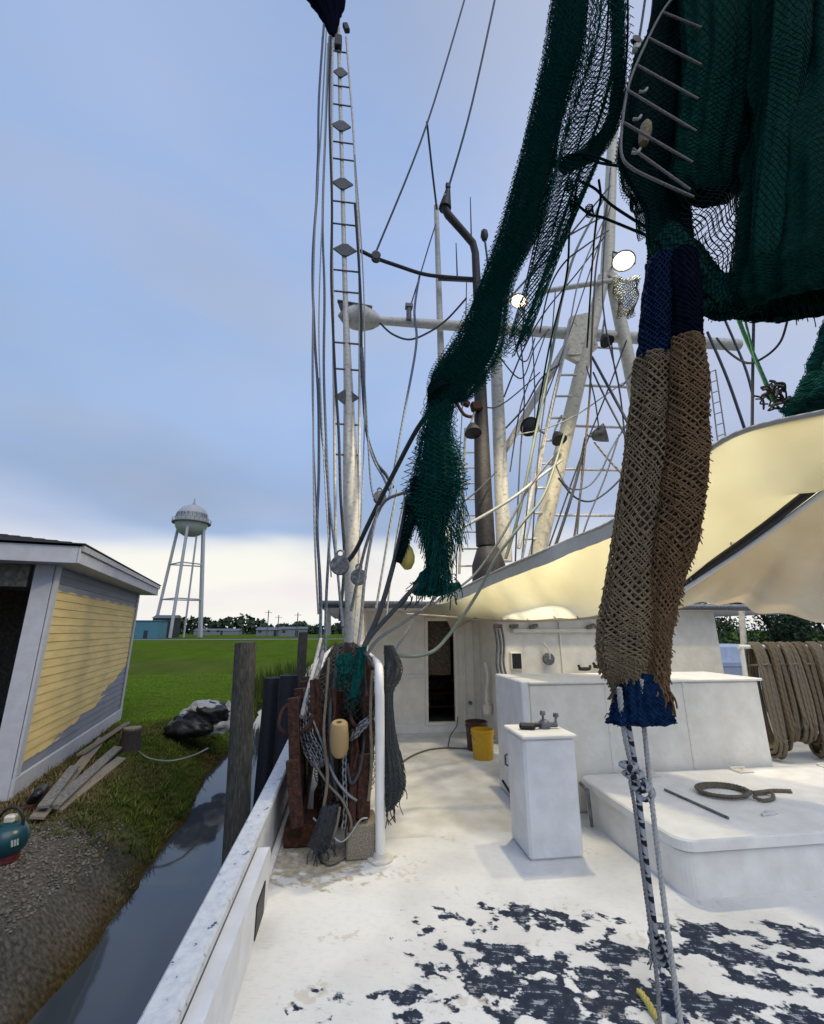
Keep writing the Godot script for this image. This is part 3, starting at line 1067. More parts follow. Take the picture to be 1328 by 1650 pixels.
func build_bank_things() -> void:
	# lumber thrown down along the shed
	var g := RandomNumberGenerator.new()
	g.seed = 23
	var planks := [
		[Vector3(-3.555, -0.420, -6.452), Vector3(-4.906, -0.420, -10.594), "lumber", "pale plank lying closest to the yellow shed wall"],
		[Vector3(-3.559, -0.400, -6.735), Vector3(-4.106, -0.360, -9.486), "grey_lumber", "weathered grey plank second from the shed wall"],
		[Vector3(-3.546, -0.460, -6.791), Vector3(-3.845, -0.440, -9.082), "lumber", "light straight plank farthest from the shed wall"],
		[Vector3(-3.568, -0.340, -6.557), Vector3(-4.168, -0.340, -8.274), "grey_lumber", "short grey board lying on top of the plank pile"],
		[Vector3(-4.532, -0.360, -9.123), Vector3(-5.060, -0.380, -11.962), "lumber", "plank at the far end of the pile by the shed corner"],
		[Vector3(-3.940, -0.460, -6.864), Vector3(-3.988, -0.400, -7.669), "old_wood", "dark brown broken board at the near end of the pile"],
		[Vector3(-3.814, -0.470, -7.671), Vector3(-3.820, -0.460, -8.513), "grey_lumber", "short grey offcut lying flat beside the plank pile"]]
	for p in planks:
		var s := Shape.new()
		s.bar(p[0], p[1], g.randf_range(0.10, 0.16), g.randf_range(0.035, 0.06), Vector3(g.randf_range(-0.3, 0.3), 1, 0).normalized(), 0.004)
		tag(obj("plank", s, p[2]), p[3], "plank", "planks along the shed")
	var s := Shape.new()
	s.tube(spline([Vector3(-3.950, -0.400, -6.994), Vector3(-3.859, -0.300, -6.931), Vector3(-4.075, -0.380, -7.409)], 5), 0.06, 8)
	tag(obj("black_jug", s, "black_plastic"), "small black plastic container among the planks near the shed corner", "container")
	# stump
	var at := Vector3(-3.999, -0.500, -9.717)
	var t := thing("stump", "short brown tree stump beyond the plank pile", "stump", at)
	s = Shape.new()
	s.lathe(PackedVector2Array([Vector2(0.24, -0.1), Vector2(0.19, 0.08), Vector2(0.16, 0.3), Vector2(0.155, 0.42)]), 12)
	obj("trunk", s, "bark", t)
	s = Shape.new()
	s.lathe(PackedVector2Array([Vector2(0.157, 0.40), Vector2(0.15, 0.435), Vector2(0.0, 0.44)]), 12)
	obj("cut_top", s, "lumber", t)
	# pale hose on the grass
	rope("garden_hose", "pale hose snaking over the grass beyond the stump", spline([Vector3(-3.911, -0.470, -9.800), Vector3(-3.425, -0.470, -9.146), Vector3(-2.989, -0.470, -8.934), Vector3(-2.726, -0.470, -9.213), Vector3(-2.611, -0.470, -9.718)], 8), 0.016, "green_hose", "", "hose")
	# rubbish bags
	bag("rubbish_bag", "large black rubbish bag lying at the edge of the lawn", Vector3(-3.390, -0.500, -11.113), Vector3(0.50, 0.27, 0.36), "black_plastic", 1)
	bag("rubbish_bag", "white rubbish bag lying right behind the large black one", Vector3(-2.894, -0.500, -11.418), Vector3(0.36, 0.34, 0.34), "white_plastic", 2)
	bag("rubbish_bag", "dark bag on top of the white rubbish bag", Vector3(-3.084, -0.250, -11.198), Vector3(0.44, 0.26, 0.3), "black_plastic", 3)
	bag("rubbish_bag", "small pale bag topmost on the rubbish heap", Vector3(-3.168, -0.050, -11.230), Vector3(0.36, 0.15, 0.26), "white_plastic", 4)
	bag("rubbish_bag", "small white bag left of the rubbish heap", Vector3(-4.063, -0.450, -13.002), Vector3(0.2, 0.12, 0.2), "white_plastic", 5)
	bag("rubbish_bag", "small white bag at the right end of the heap beside the piling", Vector3(-2.899, -0.450, -12.203), Vector3(0.17, 0.3, 0.2), "white_plastic", 6)
	# teal portable tank
	at = Vector3(-3.339, -0.500, -5.619)
	var tank_scale := 0.82
	t = thing("air_tank", "dark teal portable tank with black handle on the gravel", "tank", at)
	s = Shape.new()
	s.lathe(PackedVector2Array([Vector2(0, 0.05), Vector2(0.15, 0.06), Vector2(0.21, 0.13), Vector2(0.225, 0.22), Vector2(0.21, 0.31), Vector2(0.14, 0.385), Vector2(0.06, 0.40), Vector2(0, 0.40)]), 22)
	obj("body", s, "teal_plastic", t)
	s = Shape.new()
	s.lathe(PackedVector2Array([Vector2(0.15, 0.0), Vector2(0.16, 0.0), Vector2(0.16, 0.09), Vector2(0.15, 0.09)]), 18)
	obj("foot_ring", s, "red_paint", t)
	s = Shape.new()
	var ring := []
	for k in 13: ring.append(Vector3(cos(PI * k / 12) * 0.15, 0.36 + sin(PI * k / 12) * 0.2, 0.0))
	s.tube(spline(ring, 2), 0.018, 8)
	obj("handle", s, "black", t)
	s = Shape.new()
	s.box(Vector3(0.0, 0.44, 0.0), Vector3(0.12, 0.09, 0.1), Basis(), 0.02)
	obj("valve", s, "cream_steel", t)
	s = Shape.new()
	for k in 3:
		var an := 0.5 + k * 0.12
		s.bar(Vector3(cos(an) * 0.226, 0.19, sin(an) * 0.226), Vector3(cos(an + 0.06) * 0.226, 0.26, sin(an + 0.06) * 0.226), 0.02, 0.004, Vector3(cos(an), 0, sin(an)), 0.0)
	obj("mark", s, "white_plastic", t)
	t.scale = Vector3.ONE * tank_scale
	# pilings in the slip
	piling("tall weathered grey brown mooring piling standing in the slip", Vector3(-1.339, 1.547, -6.200), 0.135, "pile_wood", 0.17)
	piling("slim grey piling farther off beside the rigging", Vector3(-1.345, 1.635, -13.500), 0.13, "pile_wood")
	piling("black wrapped piling nearest the rail", Vector3(-1.036, 0.941, -8.400), 0.16, "navy_wrap")
	piling("black wrapped piling behind the mooring piling, nearest the bank", Vector3(-1.383, 0.856, -8.900), 0.15, "navy_wrap")
	# weeds along the bank behind the pilings
	for k in 3:
		var p: Vector3 = [Vector3(-2.680, -0.550, -19.303), Vector3(-2.959, -0.550, -17.912), Vector3(-2.479, -0.550, -23.003)][k]
		s = Shape.new()
		for q in 260:
			var an := g.randf() * TAU
			var d := Vector3(cos(an), 0, sin(an))
			var r := p + d * sqrt(g.randf()) * Vector3(0.8, 0, 0.6).length() + Vector3.DOWN * 0.1
			var tall := g.randf_range(0.5, 1.15)
			var bend := d * g.randf_range(0.05, 0.35)
			var side := d.cross(Vector3.UP) * 0.013
			var m := r + bend * 0.35 + Vector3.UP * tall * 0.6
			s.col = Color(0.05, 0.115, 0.018).lerp(Color(0.12, 0.12, 0.04), g.randf()) * g.randf_range(0.6, 1.2)
			s.quad(r - side, r + side, m + side, m - side)
			s.tri(m - side, m + side, r + bend + Vector3.UP * tall)
		tag(obj("tall_grass", s, "grass"), ["tall clump of bank grass behind the black pilings", "tall bank grass left of the black pilings beside the mooring piling", "tall grass clump farthest along the bank near the slim piling"][k], "grass clump")


func piling(label: String, top: Vector3, r: float, m: String, lean := 0.0) -> void:
	var t := thing("piling", label, "piling", Vector3(top.x + lean, -2.3, top.z), "pilings in the slip")
	t.rotation.z = atan(lean / (top.y + 2.3))
	var s := Shape.new()
	var h := top.y + 2.3
	var ph := rng.randf() * 9.0
	s.sheet(22, 16, func(u: float, v: float) -> Vector3:
		var a := u * TAU
		var rr := r * (1.12 - 0.14 * v + 0.035 * sin(a * 5.0 + ph) + 0.02 * sin(a * 11.0 + v * 5.0 + ph))
		return Vector3(cos(a) * rr, h * v, sin(a) * rr))
	obj("trunk", s, m, t)
	s = Shape.new()
	s.sheet(22, 3, func(u: float, v: float) -> Vector3:
		var a := u * TAU
		var rr := r * (0.98 + 0.035 * sin(a * 5.0 + ph) + 0.02 * sin(a * 11.0 + 5.0 + ph)) * (1.0 - v)
		return Vector3(cos(a) * rr, h + 0.015 * v + 0.012 * sin(a * 3.0 + ph) * (1.0 - v) * v * 4.0, sin(a) * rr))
	obj("cut_top", s, m, t)


func bag(called: String, label: String, at: Vector3, size: Vector3, m: String, seed_: int) -> void:
	var f := FastNoiseLite.new()
	f.seed = seed_
	f.frequency = 1.4
	f.fractal_octaves = 4
	var s := Shape.new()
	s.sheet(36, 20, func(u: float, v: float) -> Vector3:
		var a := u * TAU
		var b := (v - 0.5) * PI
		var d := Vector3(cos(a) * cos(b), sin(b), sin(a) * cos(b))
		var q := d * size * (1.0 + 0.35 * f.get_noise_3dv(d) + 0.10 * absf(f.get_noise_3dv(d * 4.0)))
		q.y = maxf(q.y, -size.y * 0.55) + size.y * 0.5
		return q)
	var o := obj(called, s, m)
	o.position = at
	tag(o, label, "bag", "rubbish bags on the bank")


func slab(s: Shape, lo: Vector3, hi: Vector3, bev := 0.006) -> void:
	s.box((lo + hi) * 0.5, hi - lo, Basis(), bev)


func rail_y(z: float) -> float:
	return 0.40 + 0.03 * smoothstep(-2.0, -6.0, z) + 0.50 * smoothstep(-6.6, -9.0, z)


func rail_x(z: float) -> float:
	return -0.645 - 0.04 * smoothstep(-4.0, -7.5, z) + 2.6 * pow(smoothstep(-8.0, -20.0, z), 1.4)


func build_boat() -> void:
	var t := thing("fishing_boat", "white fishing boat whose worn aft deck and cabin fill the view", "boat")
	var s := Shape.new()
	# port side plating, outside and inside, down to below the water
	s.sheet(40, 8, func(u: float, v: float) -> Vector3:
		var z := lerpf(0.6, -19.0, u)
		return Vector3(rail_x(z) - 0.03 + 0.10 * v * v, lerpf(rail_y(z) - 0.03, -1.9, v), z))
	obj("hull", s, "white_paint", t)
	s = Shape.new()
	s.sheet(60, 1, func(u: float, v: float) -> Vector3:
		var z := lerpf(0.6, -9.4, u)
		return Vector3(rail_x(z) + 0.085, lerpf(rail_y(z) - 0.03, -0.05, v), z))
	var bw := obj("bulwark", s, "grey_white_paint", t)
	# cap rail, a flat chafed strip
	s = Shape.new()
	var n := 70
	for k in n:
		var z0 := lerpf(0.6, -10.0, float(k) / n)
		var z1 := lerpf(0.6, -10.0, float(k + 1) / n)
		var a := Vector3(rail_x(z0) + 0.03, rail_y(z0), z0)
		var b := Vector3(rail_x(z1) + 0.03, rail_y(z1), z1)
		var w := 0.066
		var sec := [Vector3(-w, -0.04, 0), Vector3(-w, -0.004, 0), Vector3(-w + 0.012, 0.008, 0), Vector3(w - 0.012, 0.008, 0), Vector3(w, -0.004, 0), Vector3(w, -0.04, 0), Vector3(-w, -0.04, 0)]
		for q in 6:
			s.quad(a + sec[q], a + sec[q + 1], b + sec[q + 1], b + sec[q], (sec[q] + sec[q + 1]) * 0.5 + Vector3.UP * 0.01)
	obj("cap_rail", s, "chafed_rail", bw)
	# inner board that stiffens the quarter, its forward end rounded off
	s = Shape.new()
	var path := PackedVector2Array()
	path.append(Vector2(0.55, 0.0))
	path.append(Vector2(0.55, 0.34))
	for k in 7:
		var an := PI / 2 * k / 6
		path.append(Vector2(-3.42 - sin(an) * 0.10, 0.24 + cos(an) * 0.10))
	path.append(Vector2(-3.52, 0.0))
	var x0 := -0.55
	var x1 := -0.475
	for k in path.size():
		var p := path[k]
		var q := path[(k + 1) % path.size()]
		var mid := Vector2(-1.5, 0.15)
		s.quad(Vector3(x0, p.y, p.x), Vector3(x1, p.y, p.x), Vector3(x1, q.y, q.x), Vector3(x0, q.y, q.x), Vector3(0, (p.y + q.y) * 0.5 - mid.y, ((p.x + q.x) * 0.5 - mid.x) * 0.1))
		if k > 0 and k < path.size() - 1:
			var base := Vector3(x1, path[0].y, path[0].x)
			s.tri(base, Vector3(x1, p.y, p.x), Vector3(x1, q.y, q.x))
	obj("quarter_board", s, "grey_white_paint", bw)
	# scupper: a dark slot with a plate
	s = Shape.new()
	slab(s, Vector3(-0.478, 0.03, -3.34), Vector3(-0.468, 0.20, -3.08), 0.003)
	obj("scupper", s, "black", bw)
	s = Shape.new()
	slab(s, Vector3(-0.55, 0.0, -9.0), Vector3(-0.50, 0.05, -3.52), 0.01)
	obj("waterway", s, "white_paint", bw)
	# deck
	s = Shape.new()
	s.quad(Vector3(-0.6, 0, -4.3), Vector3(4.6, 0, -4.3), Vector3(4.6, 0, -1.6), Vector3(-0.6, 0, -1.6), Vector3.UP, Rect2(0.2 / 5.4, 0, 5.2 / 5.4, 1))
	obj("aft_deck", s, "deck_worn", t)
	s = Shape.new()
	for r in [[-0.6, 9.2, -9.2, -4.3], [4.6, 9.2, -4.3, -1.6], [-0.6, 9.2, -1.6, 0.6]]:
		s.quad(Vector3(r[0], 0, r[2]), Vector3(r[1], 0, r[2]), Vector3(r[1], 0, r[3]), Vector3(r[0], 0, r[3]), Vector3.UP)
	s.quad(Vector3(-0.55, -0.08, -9.2), Vector3(9.2, -0.08, -9.2), Vector3(9.2, -0.08, 0.6), Vector3(-0.55, -0.08, 0.6), Vector3.DOWN)
	obj("deck", s, "deck_paint", t)
	# starboard side and transom
	s = Shape.new()
	slab(s, Vector3(9.2, -1.9, -14.0), Vector3(9.3, 0.42, 0.6))
	slab(s, Vector3(-0.6, -1.9, 0.6), Vector3(9.3, 0.42, 0.7))
	obj("hull", s, "white_paint", t)

	# cabin: aft bulkheads with an open door, a return wall, the recessed bulkhead
	var cab := obj("cabin", cabin_walls(), "cream_wall", t)
	s = Shape.new()
	slab(s, Vector3(0.28, 0.90, -8.21), Vector3(1.33, 0.935, -8.17))
	slab(s, Vector3(0.28, 0.0, -8.21), Vector3(2.34, 0.14, -8.16))
	obj("batten", s, "white_paint", cab)
	s = Shape.new()
	slab(s, Vector3(1.325, 0.15, -8.25), Vector3(1.38, 1.90, -8.165))
	slab(s, Vector3(1.855, 0.15, -8.25), Vector3(1.91, 1.90, -8.165))
	slab(s, Vector3(1.325, 1.86, -8.25), Vector3(1.91, 1.92, -8.163))
	slab(s, Vector3(1.325, 0.12, -8.25), Vector3(1.91, 0.17, -8.150))
	obj("door_frame", s, "cream_wall", cab)
	for k in 2:
		s = Shape.new()
		slab(s, Vector3(2.02 + k * 0.16, 0.14, -8.205), Vector3(2.05 + k * 0.16, 1.95, -8.17))
		obj("wall_stiffener", s, "cream_wall", cab)
	# passage behind the door: dark lining with shelves
	s = Shape.new()
	s.quad(Vector3(1.2, 0.1, -10.2), Vector3(2.1, 0.1, -10.2), Vector3(2.1, 2.2, -10.2), Vector3(1.2, 2.2, -10.2), Vector3.BACK)
	s.quad(Vector3(1.2, 0.1, -10.2), Vector3(1.2, 0.1, -8.32), Vector3(1.2, 2.2, -8.32), Vector3(1.2, 2.2, -10.2), Vector3.RIGHT)
	s.quad(Vector3(2.1, 0.1, -10.2), Vector3(2.1, 0.1, -8.32), Vector3(2.1, 2.2, -8.32), Vector3(2.1, 2.2, -10.2), Vector3.LEFT)
	s.quad(Vector3(1.2, 0.1, -10.2), Vector3(2.1, 0.1, -10.2), Vector3(2.1, 0.1, -8.32), Vector3(1.2, 0.1, -8.32), Vector3.UP)
	obj("passage", s, "dark_inside", cab)
	s = Shape.new()
	slab(s, Vector3(1.385, 0.90, -8.55), Vector3(1.86, 1.88, -8.51))
	obj("inner_panel", s, "door_brown", cab)
	for k in 3:
		s = Shape.new()
		slab(s, Vector3(1.22, 0.30 + k * 0.22, -9.4), Vector3(2.08, 0.33 + k * 0.22, -8.8 - k * 0.12))
		obj("shelf", s, "old_wood", cab)
	# roof with a rounded grey edge
	s = Shape.new()
	slab(s, Vector3(-0.44, 2.02, -14.0), Vector3(9.0, 2.12, -7.0), 0.03)
	var roof := obj("cabin_roof", s, "grey_white_paint", t)
	s = Shape.new()
	s.tube(PackedVector3Array([Vector3(-0.46, 2.08, -14.0), Vector3(-0.46, 2.08, -6.99), Vector3(9.0, 2.08, -6.985)]), 0.055, 8)
	obj("roof_edge", s, "galvanised", roof)
	# brackets under the roof corner
	for p in [[-0.36, -7.06], [-0.1, -7.05], [0.18, -7.04]]:
		s = Shape.new()
		s.bar(Vector3(p[0], 2.02, p[1]), Vector3(p[0] + 0.02, 1.62, p[1] - 0.1), 0.09, 0.03)
		obj("roof_bracket", s, "worn_white", roof)
	s = Shape.new()
	s.box(Vector3(0.02, 1.55, -7.25), Vector3(0.24, 0.95, 0.16), Basis(), 0.02)
	s.tube(PackedVector3Array([Vector3(0.02, 0.0, -7.25), Vector3(0.02, 1.2, -7.25)]), 0.07, 10)
	obj("roof_post", s, "worn_white", t)
	# fittings on the recessed bulkhead
	var p := Vector3(2.639, 1.223, -7.180)
	s = Shape.new()
	s.box(p, Vector3(0.19, 0.27, 0.05), Basis(), 0.01)
	var win := obj("window", s, "cream_wall", cab)
	s = Shape.new()
	s.box(p + Vector3(0, 0, 0.026), Vector3(0.15, 0.23, 0.01), Basis(), 0.002)
	obj("pane", s, "black", win)
	s = Shape.new()
	for q in [Vector3(2.280, 1.731, -7.100), Vector3(2.340, 1.712, -7.100), Vector3(2.401, 1.751, -7.120)]:
		s.tube(spline([q, q + Vector3(0.03, -0.25, 0.0), q + Vector3(0.0, -0.55, 0.02), q + Vector3(0.05, -0.80, 0.01)], 5), 0.018, 6)
	obj("wall_pipe", s, "grey_steel", cab)
	s = Shape.new()
	slab(s, Vector3(2.6, 1.66, -7.19), Vector3(4.8, 1.72, -7.15))
	obj("wall_ledge", s, "cream_wall", cab)
	for k in 5:
		s = Shape.new()
		var hx: float = [2.35, 2.62, 2.95, 3.95, 4.25][k]
		s.box(Vector3(hx, 1.76, -7.14), Vector3(0.14, 0.06, 0.07), Basis(Vector3.BACK, 0.1 * k), 0.01)
		obj("wall_clamp", s, "dark_inside", cab)
	s = Shape.new()
	slab(s, Vector3(3.4, 0.2, -7.195), Vector3(3.42, 1.9, -7.17))
	slab(s, Vector3(4.4, 0.2, -7.195), Vector3(4.42, 1.9, -7.17))
	obj("wall_seam", s, "cream_wall", cab)
	# valve cluster on the return wall
	s = Shape.new()
	p = Vector3(2.252, 0.477, -7.600)
	s.lathe(PackedVector2Array([Vector2(0, -0.10), Vector2(0.07, -0.09), Vector2(0.085, -0.02), Vector2(0.07, 0.05), Vector2(0.035, 0.07), Vector2(0.03, 0.28), Vector2(0, 0.28)]), 12, Transform3D(Basis(), p))
	s.tube(spline([p + Vector3(0, 0.25, 0), p + Vector3(0.03, 0.5, 0.03), p + Vector3(0.0, 0.7, 0.0)], 5), 0.03, 8)
	obj("standpipe", s, "cream_wall", cab)
	s = Shape.new()
	p = Vector3(2.098, 0.480, -8.120)
	s.tube(PackedVector3Array([p, p + Vector3(0, 0, 0.08)]), 0.03, 10)
	obj("wall_tap", s, "grey_steel", cab)

	# hatch coaming with an overlapping lid
	s = Shape.new()
	rounded_block(s, 2.24, 6.6, -4.52, -3.17, 0.0, 0.27, 0.10)
	var hatch := obj("hatch", s, "white_paint", t)
	s = Shape.new()
	rounded_block(s, 2.215, 6.62, -4.54, -3.145, 0.275, 0.345, 0.12)
	obj("lid", s, "white_paint", hatch)
	s = Shape.new()
	s.tube(PackedVector3Array([Vector3(2.17, 0.02, -4.25), Vector3(2.17, 0.30, -4.27)]), 0.016, 8)
	s.tube(PackedVector3Array([Vector3(2.17, 0.30, -4.27), Vector3(2.17, 0.32, -4.40)]), 0.016, 8)
	obj("latch_bar", s, "grey_steel", hatch)

	# winch box: a long white box across the deck, with a raised port end plate
	s = Shape.new()
	slab(s, Vector3(1.80, 0.0, -5.35), Vector3(4.42, 1.17, -4.60), 0.02)
	var wb := obj("winch_box", s, "cream_wall", t)
	s = Shape.new()
	slab(s, Vector3(1.72, 0.0, -5.42), Vector3(1.803, 1.20, -4.585), 0.012)
	obj("end_plate", s, "grey_white_paint", wb)
	s = Shape.new()
	slab(s, Vector3(1.80, 1.168, -5.40), Vector3(4.45, 1.195, -4.57), 0.01)
	obj("top_plate", s, "white_paint", wb)
	s = Shape.new()
	s.bar(Vector3(1.716, 0.10, -5.3), Vector3(1.716, 0.03, -4.95), 0.03, 0.02)
	obj("foot_slot", s, "black", wb)
	s = Shape.new()
	s.tube(PackedVector3Array([Vector3(1.715, 0.30, -5.1), Vector3(1.69, 0.31, -5.1), Vector3(1.69, 0.40, -5.1), Vector3(1.715, 0.41, -5.1)]), 0.011, 6)
	obj("handle", s, "grey_steel", wb)

	for x in [2.62, 3.5]:
		s = Shape.new()
		slab(s, Vector3(x, 0.34, -4.602), Vector3(x + 0.035, 1.165, -4.594), 0.003)
		for k in 6:
			s.lathe(PackedVector2Array([Vector2(0.009, 0.0), Vector2(0.008, 0.004), Vector2(0, 0.006)]), 8, Transform3D(Basis(Vector3.RIGHT, PI / 2), Vector3(x + 0.018, 0.42 + k * 0.14, -4.593)))
		obj("seam_strip", s, "cream_wall", wb)
	for x in [2.9, 3.9, 4.9]:
		s = Shape.new()
		s.box(Vector3(x, 0.352, -4.44), Vector3(0.16, 0.014, 0.12), Basis(), 0.004)
		s.tube(PackedVector3Array([Vector3(x - 0.08, 0.36, -4.50), Vector3(x + 0.08, 0.36, -4.50)]), 0.014, 8)
		obj("hinge", s, "worn_white", hatch)
	# pedestal with its fittings
	s = Shape.new()
	slab(s, Vector3(1.41, 0.0, -4.2), Vector3(1.85, 0.845, -3.78), 0.02)
	var pd := obj("pedestal", s, "grey_white_paint", t)
	s = Shape.new()
	slab(s, Vector3(1.395, 0.845, -4.22), Vector3(1.865, 0.875, -3.765), 0.01)
	obj("top_plate", s, "white_paint", pd)


func rounded_block(s: Shape, x0: float, x1: float, z0: float, z1: float, y0: float, y1: float, r: float) -> void:
	var ring := PackedVector2Array()
	for c in [[x1 - r, z1 - r, 0.0], [x0 + r, z1 - r, 90.0], [x0 + r, z0 + r, 180.0], [x1 - r, z0 + r, 270.0]]:
		for k in 7:
			var an := deg_to_rad(c[2] + 15.0 * k)
			ring.append(Vector2(c[0] + cos(an) * r, c[1] + sin(an) * r))
	var mid := Vector2((x0 + x1) * 0.5, (z0 + z1) * 0.5)
	var b := 0.012
	for k in ring.size():
		var p := ring[k]
		var q := ring[(k + 1) % ring.size()]
		var out := Vector3(0, 0, 0)
		var d := (q - p)
		out = Vector3(d.y, 0, -d.x)
		var pi := p + (mid - p).normalized() * b
		var qi := q + (mid - q).normalized() * b
		s.quad(Vector3(p.x, y0, p.y), Vector3(q.x, y0, q.y), Vector3(q.x, y1 - b, q.y), Vector3(p.x, y1 - b, p.y), out)
		s.quad(Vector3(p.x, y1 - b, p.y), Vector3(q.x, y1 - b, q.y), Vector3(qi.x, y1, qi.y), Vector3(pi.x, y1, pi.y), out + Vector3.UP * 0.02)
		var c0 := s.put(Vector3(mid.x, y1, mid.y), Vector3.UP)
		var c1 := s.put(Vector3(pi.x, y1, pi.y), Vector3.UP)
		var c2 := s.put(Vector3(qi.x, y1, qi.y), Vector3.UP)
		s.face(c0, c1, c2)


func cabin_walls() -> Shape:
	var s := Shape.new()
	slab(s, Vector3(0.28, 0.0, -8.30), Vector3(1.33, 2.02, -8.20))
	slab(s, Vector3(1.33, 1.90, -8.30), Vector3(1.905, 2.02, -8.20))
	slab(s, Vector3(1.33, 0.0, -8.30), Vector3(1.905, 0.12, -8.20))
	slab(s, Vector3(1.905, 0.0, -8.30), Vector3(2.34, 2.02, -8.20))
	slab(s, Vector3(2.34, 0.0, -8.30), Vector3(2.44, 2.02, -7.20))
	slab(s, Vector3(2.44, 0.0, -7.30), Vector3(6.3, 2.02, -7.20))
	slab(s, Vector3(0.20, 0.0, -13.5), Vector3(0.28, 2.02, -8.20))
	return s


func build_deck_gear() -> void:
	var s := Shape.new()
	# tools left on the pedestal
	var t := thing("brass_valve", "small pipe fitting with two upright stems on the white pedestal", "valve", Vector3(1.70, 0.875, -4.02))
	s.lathe(PackedVector2Array([Vector2(0, 0), Vector2(0.05, 0), Vector2(0.05, 0.05), Vector2(0.03, 0.07), Vector2(0, 0.07)]), 12)
	s.tube(PackedVector3Array([Vector3(-0.04, 0.03, 0), Vector3(0.11, 0.03, 0.01)]), 0.022, 8)
	obj("body", s, "grey_steel", t)
	for k in 2:
		s = Shape.new()
		var x := -0.01 + 0.11 * k
		s.tube(PackedVector3Array([Vector3(x, 0.03, 0), Vector3(x + 0.01 * k, 0.12 - 0.02 * k, 0)]), 0.010, 6)
		s.lathe(PackedVector2Array([Vector2(0, 0.10), Vector2(0.026, 0.11), Vector2(0.022, 0.14), Vector2(0, 0.145)]), 10, Transform3D(Basis(), Vector3(x + 0.01 * k, -0.02 * k, 0)))
		obj("stem", s, "galvanised", t)
	s = Shape.new()
	s.bar(Vector3(1.47, 0.90, -4.02), Vector3(1.60, 0.90, -3.98), 0.07, 0.05, Vector3.UP, 0.015)
	s.tube(PackedVector3Array([Vector3(1.56, 0.905, -3.99), Vector3(1.65, 0.91, -4.00)]), 0.02, 8)
	tag(obj("hand_drill", s, "black"), "small dark tool lying left of the fitting on the white pedestal", "tool")

	bucket("yellow plastic bucket standing by the end of the winch box", Vector3(1.862, 0.000, -6.559), "yellow_bucket", 0.37, 0.155)
	bucket("dark brown bucket right behind the yellow bucket", Vector3(1.903, 0.000, -7.015), "brown_bucket", 0.39, 0.16)

	rope("deck_hose", "thin brown hose lying on the deck from the bucket to the cabin door", spline([Vector3(0.733, 0.012, -6.484), Vector3(0.945, 0.012, -6.822), Vector3(1.198, 0.012, -7.058), Vector3(1.453, 0.012, -7.130), Vector3(1.691, 0.012, -7.063), Vector3(1.809, 0.020, -7.048), Vector3(1.905, 0.060, -7.117)], 8), 0.012, "brown_rope", "", "hose")
	rope("cord", "thin cord hanging down beside the dark doorway to the deck hose", spline([Vector3(1.877, 0.259, -8.100), Vector3(1.840, 0.123, -8.050), Vector3(1.697, 0.014, -7.900), Vector3(1.499, 0.010, -7.169)], 6), 0.008, "dark_rope", "", "cord")

	# coil on the hatch
	s = Shape.new()
	var o := Vector3(3.208, 0.360, -3.901)
	for k in 3:
		var ring := []
		for q in 17:
			var an := TAU * q / 16
			ring.append(o + Vector3(cos(an) * (0.18 + 0.017 * k), 0.009 * k, sin(an) * (0.135 + 0.015 * k)))
		laid_rope(s, spline(ring, 2), 0.0125)
	laid_rope(s, spline([o + Vector3(0.18, 0.02, 0.0), Vector3(3.433, 0.370, -3.824), Vector3(3.658, 0.360, -3.872), Vector3(3.803, 0.360, -3.837)], 6), 0.016)
	laid_rope(s, spline([Vector3(3.420, 0.360, -3.813), Vector3(3.577, 0.370, -3.820), Vector3(3.503, 0.360, -3.715), Vector3(3.372, 0.360, -3.677), Vector3(3.340, 0.370, -3.734)], 5), 0.015)
	tag(obj("rope_coil", s, "brown_rope"), "small brown rope coil lying on the hatch lid", "rope coil")
	rope("iron_rod", "thin grey rod lying slantwise on the hatch lid", PackedVector3Array([Vector3(2.763, 0.356, -4.035), Vector3(2.819, 0.356, -3.414)]), 0.010, "grey_steel", "", "rod")
	s = Shape.new()
	s.lathe(PackedVector2Array([Vector2(0, 0.02), Vector2(0.03, 0.02), Vector2(0.035, 0.0)]), 12, Transform3D(Basis(), Vector3(3.208, 0.345, -3.463)))
	s.tube(PackedVector3Array([Vector3(3.118, 0.355, -3.434), Vector3(3.272, 0.355, -3.461)]), 0.012, 6)
	tag(obj("lifting_eye", s, "pale_steel"), "small pale lifting eye on the hatch lid below the rope coil", "fitting")
	# pulley hung on the bulkhead
	t = thing("wall_pulley", "round pulley hanging from a hook on the recessed bulkhead", "pulley", Vector3(3.148, 1.252, -7.100))
	s = Shape.new()
	s.lathe(PackedVector2Array([Vector2(0, 0.04), Vector2(0.085, 0.035), Vector2(0.095, 0.02), Vector2(0.075, 0.0), Vector2(0.095, -0.02), Vector2(0.085, -0.035), Vector2(0, -0.04)]), 20, Transform3D(Basis(Vector3.RIGHT, PI / 2), Vector3.ZERO))
	obj("sheave", s, "grey_steel", t)
	s = Shape.new()
	s.tube(spline([Vector3(0, 0.0, 0.05), Vector3(0, 0.14, 0.04), Vector3(-0.03, 0.20, 0.0), Vector3(-0.03, 0.25, -0.06)], 5), 0.014, 6)
	obj("strap", s, "pale_steel", t)
	for k in 2:
		s = Shape.new()
		var p: Vector3 = [Vector3(3.742, 1.096, -7.100), Vector3(4.001, 1.131, -7.100)][k]
		s.tube(spline([p + Vector3(-0.10, 0.06, 0), p + Vector3(-0.07, 0.0, 0.03), p + Vector3(0.06, 0.0, 0.03), p + Vector3(0.10, 0.05, 0)], 5), 0.022, 7)
		s.box(p + Vector3(0, 0.0, -0.03), Vector3(0.16, 0.05, 0.05))
		tag(obj("wall_hook", s, "black"), ["black double hook on the recessed bulkhead right of the pulley", "black hook on the recessed bulkhead half hidden by the brown netting"][k], "hook", "hooks on the bulkhead")


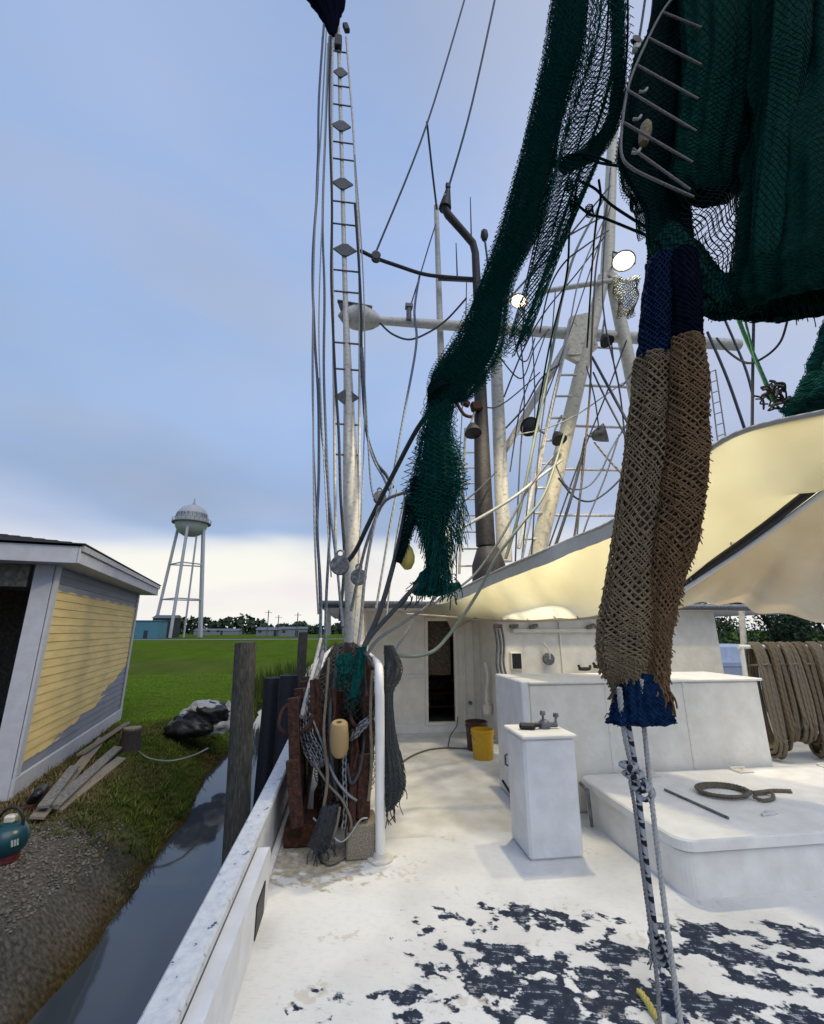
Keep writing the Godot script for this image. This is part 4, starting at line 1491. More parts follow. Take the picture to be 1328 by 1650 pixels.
func bucket(label: String, at: Vector3, m: String, h: float, r: float) -> void:
	var t := thing("bucket", label, "bucket", at, "buckets on the deck")
	var s := Shape.new()
	s.lathe(PackedVector2Array([Vector2(0, 0.0), Vector2(r * 0.86, 0.0), Vector2(r * 0.88, 0.01), Vector2(r, h), Vector2(r - 0.006, h), Vector2(r * 0.86, 0.02), Vector2(0, 0.02)]), 28)
	obj("body", s, m, t)
	s = Shape.new()
	for y in [h - 0.012, h - 0.06]:
		s.lathe(PackedVector2Array([Vector2(r * 0.97, y - 0.01), Vector2(r * 1.05, y - 0.008), Vector2(r * 1.05, y + 0.008), Vector2(r * 0.98, y + 0.012)]), 28)
	obj("rim", s, m, t)
	s = Shape.new()
	var ring := []
	for k in 9:
		var an := PI * k / 8
		ring.append(Vector3(cos(an) * r * 1.06, h - 0.05 - sin(an) * 0.11, sin(an) * r * 0.75))
	s.tube(spline(ring, 3), 0.004, 5)
	obj("handle", s, "galvanised", t)


func build_awning() -> void:
	# canvas awning: low along the cabin roof, rising aft and to starboard to its ridge
	var low := spline([Vector3(0.835, 1.950, -6.900), Vector3(1.548, 1.905, -6.850), Vector3(2.301, 1.849, -6.750), Vector3(2.688, 1.839, -5.850), Vector3(2.768, 1.852, -4.880), Vector3(3.026, 1.929, -4.560), Vector3(3.223, 2.066, -4.160), Vector3(3.396, 2.474, -3.400), Vector3(3.539, 2.822, -2.760), Vector3(3.763, 3.185, -2.240)], 8)
	var high := spline([Vector3(1.270, 2.083, -6.900), Vector3(1.645, 2.297, -6.800), Vector3(1.912, 2.459, -5.760), Vector3(2.084, 2.540, -4.720), Vector3(2.376, 2.668, -4.400), Vector3(2.573, 2.762, -4.000), Vector3(2.834, 3.025, -3.440), Vector3(3.028, 3.231, -2.960), Vector3(3.372, 3.238, -2.520), Vector3(3.644, 3.178, -2.160)], 8)
	var n := low.size() - 1
	var sheetf := func(u: float, v: float) -> Vector3:
		var k := u * n
		var i := mini(int(k), n - 1)
		var a := low[i].lerp(low[i + 1], k - i)
		var b := high[i].lerp(high[i + 1], k - i)
		var p := a.lerp(b, v)
		# hangs between edge and ridge; a stay presses a dent into it far to starboard
		p.y -= 0.07 * sin(PI * v) * (0.25 + 0.75 * smoothstep(0.3, 0.8, u))
		p.y += 0.012 * sin(u * 60.0 + v * 5.0) * (1.0 - v) + 0.018 * fn.get_noise_2d(u * 900.0, v * 160.0)
		var d := Vector2((u - 0.865) / 0.045, (v - 0.58) / 0.26)
		p += Vector3(-0.03, -0.26, 0.10) * exp(-d.length_squared())
		return p
	var t := thing("awning", "cream canvas awning slung from the cabin roof over the aft deck", "awning")
	var s := Shape.new()
	s.sheet(120, 16, sheetf)
	# the far side falls away beyond the ridge
	var back := func(u: float, v: float) -> Vector3:
		var p: Vector3 = sheetf.call(u, 1.0)
		return p + Vector3(0.9, -0.25, -1.1) * v * (0.4 + 0.6 * u) + Vector3.DOWN * 0.3 * v * v
	s.sheet(80, 8, back)
	obj("canvas", s, "canvas", t)
	for k in 16:
		s = Shape.new()
		var gp: Vector3 = sheetf.call(0.04 + k * 0.06, 0.03)
		var ring := PackedVector3Array()
		for q in 11:
			ring.append(gp + Vector3(cos(TAU * q / 10) * 0.018, sin(TAU * q / 10) * 0.018, 0.008))
		s.tube(ring, 0.005, 5, false, true)
		obj("grommet", s, "galvanised", t)
	s = Shape.new()
	s.sheet(90, 2, func(u: float, v: float) -> Vector3:
		var p: Vector3 = sheetf.call(u * 0.62, 1.0)
		return p + Vector3(0.0, 0.012 - 0.16 * v * sin(minf(u * 4.0, 1.0) * PI / 2), 0.03))
	obj("ridge_flap", s, "grey_canvas", t)
	s = Shape.new()
	var hem := PackedVector3Array()
	for p in low: hem.append(p + Vector3.DOWN * 0.012)
	s.tube(hem.slice(0, 50), 0.016, 7)
	obj("hem", s, "canvas_tan", t)
	s = Shape.new()
	s.tube(high, 0.022, 7)
	obj("ridge_rope", s, "pale_rope", t)
	# starboard curtain, hung from a dark pipe
	t = thing("side_curtain", "tan canvas side curtain hung below the awning's dark pipe", "awning")
	var up2 := spline([Vector3(3.225, 2.019, -4.200), Vector3(3.415, 2.388, -3.440), Vector3(3.560, 2.726, -2.800), Vector3(3.780, 3.068, -2.280)], 8)
	var lo2 := spline([Vector3(3.209, 1.909, -4.240), Vector3(3.514, 1.957, -4.160), Vector3(3.750, 1.950, -4.000), Vector3(3.870, 1.854, -3.800), Vector3(4.050, 1.779, -3.440), Vector3(4.283, 1.678, -2.960)], 6)
	s = Shape.new()
	s.sheet(60, 16, func(u: float, v: float) -> Vector3:
		var a := up2[0].lerp(up2[1], 0)
		var ku := u * (up2.size() - 1)
		var iu := mini(int(ku), up2.size() - 2)
		a = up2[iu].lerp(up2[iu + 1], ku - iu)
		var kl := u * (lo2.size() - 1)
		var il := mini(int(kl), lo2.size() - 2)
		var b := lo2[il].lerp(lo2[il + 1], kl - il)
		return a.lerp(b, v) + Vector3(0, -0.10, 0) * sin(PI * v) * u + Vector3(0.02, 0.02, 0) * sin(u * 26.0 + v * 3.0) * v)
	obj("canvas", s, "canvas_tan", t)
	s = Shape.new()
	s.tube(up2, 0.022, 8)
	obj("top_hem", s, "grey_white_paint", t)
	var pipe := spline([Vector3(3.235, 2.097, -4.160), Vector3(3.391, 2.452, -3.400), Vector3(3.534, 2.802, -2.760), Vector3(3.753, 3.157, -2.240)], 8)
	rope("awning_pipe", "black pipe along the aft edge of the cream awning", pipe, 0.035, "black", "", "pipe", 10)


func pole(called: String, label: String, cat: String, a: Vector3, b: Vector3, ra: float, rb: float, m: String, group := "") -> MeshInstance3D:
	var s := Shape.new()
	s.tube(PackedVector3Array([a, a.lerp(b, 0.33), a.lerp(b, 0.66), b]), PackedFloat32Array([ra, lerpf(ra, rb, 0.33), lerpf(ra, rb, 0.66), rb]), 14)
	var o := obj(called, s, m)
	tag(o, label, cat, group)
	return o


func lens_plate(s: Shape, o: Vector3, w: float, h: float, th: float) -> void:
	var pts := []
	for k in 14:
		var an := TAU * k / 14
		var c := cos(an)
		pts.append(Vector3(c * w * 0.5, sin(an) * h * 0.5 * (1.0 - 0.82 * absf(c)), 0))
	for k in 14:
		var p: Vector3 = pts[k]
		var q: Vector3 = pts[(k + 1) % 14]
		var f := Vector3(0, 0, th * 0.5)
		s.quad(o + f, o + f + p, o + f + q, o + f, Vector3.BACK)
		s.quad(o - f, o - f + p, o - f + q, o - f, Vector3.FORWARD)
		s.quad(o + p + f, o + q + f, o + q - f, o + p - f, p)


func build_mast() -> void:
	# A-frame mast on the cabin roof
	var t := thing("mast", "cream A-frame mast with rungs rising behind the brown netting", "mast")
	for q in [[Vector3(3.119, 3.038, -7.100), Vector3(4.991, 8.835, -7.100)], [Vector3(5.508, 3.095, -7.100), Vector3(5.160, 8.856, -7.100)]]:
		var s := Shape.new()
		var foot: Vector3 = q[0]
		var top: Vector3 = q[1]
		foot = foot + (foot - top) * ((foot.y - 2.12) / (top.y - foot.y))
		s.tube(PackedVector3Array([foot, top]), PackedFloat32Array([0.145, 0.12]), 16)
		obj("leg", s, "cream_steel", t)
	var s := Shape.new()
	s.tube(PackedVector3Array([Vector3(5.049, 8.748, -7.100), Vector3(5.755, 13.287, -7.100), Vector3(6.724, 20.009, -7.100)]), PackedFloat32Array([0.14, 0.11, 0.08]), 14)
	obj("topmast", s, "cream_steel", t)
	s = Shape.new()
	var g := [Vector3(3.870, 6.853, -7.080), Vector3(4.119, 7.725, -7.080), Vector3(4.584, 7.876, -7.080), Vector3(4.624, 7.061, -7.080), Vector3(4.173, 6.702, -7.080)]
	var c := Vector3.ZERO
	for p in g: c += p / 5.0
	for k in 5:
		var f := Vector3(0, 0, 0.05)
		s.tri(c + f, g[k] + f, g[(k + 1) % 5] + f)
		s.tri(c - f, g[(k + 1) % 5] - f, g[k] - f)
		s.quad(g[k] + f, g[(k + 1) % 5] + f, g[(k + 1) % 5] - f, g[k] - f, (g[k] as Vector3) - c)
	obj("gusset", s, "cream_steel", t)
	var rail_a := Vector3(3.972, 7.138, -7.000)
	var rail_b := Vector3(2.728, 3.011, -7.000)
	s = Shape.new()
	s.tube(PackedVector3Array([rail_a, rail_b]), 0.035, 8)
	obj("ladder_rail", s, "pale_steel", t)
	for k in 9:
		var f := 0.08 + k * 0.11
		var p := rail_a.lerp(rail_b, f)
		var q := (Vector3(4.469, 7.222, -7.050)).lerp(Vector3(3.108, 3.029, -7.050), f)
		s = Shape.new()
		s.tube(PackedVector3Array([p, q]), 0.022, 6)
		obj("rung", s, "pale_steel", t)
	for k in 5:
		s = Shape.new()
		var f := 0.25 + k * 0.16
		s.tube(PackedVector3Array([(Vector3(4.876, 8.450, -7.100)).lerp(Vector3(3.119, 3.038, -7.100), f), (Vector3(5.155, 8.483, -7.100)).lerp(Vector3(5.508, 3.095, -7.100), f)]), 0.025, 6)
		obj("cross_rung", s, "pale_steel", t)

	pole("boom", "thick cream boom slanting from the mast gusset down to the left", "boom", Vector3(3.930, 6.968, -7.000), Vector3(2.616, 4.767, -7.280), 0.075, 0.06, "pale_steel")
	var cb := thing("crossbeam", "long grey crossbeam between the port outrigger and the mast", "crossbeam")
	s = Shape.new()
	s.tube(PackedVector3Array([Vector3(0.228, 7.354, -7.200), Vector3(1.638, 7.389, -7.200), Vector3(3.655, 7.437, -7.200), Vector3(5.665, 7.490, -7.200), Vector3(7.949, 7.544, -7.200)]), PackedFloat32Array([0.075, 0.095, 0.11, 0.12, 0.12]), 14)
	obj("beam", s, "pale_steel", cb)
	s = Shape.new()
	var a := Vector3(-0.434, 7.394, -7.200)
	var b := Vector3(0.345, 7.353, -7.200)
	s.tube(PackedVector3Array([a, a.lerp(b, 0.12), a.lerp(b, 0.35), a.lerp(b, 0.6), a.lerp(b, 0.85), b]), PackedFloat32Array([0.02, 0.13, 0.22, 0.235, 0.17, 0.09]), 16)
	obj("collar", s, "pale_steel", cb)
	s = Shape.new()
	var fl := [Vector3(-0.456, 7.666, -7.150), Vector3(-0.351, 7.363, -7.150), Vector3(0.025, 7.404, -7.100), Vector3(0.196, 7.600, -7.150)]
	s.quad(fl[0], fl[1], fl[2], fl[3])
	s.quad(fl[0] + Vector3(0, 0, -0.04), fl[1] + Vector3(0, 0, -0.04), fl[2] + Vector3(0, 0, -0.04), fl[3] + Vector3(0, 0, -0.04))
	s.tube(PackedVector3Array([fl[0], fl[3]]), 0.03, 6)
	obj("fairlead", s, "grey_steel", cb)
	s = Shape.new()
	s.tube(PackedVector3Array([Vector3(0.888, 7.345, -7.100), Vector3(0.888, 7.649, -7.100)]), 0.05, 8)
	s.box(Vector3(0.888, 7.649, -7.100), Vector3(0.14, 0.08, 0.12))
	obj("cleat", s, "grey_steel", cb)

	pole("yard", "short pale yard crossing the mast below the larger floodlight", "spar", Vector3(3.525, 8.206, -7.000), Vector3(5.289, 8.718, -7.000), 0.05, 0.05, "pale_steel")
	# white column with its thin ladder, dark exhaust stack
	pole("white_column", "white steel column right of the dark exhaust stack", "column", Vector3(2.575, 2.834, -7.300), Vector3(2.627, 6.945, -7.300), 0.135, 0.11, "pale_steel")
	var ld := thing("ladder", "thin pale ladder behind the dark exhaust stack", "ladder")
	for q in [[Vector3(1.822, 2.634, -7.500), Vector3(2.019, 5.388, -7.500)], [Vector3(2.175, 2.640, -7.500), Vector3(2.383, 5.412, -7.500)]]:
		s = Shape.new()
		s.tube(PackedVector3Array([q[0], q[1]]), 0.025, 6)
		obj("rail", s, "pale_steel", ld)
	for k in 9:
		s = Shape.new()
		s.tube(PackedVector3Array([(Vector3(1.826, 2.774, -7.500)).lerp(Vector3(2.013, 5.197, -7.500), k / 8.0), (Vector3(2.180, 2.780, -7.500)).lerp(Vector3(2.374, 5.219, -7.500), k / 8.0)]), 0.018, 6)
		obj("rung", s, "pale_steel", ld)
	var st := thing("exhaust_stack", "dark brown exhaust stack with an angled top, in the middle of the rigging", "exhaust pipe")
	s = Shape.new()
	s.tube(PackedVector3Array([Vector3(2.164, 3.039, -7.000), Vector3(2.158, 3.895, -7.000), Vector3(2.173, 5.041, -7.000), Vector3(2.200, 6.542, -7.000), Vector3(2.213, 7.769, -7.000), Vector3(2.209, 8.969, -7.000), Vector3(2.166, 9.208, -7.000), Vector3(1.944, 9.432, -6.950), Vector3(1.648, 9.739, -6.900), Vector3(1.588, 9.918, -6.900)]), PackedFloat32Array([0.16, 0.15, 0.13, 0.10, 0.085, 0.075, 0.075, 0.075, 0.08, 0.085]), 14)
	obj("pipe", s, "stack", st)
	s = Shape.new()
	var sb := Vector3(2.195, 2.782, -7.000)
	s.lathe(PackedVector2Array([Vector2(0.28, -0.7), Vector2(0.27, -0.05), Vector2(0.18, 0.22), Vector2(0.15, 0.24)]), 16, Transform3D(Basis(), sb))
	obj("base", s, "stack", st)
	s = Shape.new()
	s.box(Vector3(2.068, 5.515, -6.880), Vector3(0.20, 0.16, 0.14), Basis(Vector3.BACK, 0.2), 0.02)
	s.box(Vector3(1.862, 5.550, -6.860), Vector3(0.16, 0.10, 0.10), Basis(Vector3.BACK, -0.4), 0.02)
	s.tube(spline([Vector3(1.680, 5.528, -6.800), Vector3(1.817, 5.301, -6.800), Vector3(1.984, 5.290, -6.850)], 5), 0.03, 7)
	obj("pipe_clamp", s, "rust", st)
	s = Shape.new()
	s.tube(PackedVector3Array([Vector3(1.588, 9.887, -6.900), Vector3(1.632, 10.180, -6.900), Vector3(1.662, 10.379, -6.900)]), PackedFloat32Array([0.13, 0.08, 0.05]), 10)
	s.box(Vector3(1.664, 10.477, -6.900), Vector3(0.10, 0.14, 0.08), Basis(), 0.02)
	obj("cap", s, "black", st)
	s = Shape.new()
	s.box(Vector3(1.622, 10.131, -6.860), Vector3(0.11, 0.16, 0.06), Basis(Vector3.BACK, 0.2), 0.02)
	obj("white_clamp", s, "white_plastic", st)
	# slim pole left of the stack, spreader, aerials
	pole("slim_mast", "slim grey pole left of the exhaust stack, leaning a little", "pole", Vector3(1.602, 2.566, -7.400), Vector3(1.513, 10.518, -7.400), 0.085, 0.05, "pale_steel")
	pole("spreader", "short horizontal grey pipe joining the slim pole to the exhaust stack", "pipe", Vector3(1.484, 8.452, -7.200), Vector3(2.225, 8.361, -7.050), 0.04, 0.04, "grey_steel")
	pole("aerial", "thin whip aerial straight above the bend of the exhaust stack", "aerial", Vector3(2.228, 9.397, -7.300), Vector3(2.248, 10.755, -7.300), 0.018, 0.010, "wire", "aerials")
	pole("aerial", "short whip aerial left of the upright exhaust pipe", "aerial", Vector3(1.902, 8.579, -7.300), Vector3(1.899, 9.480, -7.300), 0.016, 0.010, "wire", "aerials")
	var ae := thing("aerial", "short aerial with a dark bulb on top beside the green net", "aerial", Vector3(2.569, 8.969, -7.300), "aerials")
	s = Shape.new()
	s.tube(PackedVector3Array([Vector3.ZERO, Vector3(-0.05, 0.75, 0)]), 0.022, 6)
	obj("stem", s, "wire", ae)
	s = Shape.new()
	s.lathe(PackedVector2Array([Vector2(0, -0.12), Vector2(0.05, -0.1), Vector2(0.085, 0.0), Vector2(0.07, 0.12), Vector2(0.03, 0.17), Vector2(0, 0.17)]), 12, Transform3D(Basis(), Vector3(-0.05, 0.78, 0)))
	obj("bulb", s, "black", ae)

	build_outrigger()
	# lit floodlights under the crossbeam and mast
	flood("lit floodlight on the mast beside the hanging nets, the larger bright spot", Vector3(3.873, 7.060, -5.000), Vector3(1.8, 0.0, -3.6), 15.0, 0.155, Vector3(5.206, 9.114, -7.100))
	flood("lit floodlight seen through the rigging beside the green net, the smaller bright spot", Vector3(2.262, 6.330, -5.200), Vector3(0.4, 0.0, -4.6), 13.0, 0.115, Vector3(3.293, 7.430, -7.200))
	# dark lamp heads, unlit
	lamp_head("round black lamp head left of the cream mast leg", Vector3(3.015, 5.131, -6.800), 0.17, Vector3(-0.75, -0.1, 0.65), Vector3(3.377, 5.115, -7.000))
	lamp_head("black lamp head low on the cream mast leg", Vector3(3.505, 4.960, -6.800), 0.13, Vector3(0.1, -0.9, 0.4), Vector3(3.708, 5.507, -7.000))
	lamp_head("white backed lamp head with a black lens right of the cream mast leg", Vector3(4.336, 5.094, -6.800), 0.17, Vector3(0.75, 0.1, 0.65), Vector3(4.156, 5.163, -7.000))
	lamp_head("small black lamp head hanging left of the exhaust stack", Vector3(1.931, 4.957, -6.700), 0.14, Vector3(0.0, -0.95, 0.3), Vector3(2.089, 5.554, -6.950))
	lamp_head("brown bell shaped lamp head just right of the mast gusset", Vector3(4.655, 7.060, -6.800), 0.13, Vector3(0.1, -0.9, 0.35), Vector3(4.810, 7.691, -7.000))


func lamp_head(label: String, at: Vector3, r: float, aim: Vector3, arm: Vector3) -> void:
	var t := thing("lamp_head", label, "lamp", at, "unlit deck lamps")
	var y := aim.normalized()
	var x := Vector3(0.3, 0.2, 1).cross(y).normalized()
	var xf := Transform3D(Basis(x, y, x.cross(y)), Vector3.ZERO)
	var s := Shape.new()
	s.lathe(PackedVector2Array([Vector2(0, -r * 1.1), Vector2(r * 0.4, -r * 1.0), Vector2(r * 0.75, -r * 0.4), Vector2(r, r * 0.3), Vector2(r * 1.04, r * 0.42), Vector2(r * 0.96, r * 0.42)]), 18, xf)
	obj("housing", s, "grey_steel" if label.begins_with("white") else ("stack" if label.begins_with("brown") else "black"), t)
	s = Shape.new()
	s.lathe(PackedVector2Array([Vector2(r * 0.97, r * 0.36), Vector2(r * 0.6, r * 0.46), Vector2(0, r * 0.5)]), 18, xf)
	obj("lens", s, "black", t)
	s = Shape.new()
	s.tube(spline([-y * r * 0.9, -y * r * 1.3 + Vector3(0, 0.03, 0), arm - at], 5), 0.02, 6)
	obj("bracket", s, "grey_steel", t)


func flood(label: String, at: Vector3, aim: Vector3, power: float, r: float, root: Vector3) -> void:
	var t := thing("floodlight", label, "floodlight", at, "lit deck floodlights")
	var y := (aim - at).normalized()
	var x := Vector3.RIGHT
	x = (x - y * x.dot(y)).normalized()
	var xf := Transform3D(Basis(x, y, x.cross(y)), Vector3.ZERO)
	var s := Shape.new()
	s.lathe(PackedVector2Array([Vector2(0, -r * 0.9), Vector2(r * 0.5, -r * 0.85), Vector2(r * 0.9, -r * 0.3), Vector2(r * 1.08, 0.0), Vector2(r * 1.08, r * 0.12), Vector2(r, r * 0.12), Vector2(r * 0.98, -0.01), Vector2(0, -0.012)]), 22, xf)
	obj("housing", s, "grey_steel", t)
	s = Shape.new()
	s.lathe(PackedVector2Array([Vector2(r * 0.97, r * 0.08), Vector2(r * 0.92, r * 0.03), Vector2(r * 0.88, 0.0)]), 22, xf)
	obj("reflector", s, "white_plastic", t)
	s = Shape.new()
	s.lathe(PackedVector2Array([Vector2(r * 0.90, 0.0), Vector2(r * 0.80, r * 0.14), Vector2(r * 0.45, r * 0.25), Vector2(0, r * 0.30)]), 22, xf)
	obj("lens", s, "lamp_glow", t)
	s = Shape.new()
	for k in 4:
		var gx := (k - 1.5) * r * 0.5
		var w := sqrt(maxf(0.0, 1.0 - gx * gx / (r * r)))
		var z := x.cross(y)
		s.tube(PackedVector3Array([x * gx + z * r * w + y * r * 0.1, x * gx + y * r * 0.36, x * gx - z * r * w + y * r * 0.1]), 0.0035, 5)
	obj("guard", s, "grey_steel", t)
	s = Shape.new()
	s.tube(PackedVector3Array([x * r * 1.1, x * r * 1.15 - y * r * 0.9, -x * r * 1.15 - y * r * 0.9, -x * r * 1.1]), 0.015, 6)
	obj("bracket", s, "grey_steel", t)
	s = Shape.new()
	s.tube(PackedVector3Array([-y * r * 0.85, -y * r * 1.6 + Vector3(0, 0, -0.1), root - at]), 0.022, 7)
	obj("arm", s, "grey_steel", t)
	var l := SpotLight3D.new()
	l.name = "floodlight_beam"
	l.light_color = Color(1.0, 0.94, 0.80)
	l.light_energy = power
	l.light_size = r
	l.spot_range = 40.0
	l.spot_attenuation = 2.0
	l.spot_angle = 68.0
	l.spot_angle_attenuation = 0.5
	l.shadow_enabled = true
	t.add_child(l)
	l.position = y * (r * 0.40 + 0.03)
	l.look_at_from_position(l.position, aim - at, Vector3.FORWARD) if not l.is_inside_tree() else l.look_at(aim, Vector3.FORWARD)


func build_outrigger() -> void:
	var t := thing("outrigger", "tall white port outrigger boom raised upright with ladder rungs", "outrigger")
	var z := 7.0
	# heel and main pole
	var s := Shape.new()
	s.tube(PackedVector3Array([Vector3(0.081, 1.406, -7.000), Vector3(-0.028, 2.985, -7.000), Vector3(-0.092, 4.234, -7.000), Vector3(-0.172, 5.598, -7.000), Vector3(-0.292, 7.356, -7.000), Vector3(-0.464, 10.250, -7.000), Vector3(-0.661, 13.519, -7.000), Vector3(-0.845, 16.558, -7.000)]), PackedFloat32Array([0.15, 0.135, 0.13, 0.09, 0.05, 0.042, 0.042, 0.042]), 14)
	obj("pole", s, "pale_steel", t)
	var left := PackedVector3Array([Vector3(-0.268, 2.726, -6.950), Vector3(-0.382, 4.862, -6.950), Vector3(-0.500, 7.031, -6.950), Vector3(-0.596, 8.661, -6.950), Vector3(-0.739, 11.790, -6.950), Vector3(-0.843, 14.358, -6.950)])
	var right := PackedVector3Array([Vector3(0.086, 2.733, -6.950), Vector3(0.030, 4.887, -6.950), Vector3(-0.025, 7.080, -6.950), Vector3(-0.087, 8.730, -6.950), Vector3(-0.310, 11.874, -6.950), Vector3(-0.548, 14.431, -6.950)])
	s = Shape.new()
	s.tube(left, 0.024, 7)
	obj("rail", s, "pale_steel", t)
	s = Shape.new()
	s.tube(right, 0.024, 7)
	obj("rail", s, "pale_steel", t)
	var at := func(line: PackedVector3Array, y: float) -> Vector3:
		for k in line.size() - 1:
			if line[k].y <= y and line[k + 1].y >= y:
				return line[k].lerp(line[k + 1], (y - line[k].y) / (line[k + 1].y - line[k].y))
		return line[-1]
	for p in [Vector3(-0.502, 13.941, -7.000), Vector3(-0.464, 12.906, -7.000), Vector3(-0.444, 12.365, -7.000), Vector3(-0.406, 11.327, -7.000), Vector3(-0.389, 10.878, -7.000), Vector3(-0.349, 9.797, -7.000), Vector3(-0.329, 9.251, -7.000), Vector3(-0.289, 8.180, -7.000), Vector3(-0.272, 7.710, -7.000), Vector3(-0.232, 6.631, -7.000), Vector3(-0.212, 6.105, -7.000), Vector3(-0.173, 5.058, -7.000), Vector3(-0.153, 4.506, -7.000)]:
		s = Shape.new()
		s.tube(PackedVector3Array([at.call(left, p.y), at.call(right, p.y)]), 0.017, 6)
		obj("rung", s, "grey_steel", t)
	for q in [[Vector3(-0.623, 13.293, -6.940), 0.30], [Vector3(-0.548, 11.761, -6.940), 0.40], [Vector3(-0.462, 10.239, -6.940), 0.42], [Vector3(-0.352, 8.641, -6.940), 0.44], [Vector3(-0.202, 5.562, -6.940), 0.42]]:
		s = Shape.new()
		lens_plate(s, q[0], q[1], 0.34, 0.03)
		obj("spreader_plate", s, "plate_grey", t)
	s = Shape.new()
	s.box(Vector3(-0.715, 14.192, -6.950), Vector3(0.16, 0.34, 0.16), Basis(), 0.02)
	s.box(Vector3(-0.555, 14.636, -6.900), Vector3(0.12, 0.22, 0.1), Basis(Vector3.BACK, 0.3), 0.02)
	obj("head_fitting", s, "stack", t)
	s = Shape.new()
	s.box(Vector3(0.083, 1.371, -7.000), Vector3(0.36, 0.30, 0.34), Basis(), 0.03)
	obj("heel_socket", s, "worn_white", t)
	# dark furled netting at its head
	s = Shape.new()
	var f := bundle([[Vector3(-1.864, 16.483, -6.900), Vector3(-0.581, 16.864, -6.900)], [Vector3(-1.526, 15.509, -6.900), Vector3(-0.617, 15.547, -6.900)], [Vector3(-1.151, 14.888, -6.900), Vector3(-0.702, 14.902, -6.900)], [Vector3(-0.922, 14.345, -6.900), Vector3(-0.773, 14.323, -6.900)]], 0.5, 9, 0.12, 3)
	s.sheet(60, 20, f)
	tag(obj("furled_net", s, "net_navy"), "dark furled net at the very top of the outrigger", "net")


# a closed, pleated roll of netting: each station is its left and right edge
func bundle(st: Array, thick: float, pleats: int, amp: float, seed_: int, swell := 1.0) -> Callable:
	var nf := FastNoiseLite.new()
	nf.seed = seed_
	nf.frequency = 0.8
	nf.fractal_octaves = 3
	var ls := []
	var rs := []
	for q in st:
		ls.append(q[0])
		rs.append(q[1])
	var l := spline(ls, 8)
	var r := spline(rs, 8)
	var n := l.size() - 1
	return func(u: float, v: float) -> Vector3:
		var k := clampf(v, 0, 1) * n
		var i := mini(int(k), n - 1)
		var a := l[i].lerp(l[i + 1], k - i)
		var b := r[i].lerp(r[i + 1], k - i)
		var c := (a + b) * 0.5
		var h := (b - a) * 0.5 * swell
		var along := ((l[i + 1] + r[i + 1]) - (l[i] + r[i])).normalized()
		var d := along.cross(h.normalized()).normalized() * h.length() * thick
		var an := u * TAU
		var fold := amp * (0.6 * sin(an * pleats + 2.2 * sin(v * 5.0 + seed_) + nf.get_noise_2d(v * 3.0, seed_) * 4.0) + 0.5 * sin(an * (pleats * 2 + 1) + v * 4.0))
		var rr := 1.0 - amp * 0.5 + fold + 0.10 * nf.get_noise_3d(cos(an) * 1.2, sin(an) * 1.2, v * 6.0)
		return c + h * cos(an) * rr + d * sin(an) * rr


func block(label: String, at: Vector3, r: float, m: String) -> void:
	var t := thing("pulley_block", label, "pulley", at, "pulley blocks in the port rigging")
	var s := Shape.new()
	for e in [-1.0, 1.0]:
		s.lathe(PackedVector2Array([Vector2(0, -0.012), Vector2(r * 0.95, -0.012), Vector2(r, 0.0), Vector2(r * 0.95, 0.012), Vector2(0, 0.012)]), 18, Transform3D(Basis(Vector3.RIGHT, PI / 2), Vector3(0, 0, e * 0.05)))
	obj("cheek", s, m, t)
	s = Shape.new()
	s.lathe(PackedVector2Array([Vector2(0, -0.035), Vector2(r * 0.85, -0.035), Vector2(r * 0.65, 0.0), Vector2(r * 0.85, 0.035), Vector2(0, 0.035)]), 18, Transform3D(Basis(Vector3.RIGHT, PI / 2), Vector3.ZERO))
	obj("sheave", s, "grey_steel", t)
	s = Shape.new()
	var ring := []
	for k in 9: ring.append(Vector3(sin(TAU * k / 8) * r * 0.35, r * 1.25 + cos(TAU * k / 8) * r * 0.35, 0))
	s.tube(spline(ring, 2), 0.014, 6)
	obj("shackle", s, "galvanised", t)


func R(label: String, pts: Array, r: float, m: String, n := 7) -> void:
	rope("rope", label, spline(pts, n), r, m, "lines of the rigging")


